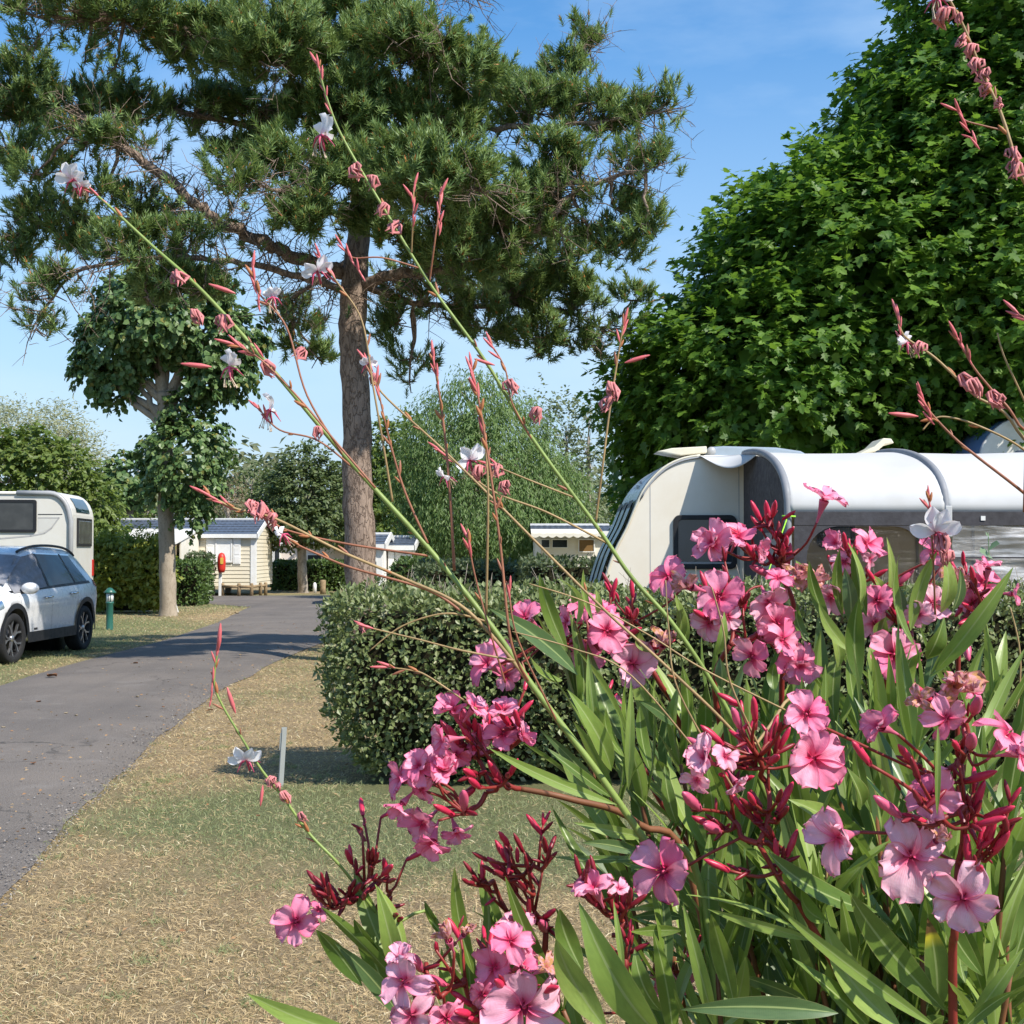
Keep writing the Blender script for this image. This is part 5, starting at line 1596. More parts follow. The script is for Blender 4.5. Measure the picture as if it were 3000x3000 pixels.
# ================================================================== MOBILE HOMES AND SITE FURNITURE
m_siding = plain("cream_lap_siding", (0.70, 0.64, 0.50), 0.6, dirt=0.05)
m_siding_w = plain("pale_lap_siding", (0.78, 0.74, 0.64), 0.6, dirt=0.05)
m_pale = plain("pale_pink_wall", (0.74, 0.66, 0.58), 0.6, dirt=0.05)
m_wall_white = plain("white_wall", (0.80, 0.78, 0.73), 0.55, dirt=0.05)
m_wood = bark_mat("weathered_wood", (0.36, 0.26, 0.15), (0.2, 0.14, 0.08), 9, .3, .4, .01)
m_roofb = plain("blue_grey_tile_sheet", (0.10, 0.125, 0.17), 0.45, dirt=0.2, scale=6)
m_brown = plain("brown_joinery", (0.20, 0.11, 0.03), 0.6, dirt=.1)


def tiled_roof(mb, x0, x1, ya, za, yb, zb, nrows, step=.05):
    """stepped tile-effect roof slope, rows along x"""
    for k in range(nrows):
        t0, t1 = k / nrows, (k + 1) / nrows
        y0, z0_ = ya + (yb - ya) * t0, za + (zb - za) * t0
        y1, z1_ = ya + (yb - ya) * t1, za + (zb - za) * t1
        n = int((x1 - x0) / .16)
        pts_lo = [(x0 + (x1 - x0) * i / (n * 2), y0, z0_ + .022 + .012 * (i % 2)) for i in range(n * 2 + 1)]
        pts_hi = [(x0 + (x1 - x0) * i / (n * 2), y1, z1_ + .004 * (i % 2)) for i in range(n * 2 + 1)]
        m = len(pts_lo)
        low = [(p[0], p[1], p[2] - .022) for p in pts_lo]
        mb.add(pts_lo + pts_hi, [(i, i + 1, m + i + 1, m + i) for i in range(m - 1)])
        mb.add(low + pts_lo, [(i, i + 1, m + i + 1, m + i) for i in range(m - 1)])


def mobile_home(label, x0, x1, y0, y1, zb, ze, zr, wallm, rows=6, planks=True, name="mobile_home", group=None, sides=("front", "gable")):
    base = Vector(((x0 + x1) / 2, (y0 + y1) / 2, 0))
    r = empty(name, base, label=label, cat="mobile home", group=group)
    X0, X1, Y0, Y1 = x0 - base.x, x1 - base.x, y0 - base.y, y1 - base.y
    ym = (Y0 + Y1) / 2
    w = MB()
    w.prism([(Y0, zb), (Y1, zb), (Y1, ze), (ym, zr - .03), (Y0, ze)], X0, X1, axes="yz")
    wall = w.build("wall", wallm, r)
    if planks:
        pk = .135
        n = int((ze - zb) / pk)
        pk = (ze - zb) / n
        pm = MB().add([(0, -.006, 0), (1, -.006, 0), (1, -.022, pk * .03), (0, -.022, pk * .03), (0, -.004, pk), (1, -.004, pk), (0, 0, 0), (1, 0, 0)],
                      [(3, 2, 5, 4), (0, 1, 2, 3), (6, 7, 1, 0)]).mesh("plank", wallm)
        for k in range(n):
            o = link(bpy.data.objects.new("plank", pm), wall); o.location = (X0, Y0, zb + k * pk); o.scale = (X1 - X0, 1, 1)
        if "gable" in sides:
            ng = int((zr - zb) / pk)
            for k in range(ng):
                z = zb + k * pk
                if z + pk > ze:
                    f = 1 - (z + pk * .8 - ze) / (zr - ze)
                else: f = 1
                if f < .08: continue
                wid = (Y1 - Y0) * f
                o = link(bpy.data.objects.new("plank", pm), wall)
                o.location = (X1, ym - wid / 2, z); o.rotation_euler = (0, 0, PI / 2); o.scale = (wid, 1, 1)
    ov = .16
    t = MB(); sl = (zr - ze) / (ym - Y0)
    tiled_roof(t, X0 - .1, X1 + .12, Y0 - ov, ze - ov * sl + .06, ym, zr + .06, rows)
    tiled_roof(t, X0 - .1, X1 + .12, Y1 + ov, ze - ov * sl + .06, ym, zr + .06, rows)
    roof = t.build("roof", m_roofb, r, fix=False)
    MB().box((X0 - .1, Y0 - ov - .03, ze - ov * sl - .06), (X1 + .12, Y0 - ov, ze - ov * sl + .075)).build("gutter", M["white_plastic"], roof)
    MB().box((X0 - .1, ym - .09, zr + .055), (X1 + .12, ym + .09, zr + .11)).build("ridge_cap", M["white_plastic"], roof)
    b = MB()
    for s in (0, 1):
        ya, yb_ = (Y0 - ov - .03, ym) if s == 0 else (Y1 + ov + .03, ym)
        za, zb_ = ze - (ov + .03) * sl, zr
        for xx in (X1 + .10,):
            b.add([(xx, ya, za - .06), (xx + .05, ya, za - .06), (xx + .05, ya, za + .12), (xx, ya, za + .12), (xx, yb_, zb_ - .06), (xx + .05, yb_, zb_ - .06), (xx + .05, yb_, zb_ + .12), (xx, yb_, zb_ + .12)],
                  [(0, 1, 2, 3), (4, 7, 6, 5), (0, 4, 5, 1), (1, 5, 6, 2), (2, 6, 7, 3), (3, 7, 4, 0)])
    b.build("barge_board", M["white_plastic"], roof)
    for xx in (X0 + .1, X1 - .06):
        MB().box((xx - .08, Y0 - .045, zb), (xx + .08, Y0 - .0225, ze - .02)).build("corner_post", M["white_plastic"], wall)
    MB().box((X1 + .0225, Y0 - .03, zb), (X1 + .045, Y0 + .11, ze - .02)).build("corner_post", M["white_plastic"], wall)
    for xx in np.arange(X0 + .4, X1, 2.2):
        for yy in (Y0 + .3, Y1 - .3):
            MB().box((xx - .1, yy - .1, 0), (xx + .1, yy + .1, zb)).build("support_block", M["grey_trim"], r)
    return r, wall


def window(wall, base, x0, x1, z0, z1, y, glassm, frame=.05, sill=False):
    X0, X1 = x0 - base.x, x1 - base.x; Y = y - base.y
    f = MB()
    ring(f, [(X0, z0), (X1, z0), (X1, z1), (X0, z1)], [(X0 + frame, z0 + frame), (X1 - frame, z0 + frame), (X1 - frame, z1 - frame), (X0 + frame, z1 - frame)], Y - .06, Y)
    o = f.build("window", M["white_plastic"], wall)
    MB().box((X0 + frame - .005, Y - .04, z0 + frame - .005), (X1 - frame + .005, Y - .024, z1 - frame + .005)).build("pane", glassm, o)
    return o


# --- the beige mobile home across the lane
HY = 47.5
hx1 = at(747, 1600, HY).x
r, wall = mobile_home("beige mobile home with blue tile roof and white shutters across the lane", -17.5, hx1, HY, 50.9, .33, at(700, 1567, HY).z, at(770, 1527, 49.1).z, m_siding, 6)
base = r.location.copy()
zt_, zb_ = at(650, 1577, HY).z, at(650, 1653, HY).z
xa, xb, xc, xd_ = [at(p, 1600, HY).x for p in (605, 632, 682, 706)]
wn_ = window(wall, base, xb, xc, zb_ + .06, zt_ - .02, HY - .02, M["white_plastic"])
for s0, s1 in ((xa, xb - .02), (xc + .02, xd_)):
    sm = MB(); sm.box((s0 - base.x, HY - .055 - base.y, zb_), (s1 - base.x, HY - .0235 - base.y, zt_))
    so2 = sm.build("shutter", M["white_plastic"], wall, bevel=.006)
    for q in range(3):
        h_ = (zt_ - zb_) / 3
        MB().box((s0 + .05 - base.x, HY - .063 - base.y, zb_ + q * h_ + .04), (s1 - .05 - base.x, HY - .0555 - base.y, zb_ + (q + 1) * h_ - .04)).build("shutter_panel", M["white_plastic"], so2)
# lean-to terrace roof on its left
lx1 = at(588, 1600, HY).x
lt = empty("terrace_awning", ((-16.5 + lx1) / 2, 45.8, 0), label="white sloping terrace canopy on posts attached to the beige mobile home", cat="canopy")
lb = lt.location
zA, zB = at(588, 1549, HY).z, at(515, 1588, 44).z
q = MB(); q.add([(-16.5 - lb.x, 44 - lb.y, zB), (lx1 - lb.x, 44 - lb.y, zB), (lx1 - lb.x, HY - .07 - lb.y, zA), (-16.5 - lb.x, HY - .07 - lb.y, zA), (-16.5 - lb.x, 44 - lb.y, zB - .07), (lx1 - lb.x, 44 - lb.y, zB - .07), (lx1 - lb.x, HY - .07 - lb.y, zA - .07), (-16.5 - lb.x, HY - .07 - lb.y, zA - .07)],
           [(0, 1, 2, 3), (4, 7, 6, 5), (0, 4, 5, 1), (1, 5, 6, 2), (2, 6, 7, 3), (3, 7, 4, 0)])
q.build("roof_sheet", m_wall_white, lt)
for xx in np.linspace(-16.3, lx1 - .08, 4):
    MB().box((xx - .05 - lb.x, 44.1 - lb.y, 0), (xx + .05 - lb.x, 44.2 - lb.y, zB - .07)).build("post", m_wood, lt)
pn = MB(); pn.prism([(44.9 - lb.y, .3), (HY - .08 - lb.y, .3), (HY - .08 - lb.y, zA - .08), (44.9 - lb.y, zA - .08 - (zA - zB) * (HY - 44.9) / (HY - 44))], lx1 - .10 - lb.x, lx1 - .05 - lb.x, axes="yz")
pn.build("end_panel", m_siding_w, lt)
# --- far mobile homes
HY2 = 58
r2, w2 = mobile_home("long pale mobile home behind the roadside tree", at(790, 1600, HY2).x, at(1035, 1600, HY2).x, HY2, 61.5, .3, at(900, 1592, HY2).z, at(900, 1569, 59.7).z, m_pale, 4, planks=False)
window(w2, r2.location, at(803, 1600, HY2).x, at(821, 1600, HY2).x, at(812, 1645, HY2).z, at(812, 1604, HY2).z, HY2, M["glass"], .03)
window(w2, r2.location, at(900, 1600, HY2).x, at(943, 1600, HY2).x, at(812, 1645, HY2).z, at(812, 1624, HY2).z, HY2, M["glass"], .03)
HY3 = 38
for (pa, pb, ro, ee, lab, dy) in ((1040, 1118, 1571, 1599, "white mobile home end just right of the pine trunk", 0), (1136, 1205, 1579, 1603, "white mobile home with slate panel roof by the thin pale trunk", 1.5)):
    rr3, w3 = mobile_home(lab, at(pa, 1600, HY3 + dy).x, at(pb, 1600, HY3 + dy).x, HY3 + dy, HY3 + dy + 3, .25, at(pa, ee, HY3 + dy).z, at(pa, ro, HY3 + dy + 1.5).z, m_wall_white, 4, planks=False, group="white mobile homes beyond the hedge")
    window(w3, rr3.location, at(pb - 30, 1600, HY3 + dy).x, at(pb - 15, 1600, HY3 + dy).x, at(pb, 1645, HY3 + dy).z, at(pb, 1625, HY3 + dy).z, HY3 + dy, M["glass"], .03)
# cream one beside the caravan nose, scalloped awning edge
HY4 = 38
r4, w4 = mobile_home("cream mobile home with scalloped awning beside the caravan nose", at(1566, 1600, HY4).x, at(1800, 1600, HY4).x, HY4, 41, .3, at(1600, 1562, HY4).z, at(1600, 1545, HY4 + 1.5).z, m_siding_w, 4, planks=False)
for (pa, pb, ya, yb, gm) in ((1584, 1612, 1579, 1606, M["glass"]), (1616, 1664, 1579, 1606, M["glass"]), (1694, 1742, 1579, 1618, m_brown)):
    window(w4, r4.location, at(pa, 1600, HY4).x, at(pb, 1600, HY4).x, at(pa, yb, HY4).z, at(pa, ya, HY4).z, HY4, gm, .025)
sc_ = MB(); x0_, x1_ = at(1556, 1600, HY4 - 1).x - r4.location.x, at(1760, 1600, HY4 - 1).x - r4.location.x
zt4 = at(1600, 1550, HY4).z
def scal(u, v):
    x = x0_ + (x1_ - x0_) * u
    if v < .7: return (x, HY4 - .1 - 1.0 * v / .7 - r4.location.y, zt4 - .10 * v / .7)
    return (x, HY4 - 1.12 - r4.location.y, zt4 - .10 - (.10 + .05 * abs(math.sin(u * 26))) * (v - .7) / .3)
sc_.grid(scal, 78, 10).build("scalloped_awning", m_siding_w, r4, fix=False)

# --- green bollard lamp
bb_ = gnd(321, 1846)
bo = empty("bollard_lamp", bb_, label="short green bollard lamp with white lens beside the parked car", cat="bollard")
m_green = plain("green_bollard_paint", (0.025, 0.13, 0.10), 0.4, dirt=.12)
MB().lathe([(.0, 0), (.075, 0), (.068, .02), (.066, .52), (.078, .535), (.078, .56), (.0, .56)], 20).build("post", m_green, bo)
MB().lathe([(.0, .56), (.07, .56), (.07, .74), (.0, .74)], 20).build("lens", M["white_plastic"], bo)
for a in range(4):
    MB().tube([(.072 * math.cos(a * PI / 2 + .5), .072 * math.sin(a * PI / 2 + .5), .56), (.072 * math.cos(a * PI / 2 + .5), .072 * math.sin(a * PI / 2 + .5), .745)], .008, 6).build("lens_bar", m_green, bo)
MB().lathe([(.0, .74), (.115, .735), (.12, .755), (.075, .80), (.045, .835), (.0, .845)], 20).build("cap", m_green, bo)
MB().tube([(.0, -.071, .60), (.0, -.071, .70)], .005, 5).build("switch_mark", M["black_plastic"], bo)
# --- red fire point on white post
fp = gnd(645, 1749)
fo_ = empty("fire_extinguisher_point", fp, label="red fire extinguisher cover on white post beside the lane", cat="fire point")
sF = fp.y / FPX
m_red = plain("red_cover", (0.62, 0.035, 0.02), 0.45, dirt=.1)
MB().box((-.05, -.05, 0), (.05, .05, .88)).build("post", M["white_plastic"], fo_, bevel=.01)
MB().lathe([(0, .82), (.10, .83), (.135, .95), (.14, 1.2), (.13, 1.35), (.09, 1.46), (0, 1.50)], 18, 0, Matrix.Translation((.06, -.1, 0))).build("cover", m_red, fo_)
MB().prism(rrect(.10, 1.22, .10, .22, .03), -.25, -.225).build("label_plate", plain("yellow_label", (.8, .5, .08), .5), fo_)
# --- low wooden rail
fr = empty("wooden_rail", gnd(710, 1750), label="low weathered wooden rail on posts by the mobile home corner", cat="rail")
fb_ = fr.location
pps = [gnd(p, y) for p, y in ((652, 1749), (700, 1750), (737, 1750), (763, 1747), (778, 1746))]
for p in pps:
    MB().lathe([(0, 0), (.06, 0), (.06, .44), (.05, .47), (0, .475)], 10, 0, Matrix.Translation(p - fb_)).build("post", m_wood, fr)
for k in range(4):
    MB().tube([pps[k] - fb_ + Vector((0, -.02, .36)), pps[k + 1] - fb_ + Vector((0, -.02, .36))], .045, 8).build("rail", m_wood, fr)
# --- little markers, stump, stones
mk = gnd(922, 1737)
MBo = MB().lathe([(0, 0), (.07, 0), (.07, .28), (.06, .34), (.03, .38), (0, .39)], 12).build("kerb_marker", M["white_plastic"]); MBo.location = mk
tag(MBo, "small white rounded marker post by the hedge end", "marker post")
MBo = MB().lathe([(0, 0), (.11, 0), (.1, .2), (.11, .45), (.09, .5), (0, .51)], 12).build("wooden_stump", m_wood); MBo.location = gnd(946, 1740)
tag(MBo, "short tan wooden stump next to the white marker", "stump")
pg = MB(); pg.box((-.03, -.02, 0), (.03, .02, .42)); o = pg.build("pitch_marker", M["white_plastic"], bevel=.005); o.location = gnd(520, 1795); o.rotation_euler = (0, -.28, 0)
tag(o, "small white leaning pitch marker at the foot of the pollarded tree", "marker post")
for (px, py, h_, lean, lab) in ((822, 2305, .40, .06, "thin grey metal stake leaning in the lawn left of the hedge"), (2122, 2560, .0, 0, "")):
    if not lab: continue
    g0 = gnd(px, py)
    s_ = MB(); s_.box((-.018, -.004, -.02), (.018, .004, h_)); s_.box((-.018, -.016, -.02), (-.012, -.004, h_ * .97)); s_.box((-.026, -.006, h_ * .62), (-.018, .002, h_ * .9))
    o = s_.build("metal_stake", plain("galvanised_steel", (.42, .44, .43), .45, metal=.4, dirt=.1)); o.location = g0; o.rotation_euler = (0, lean, .5)
    tag(o, lab, "stake")
# --- fallen leaves on the road and lawn edge
m_fall = plain("curled_brown_leaf", (0.24, 0.11, 0.05), .8, dirt=.2, scale=20)
m_fall2 = plain("pale_dry_leaf", (0.50, 0.40, 0.25), .8, dirt=.2, scale=20)
def leafmesh(mat, seed):
    rg = random.Random(seed)
    b = MB()
    b.grid(lambda u, v: (.5 * (u - .5) * 1.6, (v - .5) * math.sin(PI * min(.97, max(.05, u))) * .9, .18 * abs(v - .5) * 2 + .16 * math.sin(5 * u + seed) * (u - .3) + .08), 6, 4)
    return b.mesh("fallen_leaf", mat)
lm1, lm2 = leafmesh(m_fall, 1), leafmesh(m_fall2, 3)
for (px, py, s_, mt_, lab) in ((113, 2072, .13, lm1, "curled reddish-brown leaf on the road, largest of the road leaves"), (402, 2057, .10, lm2, "pale dry leaf lying mid road"), (616, 2088, .12, lm1, "dark curled leaf at the road edge beside the lawn"),
                               (478, 2087, .07, lm1, "tiny dark leaf on the road between two larger ones"), (193, 2107, .08, lm2, "pale scrap of leaf on the road, left of a similar pair"), (223, 2114, .08, lm2, "pale scrap of leaf on the road, right of a similar pair"),
                               (97, 2258, .09, lm1, "orange-brown leaf on the nearer road surface"), (10, 2150, .08, lm2, "whitish leaf scrap at the picture's left road edge"), (397, 1955, .16, lm1, "dark leaf on the shaded stretch of road"),
                               (152, 1995, .3, lm1, "long dark twiggy leaf by the road's grass verge"), (757, 2402, .07, lm1, "reddish dry leaf on the green patch of lawn"), (693, 1805, .25, lm2, "pale dry leaf on the far verge by the road bend")):
    o = bpy.data.objects.new("fallen_leaf", mt_); COL.objects.link(o)
    p = gnd(px, py); o.location = p + Vector((0, 0, .05 if edge_x(ROAD_L, p.y) < p.x < edge_x(ROAD_R, p.y) else .02)); o.scale = (s_ * .55,) * 3; o.rotation_euler = (0, 0, random.uniform(0, 6.28))
    tag(o, lab, "leaf", "fallen leaves on road and grass")
# ================================================================== OLEANDER
OFF = {1: (0, 0), 2: (1000, 0), 3: (2000, 0), 4: (0, 1000), 5: (1000, 1000), 6: (2000, 1000), 7: (0, 2000), 8: (1000, 2000), 9: (2000, 2000)}


def cp(k, x, y):
    return OFF[k][0] + x / 1.932, OFF[k][1] + y / 1.932


def cam_dir(r, u, t):
    return (Vector((1, 0, 0)) * r + CU * u - CF * t).normalized()


def axis_matrix(pos, z, spin=0.0, scale=1.0):
    z = z.normalized()
    x = Vector((0, 0, 1)).cross(z)
    x = x.normalized() if x.length > 1e-4 else Vector((1, 0, 0))
    y = z.cross(x)
    return Matrix.Translation(pos) @ Matrix((x, y, z)).transposed().to_4x4() @ Matrix.Rotation(spin, 4, "Z") @ Matrix.Scale(scale, 4)


def uv_material(name, build):
    m, n, l, p = new_mat(name)
    uv = n.new("ShaderNodeUVMap"); uv.uv_map = "UVMap"
    sp = n.new("ShaderNodeSeparateXYZ"); l.new(uv.outputs[0], sp.inputs[0])
    oi = n.new("ShaderNodeObjectInfo")
    build(m, n, l, p, sp.outputs[0], sp.outputs[1], oi.outputs["Random"], uv.outputs[0])
    return m


def math_(n, l, op, a, b=None):
    x = n.new("ShaderNodeMath"); x.operation = op
    for i, v in enumerate((a, b)):
        if v is None: continue
        if hasattr(v, "node"): l.new(v, x.inputs[i])
        else: x.inputs[i].default_value = v
    return x.outputs[0]


def translucent(m, n, l, p, col, fac, tint):
    t = n.new("ShaderNodeBsdfTranslucent"); l.new(mixc(n, l, .5, col, tint), t.inputs["Color"])
    s = n.new("ShaderNodeMixShader"); s.inputs[0].default_value = fac
    l.new(p.outputs[0], s.inputs[1]); l.new(t.outputs[0], s.inputs[2]); l.new(s.outputs[0], n["Material Output"].inputs["Surface"])


def petal_build(pale, mid, deep, wither=False):
    def f(m, n, l, p, u, v, rnd, uv):
        c = mixc(n, l, rnd, mid, pale)
        oc = n.new("ShaderNodeTexCoord").outputs["Object"]
        c = mixc(n, l, maprange(n, l, noise(n, l, 60, 4, .6, oc), .4, .75, 0, .35), c, deep)
        c = mixc(n, l, maprange(n, l, u, .05, .42, 1, 0), c, deep)            # flushed throat
        wv = n.new("ShaderNodeTexWave"); wv.inputs["Scale"].default_value = 5.5; wv.inputs["Distortion"].default_value = 1.5; wv.bands_direction = "Y"; l.new(uv, wv.inputs["Vector"])
        st = math_(n, l, "MULTIPLY", maprange(n, l, wv.outputs["Fac"], .55, .95), maprange(n, l, u, .15, .75, .65, 0))
        c = mixc(n, l, st, c, deep)
        e = math_(n, l, "ABSOLUTE", math_(n, l, "SUBTRACT", v, .5))
        c = mixc(n, l, maprange(n, l, e, .46, .5, 0, .75), c, deep)
        c = mixc(n, l, maprange(n, l, u, .955, .99, 0, .6), c, deep)
        if wither:
            c = mixc(n, l, maprange(n, l, noise(n, l, 90, 4, .7, oc), .42, .6), c, (.50, .26, .08))
        l.new(c, p.inputs["Base Color"])
        p.inputs["Roughness"].default_value = .55
        p.inputs["Specular IOR Level"].default_value = .25
        p.inputs["Sheen Weight"].default_value = .15
        wb = n.new("ShaderNodeTexNoise"); wb.inputs["Scale"].default_value = 9; l.new(uv, wb.inputs["Vector"])
        bump(n, l, wb.outputs["Fac"], .12, .003, p)
        translucent(m, n, l, p, c, .30, (.95, .35, .5))
    return f


m_petal = uv_material("oleander_petal", petal_build((.97, .48, .63), (.92, .215, .41), (.68, .03, .14)))
m_petal_pale = uv_material("oleander_petal_pale", petal_build((.96, .66, .75), (.94, .50, .65), (.72, .08, .21)))
m_petal_with = uv_material("oleander_petal_withering", petal_build((.84, .50, .50), (.78, .34, .40), (.55, .05, .12), True))
m_throat = plain("oleander_throat", (.58, .06, .15), .6, dirt=.15, scale=60)
m_tube = plain("oleander_flower_tube", (.66, .14, .24), .5, dirt=.15, scale=40)
m_bud = plain("oleander_bud", (.66, .03, .09), .38, dirt=.25, scale=50)
m_budp = plain("oleander_bud_pink", (.70, .11, .22), .4, dirt=.2, scale=50)
m_buddark = plain("oleander_bud_dark", (.27, .014, .030), .42, dirt=.25, scale=50)
m_stalk = plain("oleander_red_stalk", (.29, .034, .026), .5, dirt=.2, scale=30)
m_stem = plain("oleander_brown_stem", (.22, .085, .035), .6, dirt=.2, scale=20)


def leaf_build(c1, c2, tipbrown=False):
    def f(m, n, l, p, u, v, rnd, uv):
        oc = n.new("ShaderNodeTexCoord").outputs["Object"]
        c = mixc(n, l, rnd, c1, c2)
        c = mixc(n, l, maprange(n, l, noise(n, l, 9, 4, .6, oc), .4, .7, 0, .4), c, tuple(x * .6 for x in c1))
        wv = n.new("ShaderNodeTexWave"); wv.inputs["Scale"].default_value = 22; wv.inputs["Distortion"].default_value = 2.5; l.new(uv, wv.inputs["Vector"])
        c = mixc(n, l, maprange(n, l, wv.outputs["Fac"], .2, .9, 0, .06), c, (.25, .32, .12))
        e = math_(n, l, "ABSOLUTE", math_(n, l, "SUBTRACT", v, .5))
        c = mixc(n, l, maprange(n, l, e, .028, .050, .85, 0), c, (.36, .44, .17))     # pale midrib
        c = mixc(n, l, maprange(n, l, e, .465, .495, 0, .55), c, (.38, .36, .14))     # yellowish margin
        if tipbrown:
            c = mixc(n, l, maprange(n, l, u, .70, .80), c, (.52, .46, .04)); c = mixc(n, l, maprange(n, l, u, .82, .86), c, (.13, .06, .025))
        l.new(c, p.inputs["Base Color"])
        l.new(maprange(n, l, noise(n, l, 30, 3, .5, oc), .3, .7, .32, .5), p.inputs["Roughness"])
        p.inputs["Specular IOR Level"].default_value = .5
        translucent(m, n, l, p, c, .28, (.30, .45, .06))
    return f


m_oleaf = uv_material("oleander_leaf", leaf_build((.095, .17, .026), (.18, .265, .042)))
m_oleaf_lit = uv_material("oleander_leaf_lit", leaf_build((.22, .325, .06), (.31, .42, .10)))  # sunlit copy of the leaf green, sun brightness put into the colour
m_oleaf_blue = uv_material("oleander_leaf_bluish", leaf_build((.07, .135, .05), (.12, .195, .07)))
m_oleaf_tip = uv_material("oleander_leaf_browned_tip", leaf_build((.12, .20, .04), (.16, .24, .05), True))


def uv_mesh(name, fn, nu, nv, mat):
    """fn(u,v)->xyz"""
    us, vs_ = np.linspace(0, 1, nu + 1), np.linspace(0, 1, nv + 1)
    V = [fn(u, v) for v in vs_ for u in us]
    U = [(u, v) for v in vs_ for u in us]
    F = [(j * (nu + 1) + i, j * (nu + 1) + i + 1, (j + 1) * (nu + 1) + i + 1, (j + 1) * (nu + 1) + i) for j in range(nv) for i in range(nu)]
    me = bpy.data.meshes.new(name)
    me.from_pydata(V, [], F); me.materials.append(mat)
    ly = me.uv_layers.new(name="UVMap")
    ly.data.foreach_set("uv", np.array([U[i] for f in F for i in f], dtype=np.float32).ravel())
    me.polygons.foreach_set("use_smooth", [True] * len(F)); me.update()
    return me


# petals (unit: metres): x outwards, z towards the viewer of the flower
def petal_mesh(seed, mat, curl=0.0, wave=1.0, wid=1.0):
    rg = random.Random(seed)
    a, b, c_ = rg.uniform(0, 6), rg.uniform(0, 6), rg.uniform(-.15, .15)
    def fn(u, v):
        s = v - .5
        w = (.10 + 1.0 * math.sin(min(1, u ** .8) * PI * .62) ** 1.1) * (1 if u < .86 else math.sqrt(max(0.0, 1 - ((u - .86) / .145) ** 2)) * .99 + .01)
        y = s * .0215 * w * wid + .005 * u * u + c_ * .004 * u
        lx = .003 + .0235 * u + .0016 * math.sin(9 * s + a) * u ** 3
        z = .0065 * u ** .7 - .013 * (curl + .35) * u ** 2.2 + .0055 * (2 * s) ** 2 * (1 - u) + wave * .0020 * math.sin(7 * s * 2 + b + 3 * u) * u ** 1.5 + .003 * s * u
        return (lx, y, z)
    return uv_mesh("petal", fn, 9, 7, mat)


PETALS = {k: [petal_mesh(s, mt_, cu, wv, wd) for s, cu, wv, wd in ((1, .1, 1.2, 1), (2, .35, 1.6, 1.05), (3, -.3, 1.1, .98), (4, .7, 2.0, .9), (5, -.1, 1.5, 1.12), (6, .9, 1.8, .85), (7, -.6, 1.4, 1.0), (8, .3, 2.3, 1.1))]
          for k, mt_ in (("n", m_petal), ("p", m_petal_pale), ("w", m_petal_with))}
PETALS["w"] = [petal_mesh(s, m_petal_with, cu, 2.4, .72) for s, cu in ((11, 1.2), (12, -1.0), (13, .9), (14, -1.6))]
fm = MB()
fm.lathe([(.0012, -.028), (.0018, -.024), (.0022, -.018), (.0038, -.010), (.0058, -.002), (.0062, .001), (.0050, .0), (.002, -.008)], 12)
TUBE_ME = fm.mesh("flower", m_tube)
th = MB()
for k in range(10):
    a = k * PI / 5 + .2; r1 = .0055 + .0012 * (k % 3)
    d_ = Vector((math.cos(a), math.sin(a), 0)); s_ = Vector((-math.sin(a), math.cos(a), 0)) * .0011
    th.add([d_ * .0028 - s_ + Vector((0, 0, .0)), d_ * .0028 + s_, d_ * r1 + Vector((0, 0, .0062))], [(0, 1, 2)])
th.lathe([(.0, .004), (.0015, .003), (.0022, -.001), (.0005, -.004)], 8)
THROAT_ME = th.mesh("throat", m_throat)


def bud_mesh(mat, fat=1.0):
    b = MB()
    n, k = 10, 9
    vs, fs = [], []
    for i in range(k):
        t = i / (k - 1)
        r = fat * .0021 * (.35 + 1.05 * math.sin(PI * min(1, t * .92 + .06)) ** .9) * (1 if t < .95 else .5)
        for j in range(n):
            a = 2 * PI * j / n + 1.5 * t
            rr_ = r * (1 + .13 * math.cos(5 * a - 4 * t))
            vs.append((rr_ * math.cos(a), rr_ * math.sin(a), .024 * t))
    for i in range(k - 1):
        for j in range(n):
            fs.append((i * n + j, i * n + (j + 1) % n, (i + 1) * n + (j + 1) % n, (i + 1) * n + j))
    b.add(vs, fs, 0, True)
    b.f.append(tuple(range((k - 1) * n, k * n))); b.m.append(0); b.sm.append(False)
    # calyx
    for j in range(5):
        a = 2 * PI * j / 5
        d_ = Vector((math.cos(a), math.sin(a), 0)); s_ = Vector((-math.sin(a), math.cos(a), 0)) * .0013
        b.add([d_ * .0016 - s_, d_ * .0016 + s_, d_ * .0036 + Vector((0, 0, .0065))], [(0, 1, 2)])
    return b.mesh("bud", mat)


BUDS = [bud_mesh(m_bud), bud_mesh(m_budp, 1.2), bud_mesh(m_buddark, .9)]

ole_root = Vector((.42, 1.15, 0))
ole = empty("oleander_shrub", ole_root, label="pink flowering oleander shrub filling the lower corner in front of the hedge", cat="shrub")


def put(name, me, mat4, parent):
    o = bpy.data.objects.new(name, me); COL.objects.link(o); o.parent = parent
    o.matrix_local = mat4
    return o


def loc(v): return v - ole_root


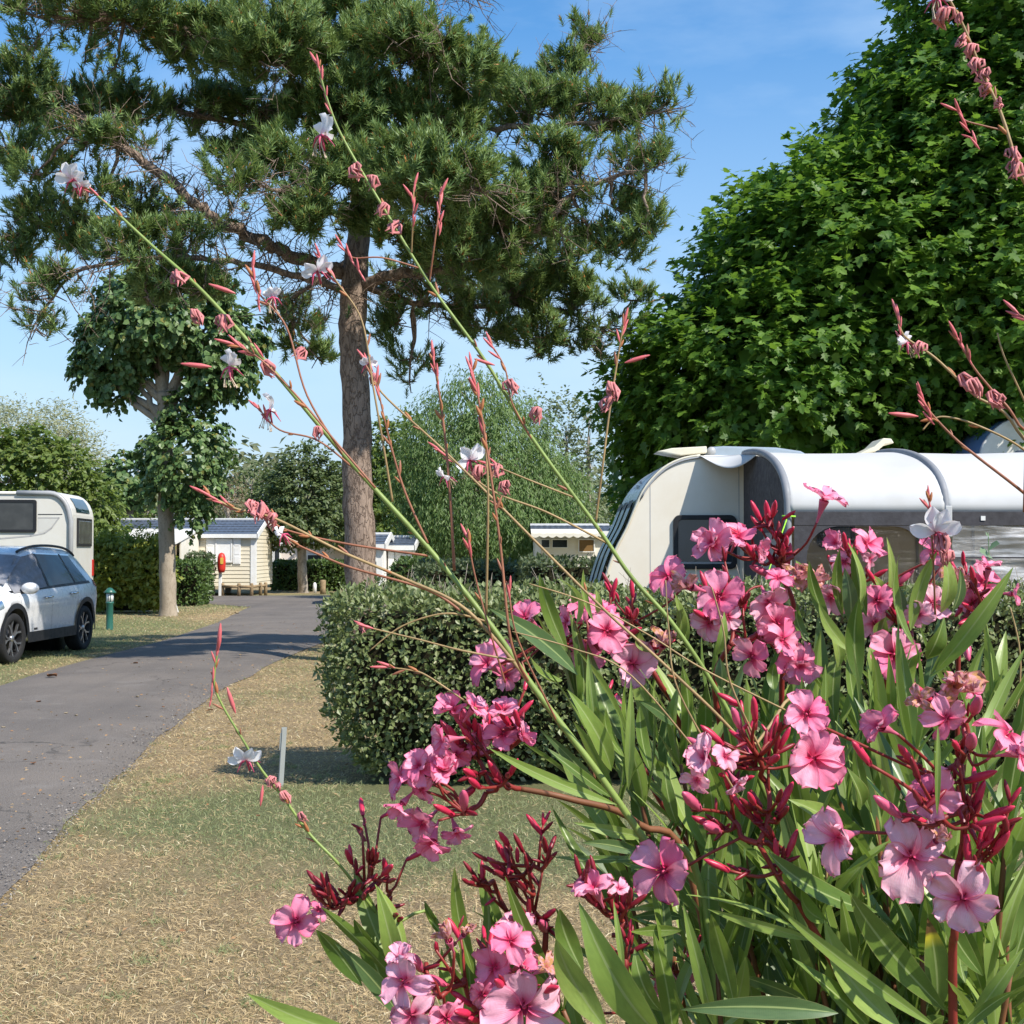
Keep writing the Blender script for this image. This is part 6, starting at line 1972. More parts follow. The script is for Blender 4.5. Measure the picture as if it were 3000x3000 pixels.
def add_flower(pos, face, dia, style):
    sc = dia / .050
    spin = random.uniform(0, 6.28)
    pm = axis_matrix(loc(pos), face, spin, sc)
    fl = put("flower", TUBE_ME, pm, ole)
    put("throat", THROAT_ME, Matrix.Identity(4), fl)
    key = "p" if "p" in style else ("w" if "w" in style else "n")
    cup0 = random.uniform(.0, .30) if face.dot(-CF) > .75 else random.uniform(.2, .75)
    if "w" in style: cup0 += .5
    for k in range(5):
        me = random.choice(PETALS[key])
        put("petal", me, Matrix.Rotation(2 * PI * k / 5 + random.gauss(0, .06), 4, "Z") @ Matrix.Rotation(-cup0 + random.gauss(0, .12), 4, "Y") @ Matrix.Rotation(random.gauss(0, .12), 4, "X") @ Matrix.Diagonal((random.uniform(.85, 1.12), random.uniform(.82, 1.12), 1, 1)), fl)
    if "d" in style:
        for k in range(4):
            put("petal", random.choice(PETALS[key]), Matrix.Translation((0, 0, .003)) @ Matrix.Rotation(2 * PI * k / 4 + .5 + random.gauss(0, .2), 4, "Z") @ Matrix.Rotation(-cup0 - .55 + random.gauss(0, .2), 4, "Y") @ Matrix.Scale(random.uniform(.6, .85), 4), fl)
    return pos - face * (.028 * sc)


def sag(a, b, k=.12):
    m_ = a.lerp(b, .5)
    d_ = (b - a)
    return [a, a.lerp(b, .33) + Vector((0, 0, -k * d_.length * .7)) + Vector(RNG.normal(0, .002, 3)), a.lerp(b, .68) + Vector((0, 0, -k * d_.length * .6)) + Vector(RNG.normal(0, .002, 3)), b]


# clusters: depth, node chain (crop,x,y), way down to the ground, bud tips, flowers
CLUSTERS = [
 dict(d=.98, nodes=[(8, 1010, 600), (8, 880, 590), (8, 760, 420), (8, 1040, 300), (8, 820, 620), (8, 700, 740)], down=[(8, 1300, 660), (8, 1680, 800), (9, 100, 1300)], s=1,
      buds=[(8, 680, 130, 1), (8, 690, 490, 0), (8, 720, 540, 0), (8, 600, 240, 0), (8, 560, 210, 0), (8, 830, 440, 0), (8, 870, 110, 0), (8, 800, 100, 0), (8, 690, 610, 1), (8, 520, 690, 0), (8, 770, 230, 0), (8, 640, 690, 0), (8, 980, 150, 0), (8, 1000, 430, 0)],
      fl=[(8, 635, 160, 115, -.3, .6, .6, "n"), (8, 745, 150, 100, .5, .7, .4, "n"), (8, 600, 320, 105, -.8, 0, .5, "n"), (8, 780, 310, 95, .6, -.1, .7, "n"), (8, 920, 290, 110, -.2, .4, .8, "n"), (8, 1005, 300, 90, .7, .2, .5, "n"), (8, 920, 160, 95, -.2, .6, .4, "n"),
          (8, 360, 545, 120, -.8, .15, .5, "n"), (8, 450, 480, 125, -.3, .5, .8, "d"), (8, 570, 500, 120, .2, .6, .7, "d"), (8, 350, 680, 95, -.6, -.6, .5, "n"), (8, 470, 790, 130, -.5, -.35, .7, "n"), (8, 520, 890, 110, -.2, -.75, .6, "n"), (8, 650, 830, 95, .3, -.6, .5, "n"), (8, 650, 400, 95, 0, -.5, .8, "n"), (8, 460, 600, 90, -.4, -.4, .7, "n")]),
 dict(d=1.0, nodes=[(8, 200, 1300), (8, 110, 1200), (8, 160, 1080), (8, 280, 1180), (8, -60, 1270)], down=[(8, 330, 1480), (8, 460, 1932)], s=.9,
      buds=[(8, 150, 940, 2), (8, 178, 930, 2), (8, 205, 960, 2), (8, 240, 990, 0), (8, 290, 1030, 0), (8, 310, 1110, 2), (8, 80, 1110, 2), (8, 110, 1130, 2), (8, 130, 1190, 2), (8, 40, 1220, 2), (7, 1735, 1060, 2), (7, 1770, 1090, 2), (7, 1815, 1070, 2), (7, 1860, 1130, 2), (7, 1760, 1150, 2), (8, 320, 1310, 2), (8, 350, 1330, 2), (8, 0, 1230, 2), (8, 250, 1100, 2)],
      fl=[(7, 1680, 1350, 130, -.35, .05, .9, "n"), (7, 1800, 1290, 60, .5, .4, .3, "n")]),
 dict(d=1.0, nodes=[(8, 1160, 1360), (8, 1080, 1210), (8, 940, 1300), (8, 860, 1120), (8, 1050, 1070), (8, 1180, 1000)], down=[(8, 1150, 1540), (8, 1120, 1932)], s=1,
      buds=[(8, 870, 890, 0), (8, 975, 850, 2), (8, 690, 1010, 2), (8, 740, 960, 2), (8, 825, 985, 0), (8, 740, 1090, 2), (8, 685, 1110, 2), (8, 905, 1060, 2), (8, 1040, 970, 2), (8, 1000, 1120, 2), (8, 1145, 870, 2), (8, 1185, 930, 2), (8, 790, 1030, 2), (8, 950, 1330, 1), (8, 1130, 1350, 1), (8, 1215, 1280, 0), (8, 1010, 1290, 2), (8, 860, 1060, 2)],
      fl=[(8, 990, 1400, 110, 0, .6, .3, "p")]),
 dict(d=.95, nodes=[(8, 1610, 1680), (8, 1600, 1350), (8, 1530, 1430), (8, 1350, 1200)], down=[(8, 1680, 1932)], s=1,
      buds=[(8, 1600, 1100, 0), (8, 1510, 1160, 2), (8, 1640, 1160, 2), (8, 1410, 1100, 0), (8, 1320, 970, 2), (8, 1550, 1110, 2), (8, 1400, 1000, 2), (8, 1650, 1370, 2), (8, 1370, 1160, 0)],
      fl=[(8, 1440, 1180, 125, -.35, .8, .45, "n"), (8, 1570, 1170, 60, .2, .6, .5, "p")]),
 dict(d=.92, nodes=[(8, 820, 1880), (8, 700, 1680), (8, 560, 1780), (8, 480, 1590), (8, 980, 1700)], down=[(8, 1000, 2200)], s=1.1,
      buds=[(8, 400, 1540, 1), (8, 470, 1660, 1), (8, 640, 1860, 0), (8, 620, 1900, 1), (8, 720, 1900, 0), (8, 870, 1680, 0), (8, 610, 1740, 0), (8, 1230, 1720, 0)],
      fl=[(8, 370, 1690, 155, -.6, .1, .75, "p"), (8, 345, 1570, 100, -.3, .7, .5, "p"), (8, 610, 1460, 100, -.2, .7, .5, "w"), (8, 690, 1430, 70, .5, .6, .4, "w"), (8, 960, 1470, 115, -.1, .6, .7, "n"), (8, 880, 1610, 140, -.5, .3, .7, "n"), (8, 1010, 1600, 110, .4, .5, .6, "n"),
          (8, 1035, 1830, 215, .0, .05, 1, "p"), (8, 410, 1880, 150, -.4, .2, .8, "p"), (8, 590, 1890, 120, .2, .1, .9, "n"), (8, 1140, 1620, 90, .6, .5, .4, "w"), (8, 800, 1760, 90, -.3, -.2, .8, "n")]),
 dict(d=.95, nodes=[(9, 650, 1240), (9, 430, 910), (9, 600, 950), (9, 470, 560), (9, 250, 740), (9, 430, 420)], down=[(9, 800, 1500), (9, 930, 1760), (9, 1000, 2100)], s=1.1,
      buds=[(9, 0, 620, 1), (9, 50, 755, 0), (9, 120, 800, 1), (9, 270, 620, 0), (9, 610, 250, 0), (9, 625, 560, 0), (9, 545, 410, 0), (9, 650, 830, 0), (9, 520, 880, 0), (9, 120, 1000, 0), (9, 400, 80, 0), (9, 280, 140, 1), (9, 310, 265, 1), (9, 100, 240, 0), (9, 20, 310, 1), (9, 640, 100, 1), (9, 540, 180, 0), (9, 190, 430, 2), (9, 370, 620, 0), (9, 320, 650, 2), (9, 560, 600, 2), (9, 480, 800, 2), (9, 600, 700, 2)],
      fl=[(8, 1830, 1070, 185, -.55, .15, .8, "n"), (9, 130, 430, 130, -.5, .4, .7, "p"), (9, 90, 540, 100, -.5, -.5, .6, "p"), (9, 300, 560, 75, .4, -.6, .6, "p"), (9, 240, 420, 90, .3, .5, .7, "p"), (9, 730, 430, 195, .15, .3, .93, "n")]),
 dict(d=.86, nodes=[(9, 1560, 1020), (9, 1600, 690), (9, 1575, 450), (9, 1590, 200), (9, 1740, 940), (9, 1440, 800), (9, 1460, 560)], down=[(9, 1540, 1400), (9, 1530, 1932)], s=1.1,
      buds=[(9, 1310, 10, 0), (9, 1220, 350, 0), (9, 1385, 190, 0), (9, 1480, 510, 1), (9, 1640, 290, 1), (9, 1710, 550, 0), (9, 1530, 330, 0), (9, 1080, 640, 1), (9, 1240, 740, 0), (9, 1770, 770, 0), (9, 1850, 840, 0), (9, 1690, 1040, 0), (9, 1620, 1050, 0), (9, 1680, 80, 1), (9, 1830, 760, 0), (9, 1300, 600, 2), (9, 960, 330, 0), (9, 1290, 420, 2), (9, 1880, 700, 0), (9, 1780, 500, 0)],
      fl=[(9, 1130, 250, 135, -.7, .35, .5, "n"), (9, 900, 870, 185, -.65, .05, .7, "p"), (9, 1285, 970, 240, -.1, -.05, 1, "p"), (9, 1590, 1210, 195, -.45, -.25, .8, "p"), (9, 1420, 640, 150, -.4, .2, .7, "n"), (9, 1830, 300, 165, .5, .8, .25, "n"), (9, 1490, 190, 120, 0, -.2, .8, "n"), (9, 1520, 30, 170, 0, .3, .9, "dw"), (9, 700, 180, 125, -.2, .3, .8, "n"), (9, 1430, 900, 90, .3, .4, .4, "w"), (9, 1890, 400, 110, .7, .2, .5, "n"), (9, 1350, 100, 90, -.5, .2, .5, "w")]),
 dict(d=1.2, nodes=[(6, 570, 1350), (6, 480, 1050), (6, 560, 1250), (6, 420, 1230), (6, 660, 1180)], down=[(6, 630, 1540), (9, 560, 100), (9, 700, 900)], s=1,
      buds=[(6, 385, 900, 0), (6, 470, 900, 0), (6, 525, 900, 0), (6, 385, 985, 0), (6, 590, 1100, 0), (6, 610, 1140, 0), (6, 450, 1150, 0), (6, 355, 1140, 0), (6, 380, 1270, 1), (6, 630, 1050, 0), (6, 540, 1110, 2), (6, 570, 1140, 0)],
      fl=[(6, 800, 905, 120, .25, .9, .25, "n"), (6, 180, 1150, 130, -.6, .3, .7, "d"), (6, 310, 1110, 110, .2, .7, .6, "n"), (6, 410, 1170, 85, .7, -.1, .4, "n"), (6, 640, 1340, 95, .2, .4, .8, "dw"), (6, 730, 1350, 90, .4, .3, .8, "dw")]),
 dict(d=1.14, nodes=[(6, 270, 1720), (6, 300, 1500), (6, 180, 1580), (6, 430, 1650)], down=[(6, 180, 1932), (9, 260, 500), (9, 420, 1500)], s=1,
      buds=[(6, 230, 1330, 0), (6, 318, 1350, 0), (6, 165, 1385, 0), (6, 110, 1400, 2), (6, 380, 1420, 2), (6, 60, 1520, 0), (6, 470, 1620, 0), (6, 390, 1750, 0), (6, 330, 1440, 2), (6, 260, 1400, 2)],
      fl=[(6, 210, 1450, 140, -.3, .3, .8, "n"), (6, 160, 1590, 125, -.6, -.2, .7, "p"), (6, 480, 1470, 130, .1, -.55, .8, "p"), (6, 520, 1590, 120, .3, -.2, .9, "n"), (6, 400, 1780, 120, -.5, -.3, .7, "n"), (6, 560, 1690, 110, .5, .2, .7, "n"), (6, 650, 1830, 135, .2, -.1, .9, "d"), (6, 50, 1390, 110, -.6, .2, .5, "w"), (6, 540, 1350, 80, -.1, .7, .4, "n"), (6, 250, 1560, 90, .2, 0, .9, "p")]),
 dict(d=1.2, nodes=[(5, 1660, 1720), (5, 1560, 1620), (5, 1680, 1580), (5, 1400, 1700), (5, 1180, 1680)], down=[(5, 1800, 1932), (9, 0, 300), (9, 250, 1600)], s=1,
      buds=[(5, 1640, 1340, 0), (5, 1675, 1510, 0), (5, 1610, 1500, 0), (5, 1190, 1680, 0), (5, 1230, 1790, 0), (5, 1540, 1600, 0), (5, 1700, 1620, 0), (5, 1420, 1640, 0), (5, 1150, 1690, 1), (5, 1890, 1690, 0), (5, 1600, 1560, 2)],
      fl=[(5, 1055, 1570, 110, -.6, .5, .6, "n"), (5, 1370, 1510, 100, -.3, .7, .6, "n"), (5, 1285, 1590, 85, -.8, .1, .5, "n"), (5, 1500, 1640, 125, .3, .2, .9, "n"), (5, 1390, 1770, 115, -.2, -.4, .8, "n"), (5, 1640, 1820, 150, .2, -.1, .9, "p"), (5, 840, 1830, 120, -.5, .5, .7, "n"), (5, 900, 1760, 85, .2, .8, .5, "n"), (5, 1860, 1340, 125, -.5, .5, .6, "n"), (5, 1820, 1720, 100, .1, .5, .7, "w"), (5, 1480, 1530, 80, .4, .7, .4, "n"), (5, 930, 1890, 90, .5, -.2, .7, "n")]),
 dict(d=1.2, nodes=[(6, 1250, 1700), (6, 1200, 1580), (6, 960, 1350), (6, 1290, 1640)], down=[(6, 1150, 1932), (9, 1150, 700), (9, 1200, 1800)], s=1,
      buds=[(6, 1310, 1290, 1), (6, 1210, 1410, 0), (6, 1170, 1480, 0), (6, 1280, 1570, 0), (6, 1230, 1540, 0), (6, 910, 1080, 0), (6, 980, 1120, 0), (6, 820, 1210, 0), (6, 1160, 1290, 0)],
      fl=[(6, 870, 1150, 85, -.6, .4, .6, "n"), (6, 1035, 1150, 110, .55, .35, .7, "n"), (6, 1050, 1225, 80, .5, -.5, .6, "p"), (6, 1105, 1470, 100, -.4, .2, .8, "n"), (6, 1090, 1590, 95, -.4, -.4, .7, "p"), (6, 1410, 1490, 115, .2, .3, .85, "p"), (6, 1190, 1770, 160, 0, 0, 1, "n"), (6, 840, 1440, 110, -.2, -.4, .8, "p"), (6, 1430, 1190, 90, -.3, .3, .7, "n"), (6, 910, 1250, 75, .2, .2, .8, "p"), (6, 1480, 1260, 70, .2, .4, .6, "w"), (6, 1340, 1540, 80, -.4, -.3, .8, "p")]),
 dict(d=1.26, nodes=[(6, 1590, 1560), (6, 1640, 1380), (6, 1700, 1500)], down=[(6, 1560, 1800), (9, 1560, 800), (9, 1600, 1800)], s=1,
      buds=[(6, 1630, 1270, 0), (6, 1580, 1480, 0), (6, 1540, 1560, 0), (6, 1600, 1300, 0), (6, 1560, 1600, 0), (6, 1620, 1810, 1)],
      fl=[(6, 1700, 1370, 130, .4, .4, .8, "n"), (6, 1640, 1470, 90, -.3, -.3, .7, "n"), (6, 1860, 1430, 65, .7, 0, .5, "n"), (6, 1560, 1350, 70, 0, .2, .9, "w"), (6, 1730, 1290, 80, 0, .8, .3, "n")]),
 dict(d=1.1, nodes=[(8, 1900, 1860), (9, 20, 1640)], down=[(8, 1932, 2200)], s=.9, buds=[(8, 1780, 1600, 2), (8, 1790, 1640, 2), (8, 1750, 1640, 2), (9, 40, 1560, 2), (8, 1870, 1590, 2)],
      fl=[(8, 1850, 1720, 95, -.3, .3, .8, "n"), (9, 10, 1700, 60, .2, .2, .8, "n"), (8, 640, 1780, 60, -.2, .5, .6, "p")]),
 dict(d=1.3, nodes=[(8, 1500, 160), (9, 740, 1700)], down=[(8, 1700, 500), (9, 500, 1932)], s=.9, buds=[(8, 1560, 60, 0), (8, 1350, 30, 0), (9, 700, 1740, 2)],
      fl=[(8, 1430, 100, 110, -.4, .4, .7, "p"), (8, 1540, 150, 80, .5, 0, .7, "n"), (8, 1460, 200, 70, 0, -.7, .6, "p"), (9, 760, 1770, 70, 0, .3, .8, "n"), (9, 1220, 1880, 60, 0, .3, .8, "p"), (9, 1640, 60, 60, .4, .5, .5, "n")]),
]
for C in CLUSTERS:
    d = C["d"]
    def w3(k, x, y, dj=0.0): return at(*cp(k, x, y), d + dj)
    nodes = [w3(*q, dj=.022 + random.uniform(-.012, .012)) for q in C["nodes"]]
    attach = [nodes[0]]
    st = MB()
    # stem down to the ground
    dn = [nodes[0]] + [w3(*q, dj=.03 * (i + 1)) for i, q in enumerate(C["down"])]
    last = dn[-1]
    foot = Vector((ole_root.x + .4 * (last.x - ole_root.x) + random.uniform(-.08, .08), ole_root.y + random.uniform(-.12, .12), 0))
    dn += [last.lerp(foot, .4) + Vector((0, 0, .06)), foot]
    pts = catmull(dn, 6)
    nn_ = len(pts)
    sb = MB(); sb.tube([loc(p) for p in pts], [(.0020 + .0010 * min(1, i / (nn_ * .55))) * C["s"] for i in range(nn_)], 8)
    sb.build("branch", m_stalk if C is not CLUSTERS[0] else m_stem, ole, fix=False)
    # tree of node stalks
    for i in range(1, len(nodes)):
        par = min(nodes[:i], key=lambda q: (q - nodes[i]).length)
        sg_ = catmull(sag(par, nodes[i], .05), 3)
        attach += sg_[3:]
        st.tube([loc(p) for p in sg_], [.0020 * C["s"]] * 4 + [.0017 * C["s"]] * 6, 7)
    for (k, x, y, kind) in C["buds"]:
        tip = w3(k, x, y, random.uniform(-.03, .03))
        nd = min(attach, key=lambda q: abs((q - tip).length - .035) + (.05 if q.z > tip.z - .005 else 0))
        dirv = ((tip - nd).normalized() + Vector((0, 0, .25))).normalized()
        bs = random.uniform(.72, 1.0) * (1.15 if kind == 1 else 1) * (.8 if kind == 2 else 1)
        foot_b = tip - dirv * .024 * bs
        st.tube([loc(p) for p in catmull([nd, nd.lerp(foot_b, .5) + Vector(RNG.normal(0, .002, 3)) - dirv * .004, foot_b], 3)], [.0016, .0015, .0014, .0013, .0012, .0011, .0011], 6)
        put("bud", BUDS[kind], axis_matrix(loc(foot_b), dirv, random.uniform(0, 6), bs), ole)
        for _q in range(random.choice((1, 1, 2, 3))):      # tiny side bud with bract
            q = nd.lerp(foot_b, random.uniform(.4, .85)); dv = (dirv + Vector(RNG.normal(0, .6, 3))).normalized()
            put("bud", BUDS[2], axis_matrix(loc(q), dv, random.uniform(0, 6), random.uniform(.35, .75)), ole)
    # further fine bud sprigs off the stalks
    for _s in range(2 + len(C["buds"]) // 5):
        nd = random.choice(attach)
        dv = (Vector((random.gauss(0, .6), random.gauss(0, .5), 1.0)) + (nd - nodes[0]).normalized() * .6).normalized()
        ln_ = random.uniform(.018, .05)
        e_ = nd + dv * ln_
        st.tube([loc(nd), loc(nd.lerp(e_, .5) + Vector(RNG.normal(0, .002, 3))), loc(e_)], [.0013, .0011, .0009], 5)
        for _b in range(random.choice((1, 2, 3, 4))):
            t_ = random.uniform(.45, 1) if _b else 1.0
            put("bud", random.choice((BUDS[0], BUDS[0], BUDS[2])), axis_matrix(loc(nd.lerp(e_, t_)), (dv + Vector(RNG.normal(0, .45, 3))).normalized(), random.uniform(0, 6), random.uniform(.35, .8)), ole)
    for (k, x, y, sz, fr, fu, ft, style) in C["fl"]:
        p = w3(k, x, y, random.uniform(-.02, .02))
        face = cam_dir(fr, fu, ft)
        e = add_flower(p, face, sz * d / FPX, style)
        nd = min(attach, key=lambda q: (q - e).length)
        st.tube([loc(p_) for p_ in catmull([nd, nd.lerp(e, .5) - face * .004 + Vector(RNG.normal(0, .002, 3)), e], 3)], .0011, 6)
    st.build("flower_stalk", m_stalk, ole, fix=False)

# ---- leaves
def oleaf(seed, mat, bend, fold=.25, twist=0.0):
    rg = random.Random(seed)
    a = rg.uniform(0, 6); side = rg.uniform(-.8, .8); wavy = rg.uniform(0, 1)
    def fn(u, v):
        s = (v - .5) * 2
        w = max(.012, math.sin(PI * u ** .92) ** .85) * (1 - .18 * u) * .54 if 0 < u < 1 else .012
        tw_ = twist * (u - .3)
        y, z = s * w, abs(s) * fold * w
        y, z = y * math.cos(tw_) - z * math.sin(tw_), y * math.sin(tw_) + z * math.cos(tw_)
        return (u, y + side * 4 * u * (1 - u) * .35, z + bend * 4 * u * (1 - u) * .6 + wavy * .06 * math.sin(9 * u + a) * s)
    def f2(u, v):
        x, y, z = fn(u, v)
        return (x, y, z)
    me = uv_mesh("leaf", f2, 14, 6, mat)
    return me, bend


LEAVES = []
for sd, (mt_, tw_) in enumerate(((m_oleaf, .0), (m_oleaf, .5), (m_oleaf_lit, -.3), (m_oleaf_lit, .2), (m_oleaf_blue, -.4), (m_oleaf, -.6))):
    LEAVES.append(oleaf(sd, mt_, (-1, .7, -.6, 1, .3, -.3)[sd], .28, tw_)[0])
LEAF_TIP = oleaf(77, m_oleaf_tip, .2, .3, 0)[0]
nleaf = [0]
MASSV, MASSF, MASSU, MASSM = [], [], [], []


def place_leaf(b, t, width, up, mesh, bend=.0, single=True):
    """leaf from world point b to t; width metres; bend lifts the middle along the leaf normal"""
    x = t - b; L_ = x.length; x.normalize()
    y = up.cross(x)
    y = y.normalized() if y.length > 1e-4 else x.orthogonal().normalized()
    z = x.cross(y)
    B = Matrix((x * L_, y * width, z * width)).transposed().to_4x4()
    m4 = Matrix.Translation(loc(b)) @ B
    if single and nleaf[0] < 298:
        nleaf[0] += 1
        me = mesh
        o = bpy.data.objects.new("leaf", me); COL.objects.link(o); o.parent = ole
        o.matrix_local = m4
        return o
    co = np.empty(len(mesh.vertices) * 3); mesh.vertices.foreach_get("co", co); co = co.reshape(-1, 3)
    A = np.array(m4)
    base_ = sum(len(q) for q in MASSV)
    MASSV.append(co @ A[:3, :3].T + A[:3, 3] + np.outer(np.sin(PI * np.clip(co[:, 0], 0, 1)), np.array(z)) * bend * L_)
    f = np.empty(len(mesh.polygons) * 4, dtype=np.int32); mesh.polygons.foreach_get("vertices", f); MASSF.append(f.reshape(-1, 4) + base_)
    MASSM.append(np.full(len(mesh.polygons), {m_oleaf: 0, m_oleaf_lit: 1, m_oleaf_blue: 2}.get(mesh.materials[0], 0)))
    MASSU.append(np.array([(u, v) for v in np.linspace(0, 1, 7) for u in np.linspace(0, 1, 15)]))


HAND = [  # crop, base x,y, tip x,y, width(crop px), depth base, depth tip, mesh index
 (8, 1560, 690, 835, 370, 62, .97, .93, 2), (8, 1530, 650, 1130, 350, 55, 1.0, .98, 1), (8, 1530, 500, 1280, 40, 105, .97, .93, 3), (8, 1510, 450, 1400, -10, 60, 1.02, 1.02, 0), (8, 1740, 875, 1310, 790, 60, 1.0, .98, 3), (8, 1700, 970, 1360, 905, 60, 1.02, 1.0, 4), (8, 1740, 990, 1190, 985, 40, 1.0, 1.0, 0),
 (8, 1625, 610, 1640, -20, 50, .95, .93, 3), (8, 750, 1650, 640, 1040, 80, 1.0, .97, 0), (8, 330, 1660, 200, 1150, 100, .98, .95, 3), (8, 260, 1780, 70, 1340, 105, 1.0, .98, 0), (8, 340, 1900, -40, 1470, 90, 1.0, .97, 4), (8, 1500, 1960, 1215, 1450, 150, .9, .88, 2), (8, 1800, 1990, 1345, 1240, 190, .86, .84, 3), (8, 1370, 1640, 1235, 1280, 110, .93, .92, 0), (8, 1810, 1860, 1660, 1505, 100, .95, .95, 1),
 (8, 1600, 1660, 1540, 1230, 34, .9, .9, 3), (8, 960, 1540, 860, 1370, 50, 1.0, 1.0, 0), (8, 380, 1520, 290, 1390, 90, 1.02, 1.0, 4), (8, 570, 1440, 470, 1235, 40, 1.05, 1.02, 0), (7, 2080, 2020, 1400, 1760, 105, .92, .88, 2), (7, 2050, 1720, 1790, 1400, 100, 1.0, .98, 0), (8, 900, 1500, 820, 1280, 30, 1.05, 1.04, 0),
 (8, 1480, 640, 1120, 260, 55, 1.05, 1.03, 4), (8, 1600, 420, 1500, 130, 70, 1.08, 1.06, 0), (8, 1750, 500, 1690, 130, 75, 1.08, 1.08, 5), (8, 1850, 560, 1790, 440, 70, 1.05, 1.05, 0), (8, 1900, 800, 1830, 470, 70, 1.0, 1.0, 1), (8, 1880, 240, 1680, 100, 60, 1.1, 1.06, 4), (8, 1800, 1050, 1550, 990, 45, 1.02, 1.0, 0), (8, 1850, 1270, 1620, 1290, 40, 1.0, .98, 3), (8, 1932, 1330, 1640, 1330, 60, 1.02, 1.0, 4), (8, 1932, 1400, 1640, 1410, 60, .98, .97, 0), (8, 1932, 1560, 1700, 1500, 40, 1.0, 1.0, 4), (8, 1900, 1700, 1720, 1450, 50, 1.02, 1.0, 0),
 (9, 1100, 1300, 460, 930, 120, .98, .92, 0), (9, 1490, 1860, 940, 1180, 150, .92, .87, 0), (9, 1240, 1960, 800, 1340, 165, .93, .9, 2), (9, 880, 850, 600, 660, 120, .97, .93, 3), (9, 700, 1430, 20, 1200, 60, .95, .92, 3), (9, 760, 1460, 140, 1280, 60, .93, .9, 2), (9, 300, 1850, 160, 1310, 105, .93, .9, 0), (9, 880, 1870, -20, 1850, 120, .88, .86, 4), (9, 190, 1960, 0, 1240, 75, .9, .87, 3), (9, 1450, 1960, 520, 1260, 75, .9, .86, 2),
 (9, 1060, 1960, 620, 1560, 120, .94, .9, 1), (9, 1700, 1660, 1490, 1250, 100, .93, .9, 0), (9, 1190, 700, 1070, 180, 60, .95, .93, 3), (9, 1070, 740, 980, 320, 65, .97, .95, 0), (9, 1010, 710, 930, 480, 105, .95, .93, 1), (9, 1440, 750, 1445, 220, 30, .84, .84, 3), (9, 1840, 820, 1700, 620, 70, .93, .9, 0), (9, 700, 1800, 260, 1640, 90, .97, .95, 4), (9, 1640, 1250, 1560, 900, 60, 1.0, 1.0, 0), (9, 1500, 1560, 1380, 1250, 70, 1.0, 1.0, 2), (9, 1640, 1900, 1930, 1500, 80, .9, .88, 3), (9, 1600, 1700, 1620, 1380, 80, .95, .95, 0), (9, 1780, 1560, 1900, 1350, 80, .95, .93, 1), (9, 1560, 1990, 1890, 1740, 60, .88, .86, 0), (9, 1300, 1500, 1180, 1170, 75, 1.0, 1.0, 4), (9, 820, 1350, 670, 1150, 105, .97, .95, 2),
 (6, 840, 1620, 715, 1240, 66, 1.15, 1.13, 0), (6, 960, 1760, 770, 1480, 66, 1.13, 1.12, 2), (6, 905, 1560, 890, 1170, 60, 1.17, 1.15, 0), (6, 950, 1600, 915, 1280, 80, 1.16, 1.16, 4), (6, 980, 1560, 935, 1140, 80, 1.15, 1.12, 3), (6, 1040, 1560, 965, 1150, 66, 1.16, 1.14, 0), (6, 1000, 1940, 1000, 1450, 100, 1.12, 1.1, 0), (6, 1170, 1500, 1155, 1110, 55, 1.2, 1.18, 3), (6, 1310, 1720, 1225, 1210, 95, 1.14, 1.12, 0), (6, 1290, 1640, 1440, 1190, 70, 1.18, 1.16, 2), (6, 1460, 1540, 1470, 1180, 95, 1.2, 1.18, 3), (6, 1520, 1540, 1570, 1290, 70, 1.2, 1.19, 4), (6, 1430, 1870, 1870, 1280, 100, 1.12, 1.08, 3), (6, 1400, 1900, 1720, 1560, 80, 1.15, 1.12, 0), (6, 1300, 1960, 1380, 1750, 100, 1.1, 1.08, 0), (6, 1380, 1800, 1480, 1560, 110, 1.16, 1.15, 1), (6, 1220, 1620, 1220, 1380, 60, 1.2, 1.2, 4), (6, 1120, 1700, 1150, 1560, 80, 1.2, 1.2, 5), (6, 190, 1780, 235, 1530, 55, 1.1, 1.09, 3), (6, 520, 1980, 520, 1820, 60, 1.1, 1.1, 0), (6, 1090, 1420, 1070, 1320, 60, 1.22, 1.2, 3), (6, 690, 1340, 640, 1240, 40, 1.2, 1.2, 3), (6, 20, 1720, -10, 1480, 50, 1.2, 1.2, 3), (6, 220, 1960, 210, 1790, 80, 1.1, 1.1, 4), (6, 720, 1700, 650, 1480, 60, 1.18, 1.18, 0), (6, 880, 1850, 800, 1560, 80, 1.16, 1.14, 3),
 (5, 1280, 1760, 1120, 1320, 80, 1.15, 1.13, 0), (5, 1330, 1600, 1222, 1345, 95, 1.16, 1.14, 3), (5, 1425, 1580, 1370, 1290, 50, 1.17, 1.15, 2), (5, 1340, 1890, 835, 1510, 100, 1.1, 1.05, 4), (5, 1250, 1920, 1060, 1750, 80, 1.12, 1.08, 0), (5, 1240, 1600, 1200, 1470, 40, 1.18, 1.17, 0), (5, 1320, 1480, 1300, 1400, 40, 1.18, 1.17, 3), (5, 1450, 1540, 1440, 1400, 40, 1.18, 1.17, 3), (5, 1920, 1700, 1890, 1430, 60, 1.18, 1.16, 3), (5, 1740, 1760, 1690, 1640, 60, 1.2, 1.2, 0)]
for (k, bx, by, tx, ty, wpx, d0, d1, mi_) in HAND:
    b, t = at(*cp(k, bx, by), d0), at(*cp(k, tx, ty), d1)
    up = (Vector((0, -1, .45)) + Vector(RNG.normal(0, .35, 3))).normalized()
    place_leaf(b, t, wpx / 1.932 * (d0 + d1) / 2 / FPX * 1.12, up, LEAVES[mi_])
b, t = at(*cp(9, 1440, 1860), .93), at(*cp(9, 1385, 1330), .91)
place_leaf(b, t, .018, Vector((0, -1, .2)), LEAF_TIP)

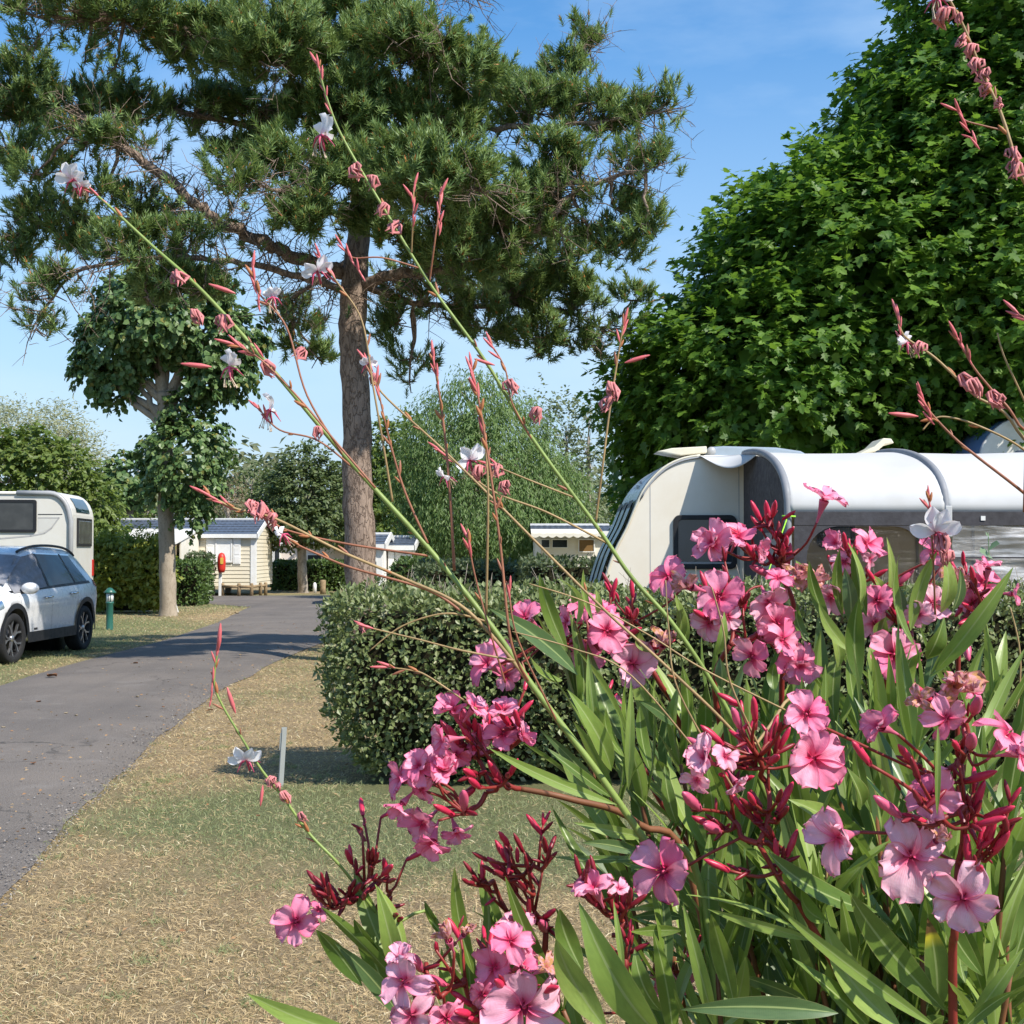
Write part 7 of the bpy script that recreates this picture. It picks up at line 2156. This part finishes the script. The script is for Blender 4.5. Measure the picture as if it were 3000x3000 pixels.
# ---- leafy shoots filling the body of the shrub
def shoot(px, py, d, n_wh, length, lean, single):
    top = at(px, py, d)
    foot = Vector((ole_root.x + .35 * (top.x - ole_root.x) + random.uniform(-.1, .1), ole_root.y + .25 * (d - ole_root.y) + random.uniform(-.1, .1), 0))
    path = catmull([top, top.lerp(foot, .25) + Vector((random.gauss(0, .02), random.gauss(0, .02), .05)), top.lerp(foot, .6) + Vector((0, 0, .05)), foot], 8)
    sb = MB(); sb.tube([loc(p) for p in path], [.0018 + .0025 * min(1, i / 14) for i in range(len(path))], 6)
    sb.build("branch", m_stem, ole, fix=False)
    ax = (path[0] - path[4]).normalized()
    for wv in range(n_wh):
        s = wv / max(1, n_wh - 1)
        p = path[0] - ax * (length * s)
        a0_ = random.uniform(0, 2 * PI)
        for j in range(3):
            a = a0_ + j * 2 * PI / 3 + random.gauss(0, .2)
            op = lean * (.35 + .75 * s) + random.gauss(0, .14)
            rad = (ax.orthogonal().normalized())
            q = Matrix.Rotation(a, 3, ax) @ rad
            dv = (ax * math.cos(op) + q * math.sin(op)).normalized()
            L_ = random.uniform(.085, .15) * (1 - .25 * (1 - s))
            up = (ax * math.sin(op) - q * math.cos(op)).normalized() + Vector(RNG.normal(0, .25, 3))
            mi_ = random.choice((0, 1, 2, 3, 3, 4, 5))
            place_leaf(p, p + dv * L_, random.uniform(.0105, .0165), up, LEAVES[mi_], bend=random.uniform(-.05, .03), single=single)


shoots = []
for _ in range(64):
    px = random.uniform(1960, 3060); py = random.uniform(2200, 3020)
    if py > 2450 and px < 2080: px += 150
    shoots.append((px, py, random.uniform(1.0, 1.42), False))
for (px, py, d) in ((1700, 2130, 1.2), (1850, 2200, 1.15), (1780, 2280, 1.12), (1930, 2180, 1.25), (2120, 2160, 1.3), (2250, 2150, 1.32), (2400, 2100, 1.3), (2560, 2060, 1.3), (2700, 2080, 1.3), (2830, 2100, 1.35), (2900, 2200, 1.2), (2950, 2400, 1.0), (2600, 2250, 1.15), (2450, 2150, 1.2), (2300, 2200, 1.2), (2150, 2300, 1.12), (2080, 2500, 1.08),
                    (2850, 2780, .98), (2960, 2850, .95), (2700, 2800, 1.0), (2500, 2850, 1.0), (2350, 2800, 1.02), (2180, 2700, 1.05), (2100, 2850, 1.0), (1950, 2900, .98), (1180, 2900, 1.0), (1380, 2960, 1.02), (1650, 2960, .98), (1540, 2900, 1.05)):
    shoots.append((px, py, d, True))
for px, py, d, sg_ in shoots:
    shoot(px, py, d, random.randint(4, 7), random.uniform(.14, .26), random.uniform(.6, 1.5), sg_)
o = np_object("foliage", np.concatenate(MASSV), np.concatenate(MASSF), [m_oleaf, m_oleaf_lit, m_oleaf_blue], ole, mi=np.concatenate(MASSM), uv=np.concatenate(MASSU), smooth=True)
o["kind"] = "stuff"
# ================================================================== GAURA (slender white flowering stems)
m_gstem = plain("gaura_green_stem", (.24, .33, .075), .5, dirt=.15, scale=30)
m_gtan = plain("gaura_tan_stem", (.40, .27, .12), .6, dirt=.2, scale=30)
m_gred = plain("gaura_reddish_stem", (.36, .14, .075), .55, dirt=.2, scale=30)
m_gbud = plain("gaura_pink_bud", (.68, .15, .16), .5, dirt=.2, scale=60)
m_gseed = plain("gaura_brown_bud", (.46, .17, .06), .6, dirt=.25, scale=60)
m_gwith = plain("gaura_withered_flower", (.74, .26, .26), .7, dirt=.3, scale=120)
m_gcal = plain("gaura_calyx", (.62, .08, .17), .5, dirt=.15, scale=60)
def white_build(m, n, l, p, u, v, rnd, uv):
    c = mixc(n, l, maprange(n, l, u, .0, .35, 1, 0), (.86, .85, .86), (.80, .50, .56))
    l.new(c, p.inputs["Base Color"]); p.inputs["Roughness"].default_value = .6
    translucent(m, n, l, p, c, .35, (.9, .85, .85))
m_gpetal = uv_material("gaura_white_petal", white_build)
GP = [uv_mesh("petal", lambda u, v, s=s: (.001 + .0135 * u, (v - .5) * .0088 * max(.02, math.sin(PI * min(1, u * .78 + .04)) ** 1.2) * 1.1 * (1 if u < .92 else .8), .003 * math.sin(2.4 * u + s) + .004 * (v - .5) ** 2 * 4 * u), 7, 4, m_gpetal) for s in (0, .8, 1.6)]


def gbud_mesh(mat, fat, ln):
    b = MB(); b.lathe([(.0003, 0), (.0009 * fat, .002), (.0016 * fat, .35 * ln), (.0014 * fat, .7 * ln), (.0006 * fat, .95 * ln), (.0001, ln)], 7)
    return b.mesh("bud", mat)


GB = [gbud_mesh(m_gbud, .9, .017), gbud_mesh(m_gseed, .85, .0105), gbud_mesh(m_gred, .7, .012)]
gc = MB()
for a in range(4):
    aa = a * PI / 2 + .4
    e = Vector((.010 * math.cos(aa), .004 * math.sin(aa) * 2, -.009))
    gc.tube([(0, 0, 0), tuple(e * .5 + Vector((0, 0, .0025))), tuple(e)], [.0010, .0009, .0002], 5, caps=False)
gc.tube([(0, 0, 0), (0, 0, -.012)], [.0011, .0008], 6)
GCAL = gc.mesh("flower", m_gcal)
gs = MB()
for a in range(8):
    aa = random.uniform(0, 6.28); e = Vector((.005 * math.cos(aa) - .002, .005 * math.sin(aa), -.013 - .003 * random.random()))
    gs.tube([(0, 0, 0), tuple(e * .5 + Vector((.002, 0, 0))), tuple(e)], .0003, 4, caps=False)
    gs.lathe([(.0001, -.001), (.0007, 0), (.0001, .001)], 5, 0, Matrix.Translation(e))
GSTAM = gs.mesh("stamens", plain("gaura_stamens", (.70, .55, .40), .6))
gw = MB()
_rg = random.Random(5)
for a in range(9):        # shrivelled petals and sepals curling down
    aa = a * 2.4 + _rg.uniform(-.3, .3); o_ = _rg.uniform(.002, .0045); ln_ = _rg.uniform(.006, .012); cu = _rg.uniform(-.003, .003)
    ca, sa = math.cos(aa), math.sin(aa)
    gw.tube([(0, 0, .002), (o_ * ca, o_ * sa, .001), ((o_ + .001) * ca + cu, (o_ + .001) * sa, -.5 * ln_), (o_ * .5 * ca - cu, o_ * .6 * sa, -ln_)], [.0007, .0011, .0013, .0003], 5, caps=False)
GWITH = gw.mesh("withered_flower", m_gwith)


def gaura(root_pos, label, stems, flowers, withered, buds):
    g = empty("gaura_plant", root_pos, label=label, cat="flower plant", group="gaura plants")
    rp = Vector(root_pos)
    for (pts, r0, r1, mat, tipbuds, side) in stems:
        q = catmull([at(*p) if len(p) == 3 else Vector(p[:3]) for p in pts], 7)
        n_ = len(q)
        b = MB(); b.tube([p - rp for p in q], [.70 * (r0 + (r1 - r0) * i / (n_ - 1)) for i in range(n_)], 7)
        b.build("stem", {"g": m_gstem, "t": m_gtan, "r": m_gred}[mat], g, fix=False)
        if tipbuds:
            ax = (q[-1] - q[-3]).normalized()
            for k in range(tipbuds * 2):
                p = q[-1] - ax * (.0045 * k); dv = (ax + Vector(RNG.normal(0, .22, 3))).normalized()
                put("bud", GB[0], axis_matrix(p - rp, dv, 0, random.uniform(.6, .95) * (1 - .04 * k)), g)
        for k in range(side):
            i = int(n_ * (.35 + .62 * (k + random.random() * 1.6) / max(side, 1))); i = min(i, n_ - 2)
            ax = (q[i + 1] - q[i - 1]).normalized(); sd = ax.cross(-CF).normalized() * (1 if k % 2 else -1)
            put("bud", random.choice((GB[1], GB[1], GB[2])), axis_matrix(q[i] - rp, (ax * .9 + sd * .30 + Vector(RNG.normal(0, .16, 3))).normalized(), 0, random.uniform(.45, 1.1)), g)
    for (px, py, d, sz, fr, fu, ft) in flowers:
        p = at(px, py, d); s = sz * 1.3 * d / FPX / .026
        f = put("flower", GCAL, axis_matrix(p - rp, (Vector((0, 0, 1)) * .85 + cam_dir(fr, fu, ft) * .5).normalized(), random.uniform(0, 6), s), g)
        put("stamens", GSTAM, Matrix.Rotation(.5, 4, "X"), f)
        A = f.matrix_local.to_3x3().inverted()
        face = cam_dir(fr, fu, ft); wr = face.cross(Vector((0, 0, 1))).normalized(); wu = wr.cross(face).normalized()
        for k, ang in enumerate((-75, -28, 22, 70)):
            a = math.radians(ang + random.gauss(0, 9))
            xd = (wr * math.sin(a) + wu * math.cos(a) + face * .25 * random.uniform(-.5, 1)).normalized()
            yd = face.cross(xd).normalized(); zd = xd.cross(yd)
            m3 = (A @ Matrix((xd, yd, zd)).transposed() * s)
            put("petal", random.choice(GP), m3.to_4x4(), f)
    for (px, py, d, sz) in withered:
        p = at(px, py, d); s = sz * 1.35 * d / FPX / .016
        put("withered_flower", GWITH, axis_matrix(p - rp, Vector((random.gauss(0, .4), random.gauss(0, .4), 1)), random.uniform(0, 6), s), g)
    for (px, py, d, dx, dy, k, s) in buds:
        p = at(px, py, d)
        put("bud", GB[k], axis_matrix(p - rp, cam_dir(dx, dy, .1), 0, s), g)
    return g


R1 = (.20, 1.05, 0)
gaura(R1, "tall gaura sending long diagonal stems across the view from the oleander",
 [
  ([(.20, 1.05, 0, 0), (.19, 1.03, .7, 0), (2080, 2760, 1.0), (1900, 2480, .98), (1750, 2262, .97), (1560, 2010, .97), (1440, 1835, .97), (1250, 1600, .98), (1010, 1335, .99), (800, 1085, 1.0), (600, 860, 1.01), (440, 715, 1.02), (310, 595, 1.02), (225, 525, 1.02)], .0046, .0012, "g", 4, 16),
  ([(.26, 1.10, 0, 0), (.27, 1.1, .7, 0), (2330, 2700, 1.1), (2230, 2300, 1.08), (2120, 2060, 1.07), (1980, 1840, 1.06), (1850, 1690, 1.06), (1750, 1545, 1.06), (1560, 1285, 1.06), (1420, 1055, 1.06), (1265, 840, 1.06), (1130, 620, 1.06), (1010, 415, 1.06), (965, 310, 1.06), (930, 190, 1.06)], .0034, .0011, "g", 5, 16),
  ([(.24, 1.1, 0, 0), (2420, 2500, 1.1), (2180, 2180, 1.02), (1960, 1960, 1.0), (1755, 1772, 1.0), (1475, 1492, 1.0), (1290, 1310, 1.0), (1118, 1150, 1.0), (1075, 1060, 1.0)], .0021, .0009, "t", 2, 8),
  ([(1550, 2000, .97), (1497, 1880, .95), (1466, 1600, .95), (1435, 1373, .95), (1409, 1207, .95), (1383, 1078, .95)], .0016, .0009, "r", 3, 14),
  ([(1424, 1800, .97), (1430, 1466, .96), (1424, 1325, .96), (1418, 1260, .96)], .0014, .0009, "t", 2, 4),
  ([(1331, 1672, .975), (1316, 1414, .97), (1295, 1207, .97), (1268, 1045, .97)], .0016, .0009, "r", 3, 10),
  ([(1253, 1592, .98), (1186, 1440, .98), (1140, 1285, .98), (1103, 1120, .98)], .0014, .0008, "r", 2, 10),
  ([(1150, 1470, .985), (1124, 1310, .98), (1093, 1130, .98), (1060, 940, .98), (990, 830, .98), (940, 760, .98)], .0013, .0007, "t", 3, 5),
  ([(1745, 1530, 1.06), (1766, 1362, 1.05), (1787, 1197, 1.05), (1818, 1000, 1.05), (1826, 955, 1.05)], .0014, .0008, "t", 2, 3),
  ([(1560, 2010, .97), (1373, 1792, .96), (1181, 1694, .96), (1000, 1616, .96), (807, 1520, .96), (690, 1490, .96), (610, 1450, .96)], .0019, .0010, "t", 3, 10),
  ([(1350, 1790, .97), (1250, 1727, .97), (1035, 1665, .97), (931, 1623, .97), (874, 1597, .97), (840, 1575, .97)], .0015, .0009, "r", 0, 5),
  ([(1253, 1628, .98), (1009, 1592, .98), (828, 1548, .98), (790, 1500, .98)], .0013, .0008, "r", 2, 3),
  ([(1507, 1935, .96), (1350, 1905, .95), (1233, 1875, .95), (1078, 1838, .95)], .0012, .0007, "t", 1, 0),
  ([(1424, 1820, .97), (1310, 1797, .96), (1181, 1833, .96), (1083, 1906, .96)], .0012, .0006, "t", 0, 0),
  ([(1400, 2080, .97), (1260, 1985, .97), (1210, 1965, .97), (1140, 1955, .97)], .0011, .0006, "t", 1, 4),
  ([(1776, 1590, 1.06), (1600, 1500, 1.05), (1445, 1440, 1.05), (1320, 1345, 1.05), (1290, 1320, 1.05)], .0013, .0008, "t", 2, 0),
  ([(1683, 1458, 1.06), (1560, 1410, 1.05), (1450, 1365, 1.05)], .0011, .0008, "t", 1, 0),
  ([(1230, 786, 1.06), (1120, 755, 1.05), (1035, 755, 1.05), (1005, 725, 1.05)], .0010, .0008, "r", 4, 0),
  ([(1258, 828, 1.06), (1275, 700, 1.05), (1287, 610, 1.05), (1289, 572, 1.05)], .0011, .0008, "r", 4, 0),
  ([(1205, 745, 1.06), (1210, 640, 1.05), (1212, 550, 1.05)], .0010, .0008, "t", 4, 0),
  ([(1100, 1430, .98), (980, 1290, .98), (870, 1160, .98), (760, 1050, .98), (690, 1010, .98)], .0013, .0008, "r", 3, 5),
  ([(1010, 1340, .99), (900, 1160, .98), (840, 960, .98), (760, 860, .98), (740, 790, .98)], .0012, .0008, "r", 4, 3),
  ([(1040, 1375, .99), (930, 1290, .98), (820, 1260, .98), (760, 1200, .98)], .0011, .0008, "r", 2, 2),
  ([(1560, 1290, 1.06), (1500, 1180, 1.05), (1480, 1080, 1.05), (1440, 1010, 1.05)], .0011, .0008, "r", 2, 2),
  ([(1480, 2000, .97), (1430, 1830, .96), (1390, 1680, .96), (1372, 1580, .96)], .0011, .0008, "r", 2, 3),
  ([(1640, 2130, .97), (1520, 1880, .95), (1492, 1740, .95)], .0011, .0008, "r", 1, 1),
  ([(2300, 2080, 1.05), (2060, 1960, 1.04), (1900, 1860, 1.04), (1720, 1765, 1.04), (1550, 1710, 1.04)], .0011, .0007, "t", 0, 0),
  ([(2080, 2250, .95), (1850, 1980, .94), (1680, 1900, .94), (1500, 1850, .94)], .0010, .0006, "t", 0, 0),
  ([(2160, 2330, .95), (1990, 2030, .94), (1960, 1850, .94), (1950, 1700, .94)], .0011, .0006, "t", 0, 0),
  ([(2230, 2200, .97), (2140, 2000, .96), (2120, 1850, .96), (2085, 1720, .96)], .0012, .0007, "t", 0, 0),
 ],
 [(215, 525, 1.02, 75, -.3, .1, .9), (940, 395, 1.06, 80, -.3, -.1, .9), (928, 790, .98, 75, -.4, -.2, .9), (672, 1075, .98, 75, -.3, .1, .9), (1080, 1065, 1.0, 55, -.1, .1, .9), (1375, 1345, 1.05, 75, -.4, 0, .9), (1305, 1395, .97, 60, -.5, -.1, .8), (790, 1200, .98, 75, -.2, .3, .9), (800, 870, .98, 60, .2, .2, .9), (830, 1565, .97, 60, -.3, -.2, .9), (240, 545, 1.02, 55, .5, 0, .8)],
 [(1040, 490, 1.06, 45), (1090, 520, 1.06, 40), (1125, 600, 1.06, 40), (1160, 655, 1.06, 45), (515, 805, 1.0, 50), (570, 915, 1.0, 45), (650, 930, 1.0, 50), (775, 1065, .99, 50), (885, 1025, .99, 40), (1490, 1120, 1.05, 45), (1575, 1200, 1.05, 45), (1455, 1365, 1.05, 40), (1480, 1415, 1.05, 38), (1405, 1370, 1.05, 45), (760, 1490, .96, 55), (800, 1510, .96, 45), (740, 1475, .96, 40), (930, 1255, .98, 38), (1790, 1130, 1.05, 50), (1785, 1170, 1.05, 45), (1060, 1835, .95, 22), (1100, 1100, 1.0, 35)],
 [(1830, 1063, 1.05, 1, .3, 0, 1.2), (1450, 1070, 1.05, -1, .3, 0, 1), (690, 860, .98, -1, .35, 0, 1.2), (620, 1075, .98, -1, .1, 0, 1.3)])
R2 = (.02, 1.12, 0)
gaura(R2, "low gaura stem with one white flower leaning over the lawn",
 [([(.02, 1.12, 0, 0), (.0, 1.08, .8, 0), (1330, 2850, 1.05), (1130, 2700, 1.02), (1000, 2540, 1.0), (906, 2442, 1.0), (828, 2333, 1.0), (766, 2255, 1.0), (714, 2171, 1.0), (652, 2067, 1.0), (628, 2000, 1.0), (637, 1910, 1.0)], .0020, .0010, "g", 5, 12)],
 [(722, 2222, 1.0, 75, -.2, .0, .9)], [(800, 2280, 1.0, 30), (828, 2325, 1.0, 38), (880, 2385, 1.0, 32), (815, 2300, 1.0, 30)], [(770, 2300, 1.0, -.1, -1, 0, .9), (640, 1905, 1.0, .1, 1, 0, 1.2), (690, 2090, 1.0, -.3, 1, 0, 1.2)])
R3 = (.47, 1.0, 0)
gaura(R3, "gaura stems with faded pink flowers entering from the right picture edge",
 [([(.47, 1.0, 0, 0), (.50, 1.0, .9, 0), (3150, 1700, 1.0), (2981, 1262, 1.0), (2854, 1157, 1.0), (2740, 1049, 1.0), (2650, 985, 1.0), (2632, 930, 1.0)], .0022, .0010, "t", 3, 3),
  ([(.47, 1.0, 0, 0), (.51, 1.0, .9, 0), (3160, 1600, 1.0), (2985, 1245, .98), (2916, 1155, .98), (2854, 1078, .98), (2807, 995, .98)], .0020, .0009, "r", 3, 3),
  ([(3140, 1560, 1.0), (2985, 1432, .97), (2854, 1331, .97), (2792, 1279, .97), (2725, 1207, .97), (2700, 1160, .97)], .0018, .0010, "r", 3, 5),
  ([(3090, 1400, 1.0), (2985, 1307, .98), (2860, 1245, .98), (2776, 1222, .98), (2735, 1228, .98), (2704, 1259, .98)], .0013, .0008, "t", 0, 2),
  ([(.48, 1.0, 0, 0), (.52, 1.0, 1.2, 0), (3100, 900, .97), (2980, 485, .95), (2932, 331, .95), (2880, 217, .95), (2849, 140, .95), (2818, 67, .95), (2776, -10, .95), (2740, -60, .95)], .0020, .0012, "t", 2, 10),
  ([(2940, 382, .95), (2880, 368, .95), (2826, 352, .95), (2805, 325, .95)], .0009, .0008, "r", 4, 0),
  ([(3060, 1300, .97), (2981, 1130, .96), (2940, 1040, .96), (2922, 975, .96)], .0012, .0007, "t", 0, 0),
  ([(3000, 1500, .97), (3010, 1000, .95), (2985, 920, .95)], .0013, .0009, "r", 2, 0),
  ([(2930, 2200, 1.2), (2900, 1900, 1.2), (2880, 1780, 1.2)], .0014, .0010, "g", 0, 0), ([(2960, 2250, 1.2), (2990, 1950, 1.2), (2960, 1780, 1.2)], .0014, .0010, "t", 0, 0),
  ([(2740, 1800, 1.15), (2735, 1660, 1.13), (2728, 1540, 1.12), (2722, 1460, 1.12)], .0013, .0009, "r", 4, 5)],
 [(2658, 1003, 1.0, 60, -.3, -.1, .9), (2745, -5, .95, 80, -.3, 0, .9), (2740, 1555, 1.12, 85, -.2, .1, .9)],
 [(2815, 1105, 1.0, 45), (2845, 1120, .98, 55), (2900, 1155, .98, 45), (2925, 1165, .98, 40), (2770, 30, .95, 60), (2810, 45, .95, 32), (2822, 112, .95, 38), (2848, 135, .95, 42), (2865, 180, .95, 45), (2885, 210, .95, 45), (2895, 250, .95, 40), (2925, 295, .95, 30), (2965, 440, .95, 45), (2975, 480, .95, 50), (2700, 1010, 1.0, 40), (2760, 1580, 1.12, 60), (2775, 1620, 1.12, 45)],
 [(2690, 1220, .97, -1, .1, 0, 1.3)])
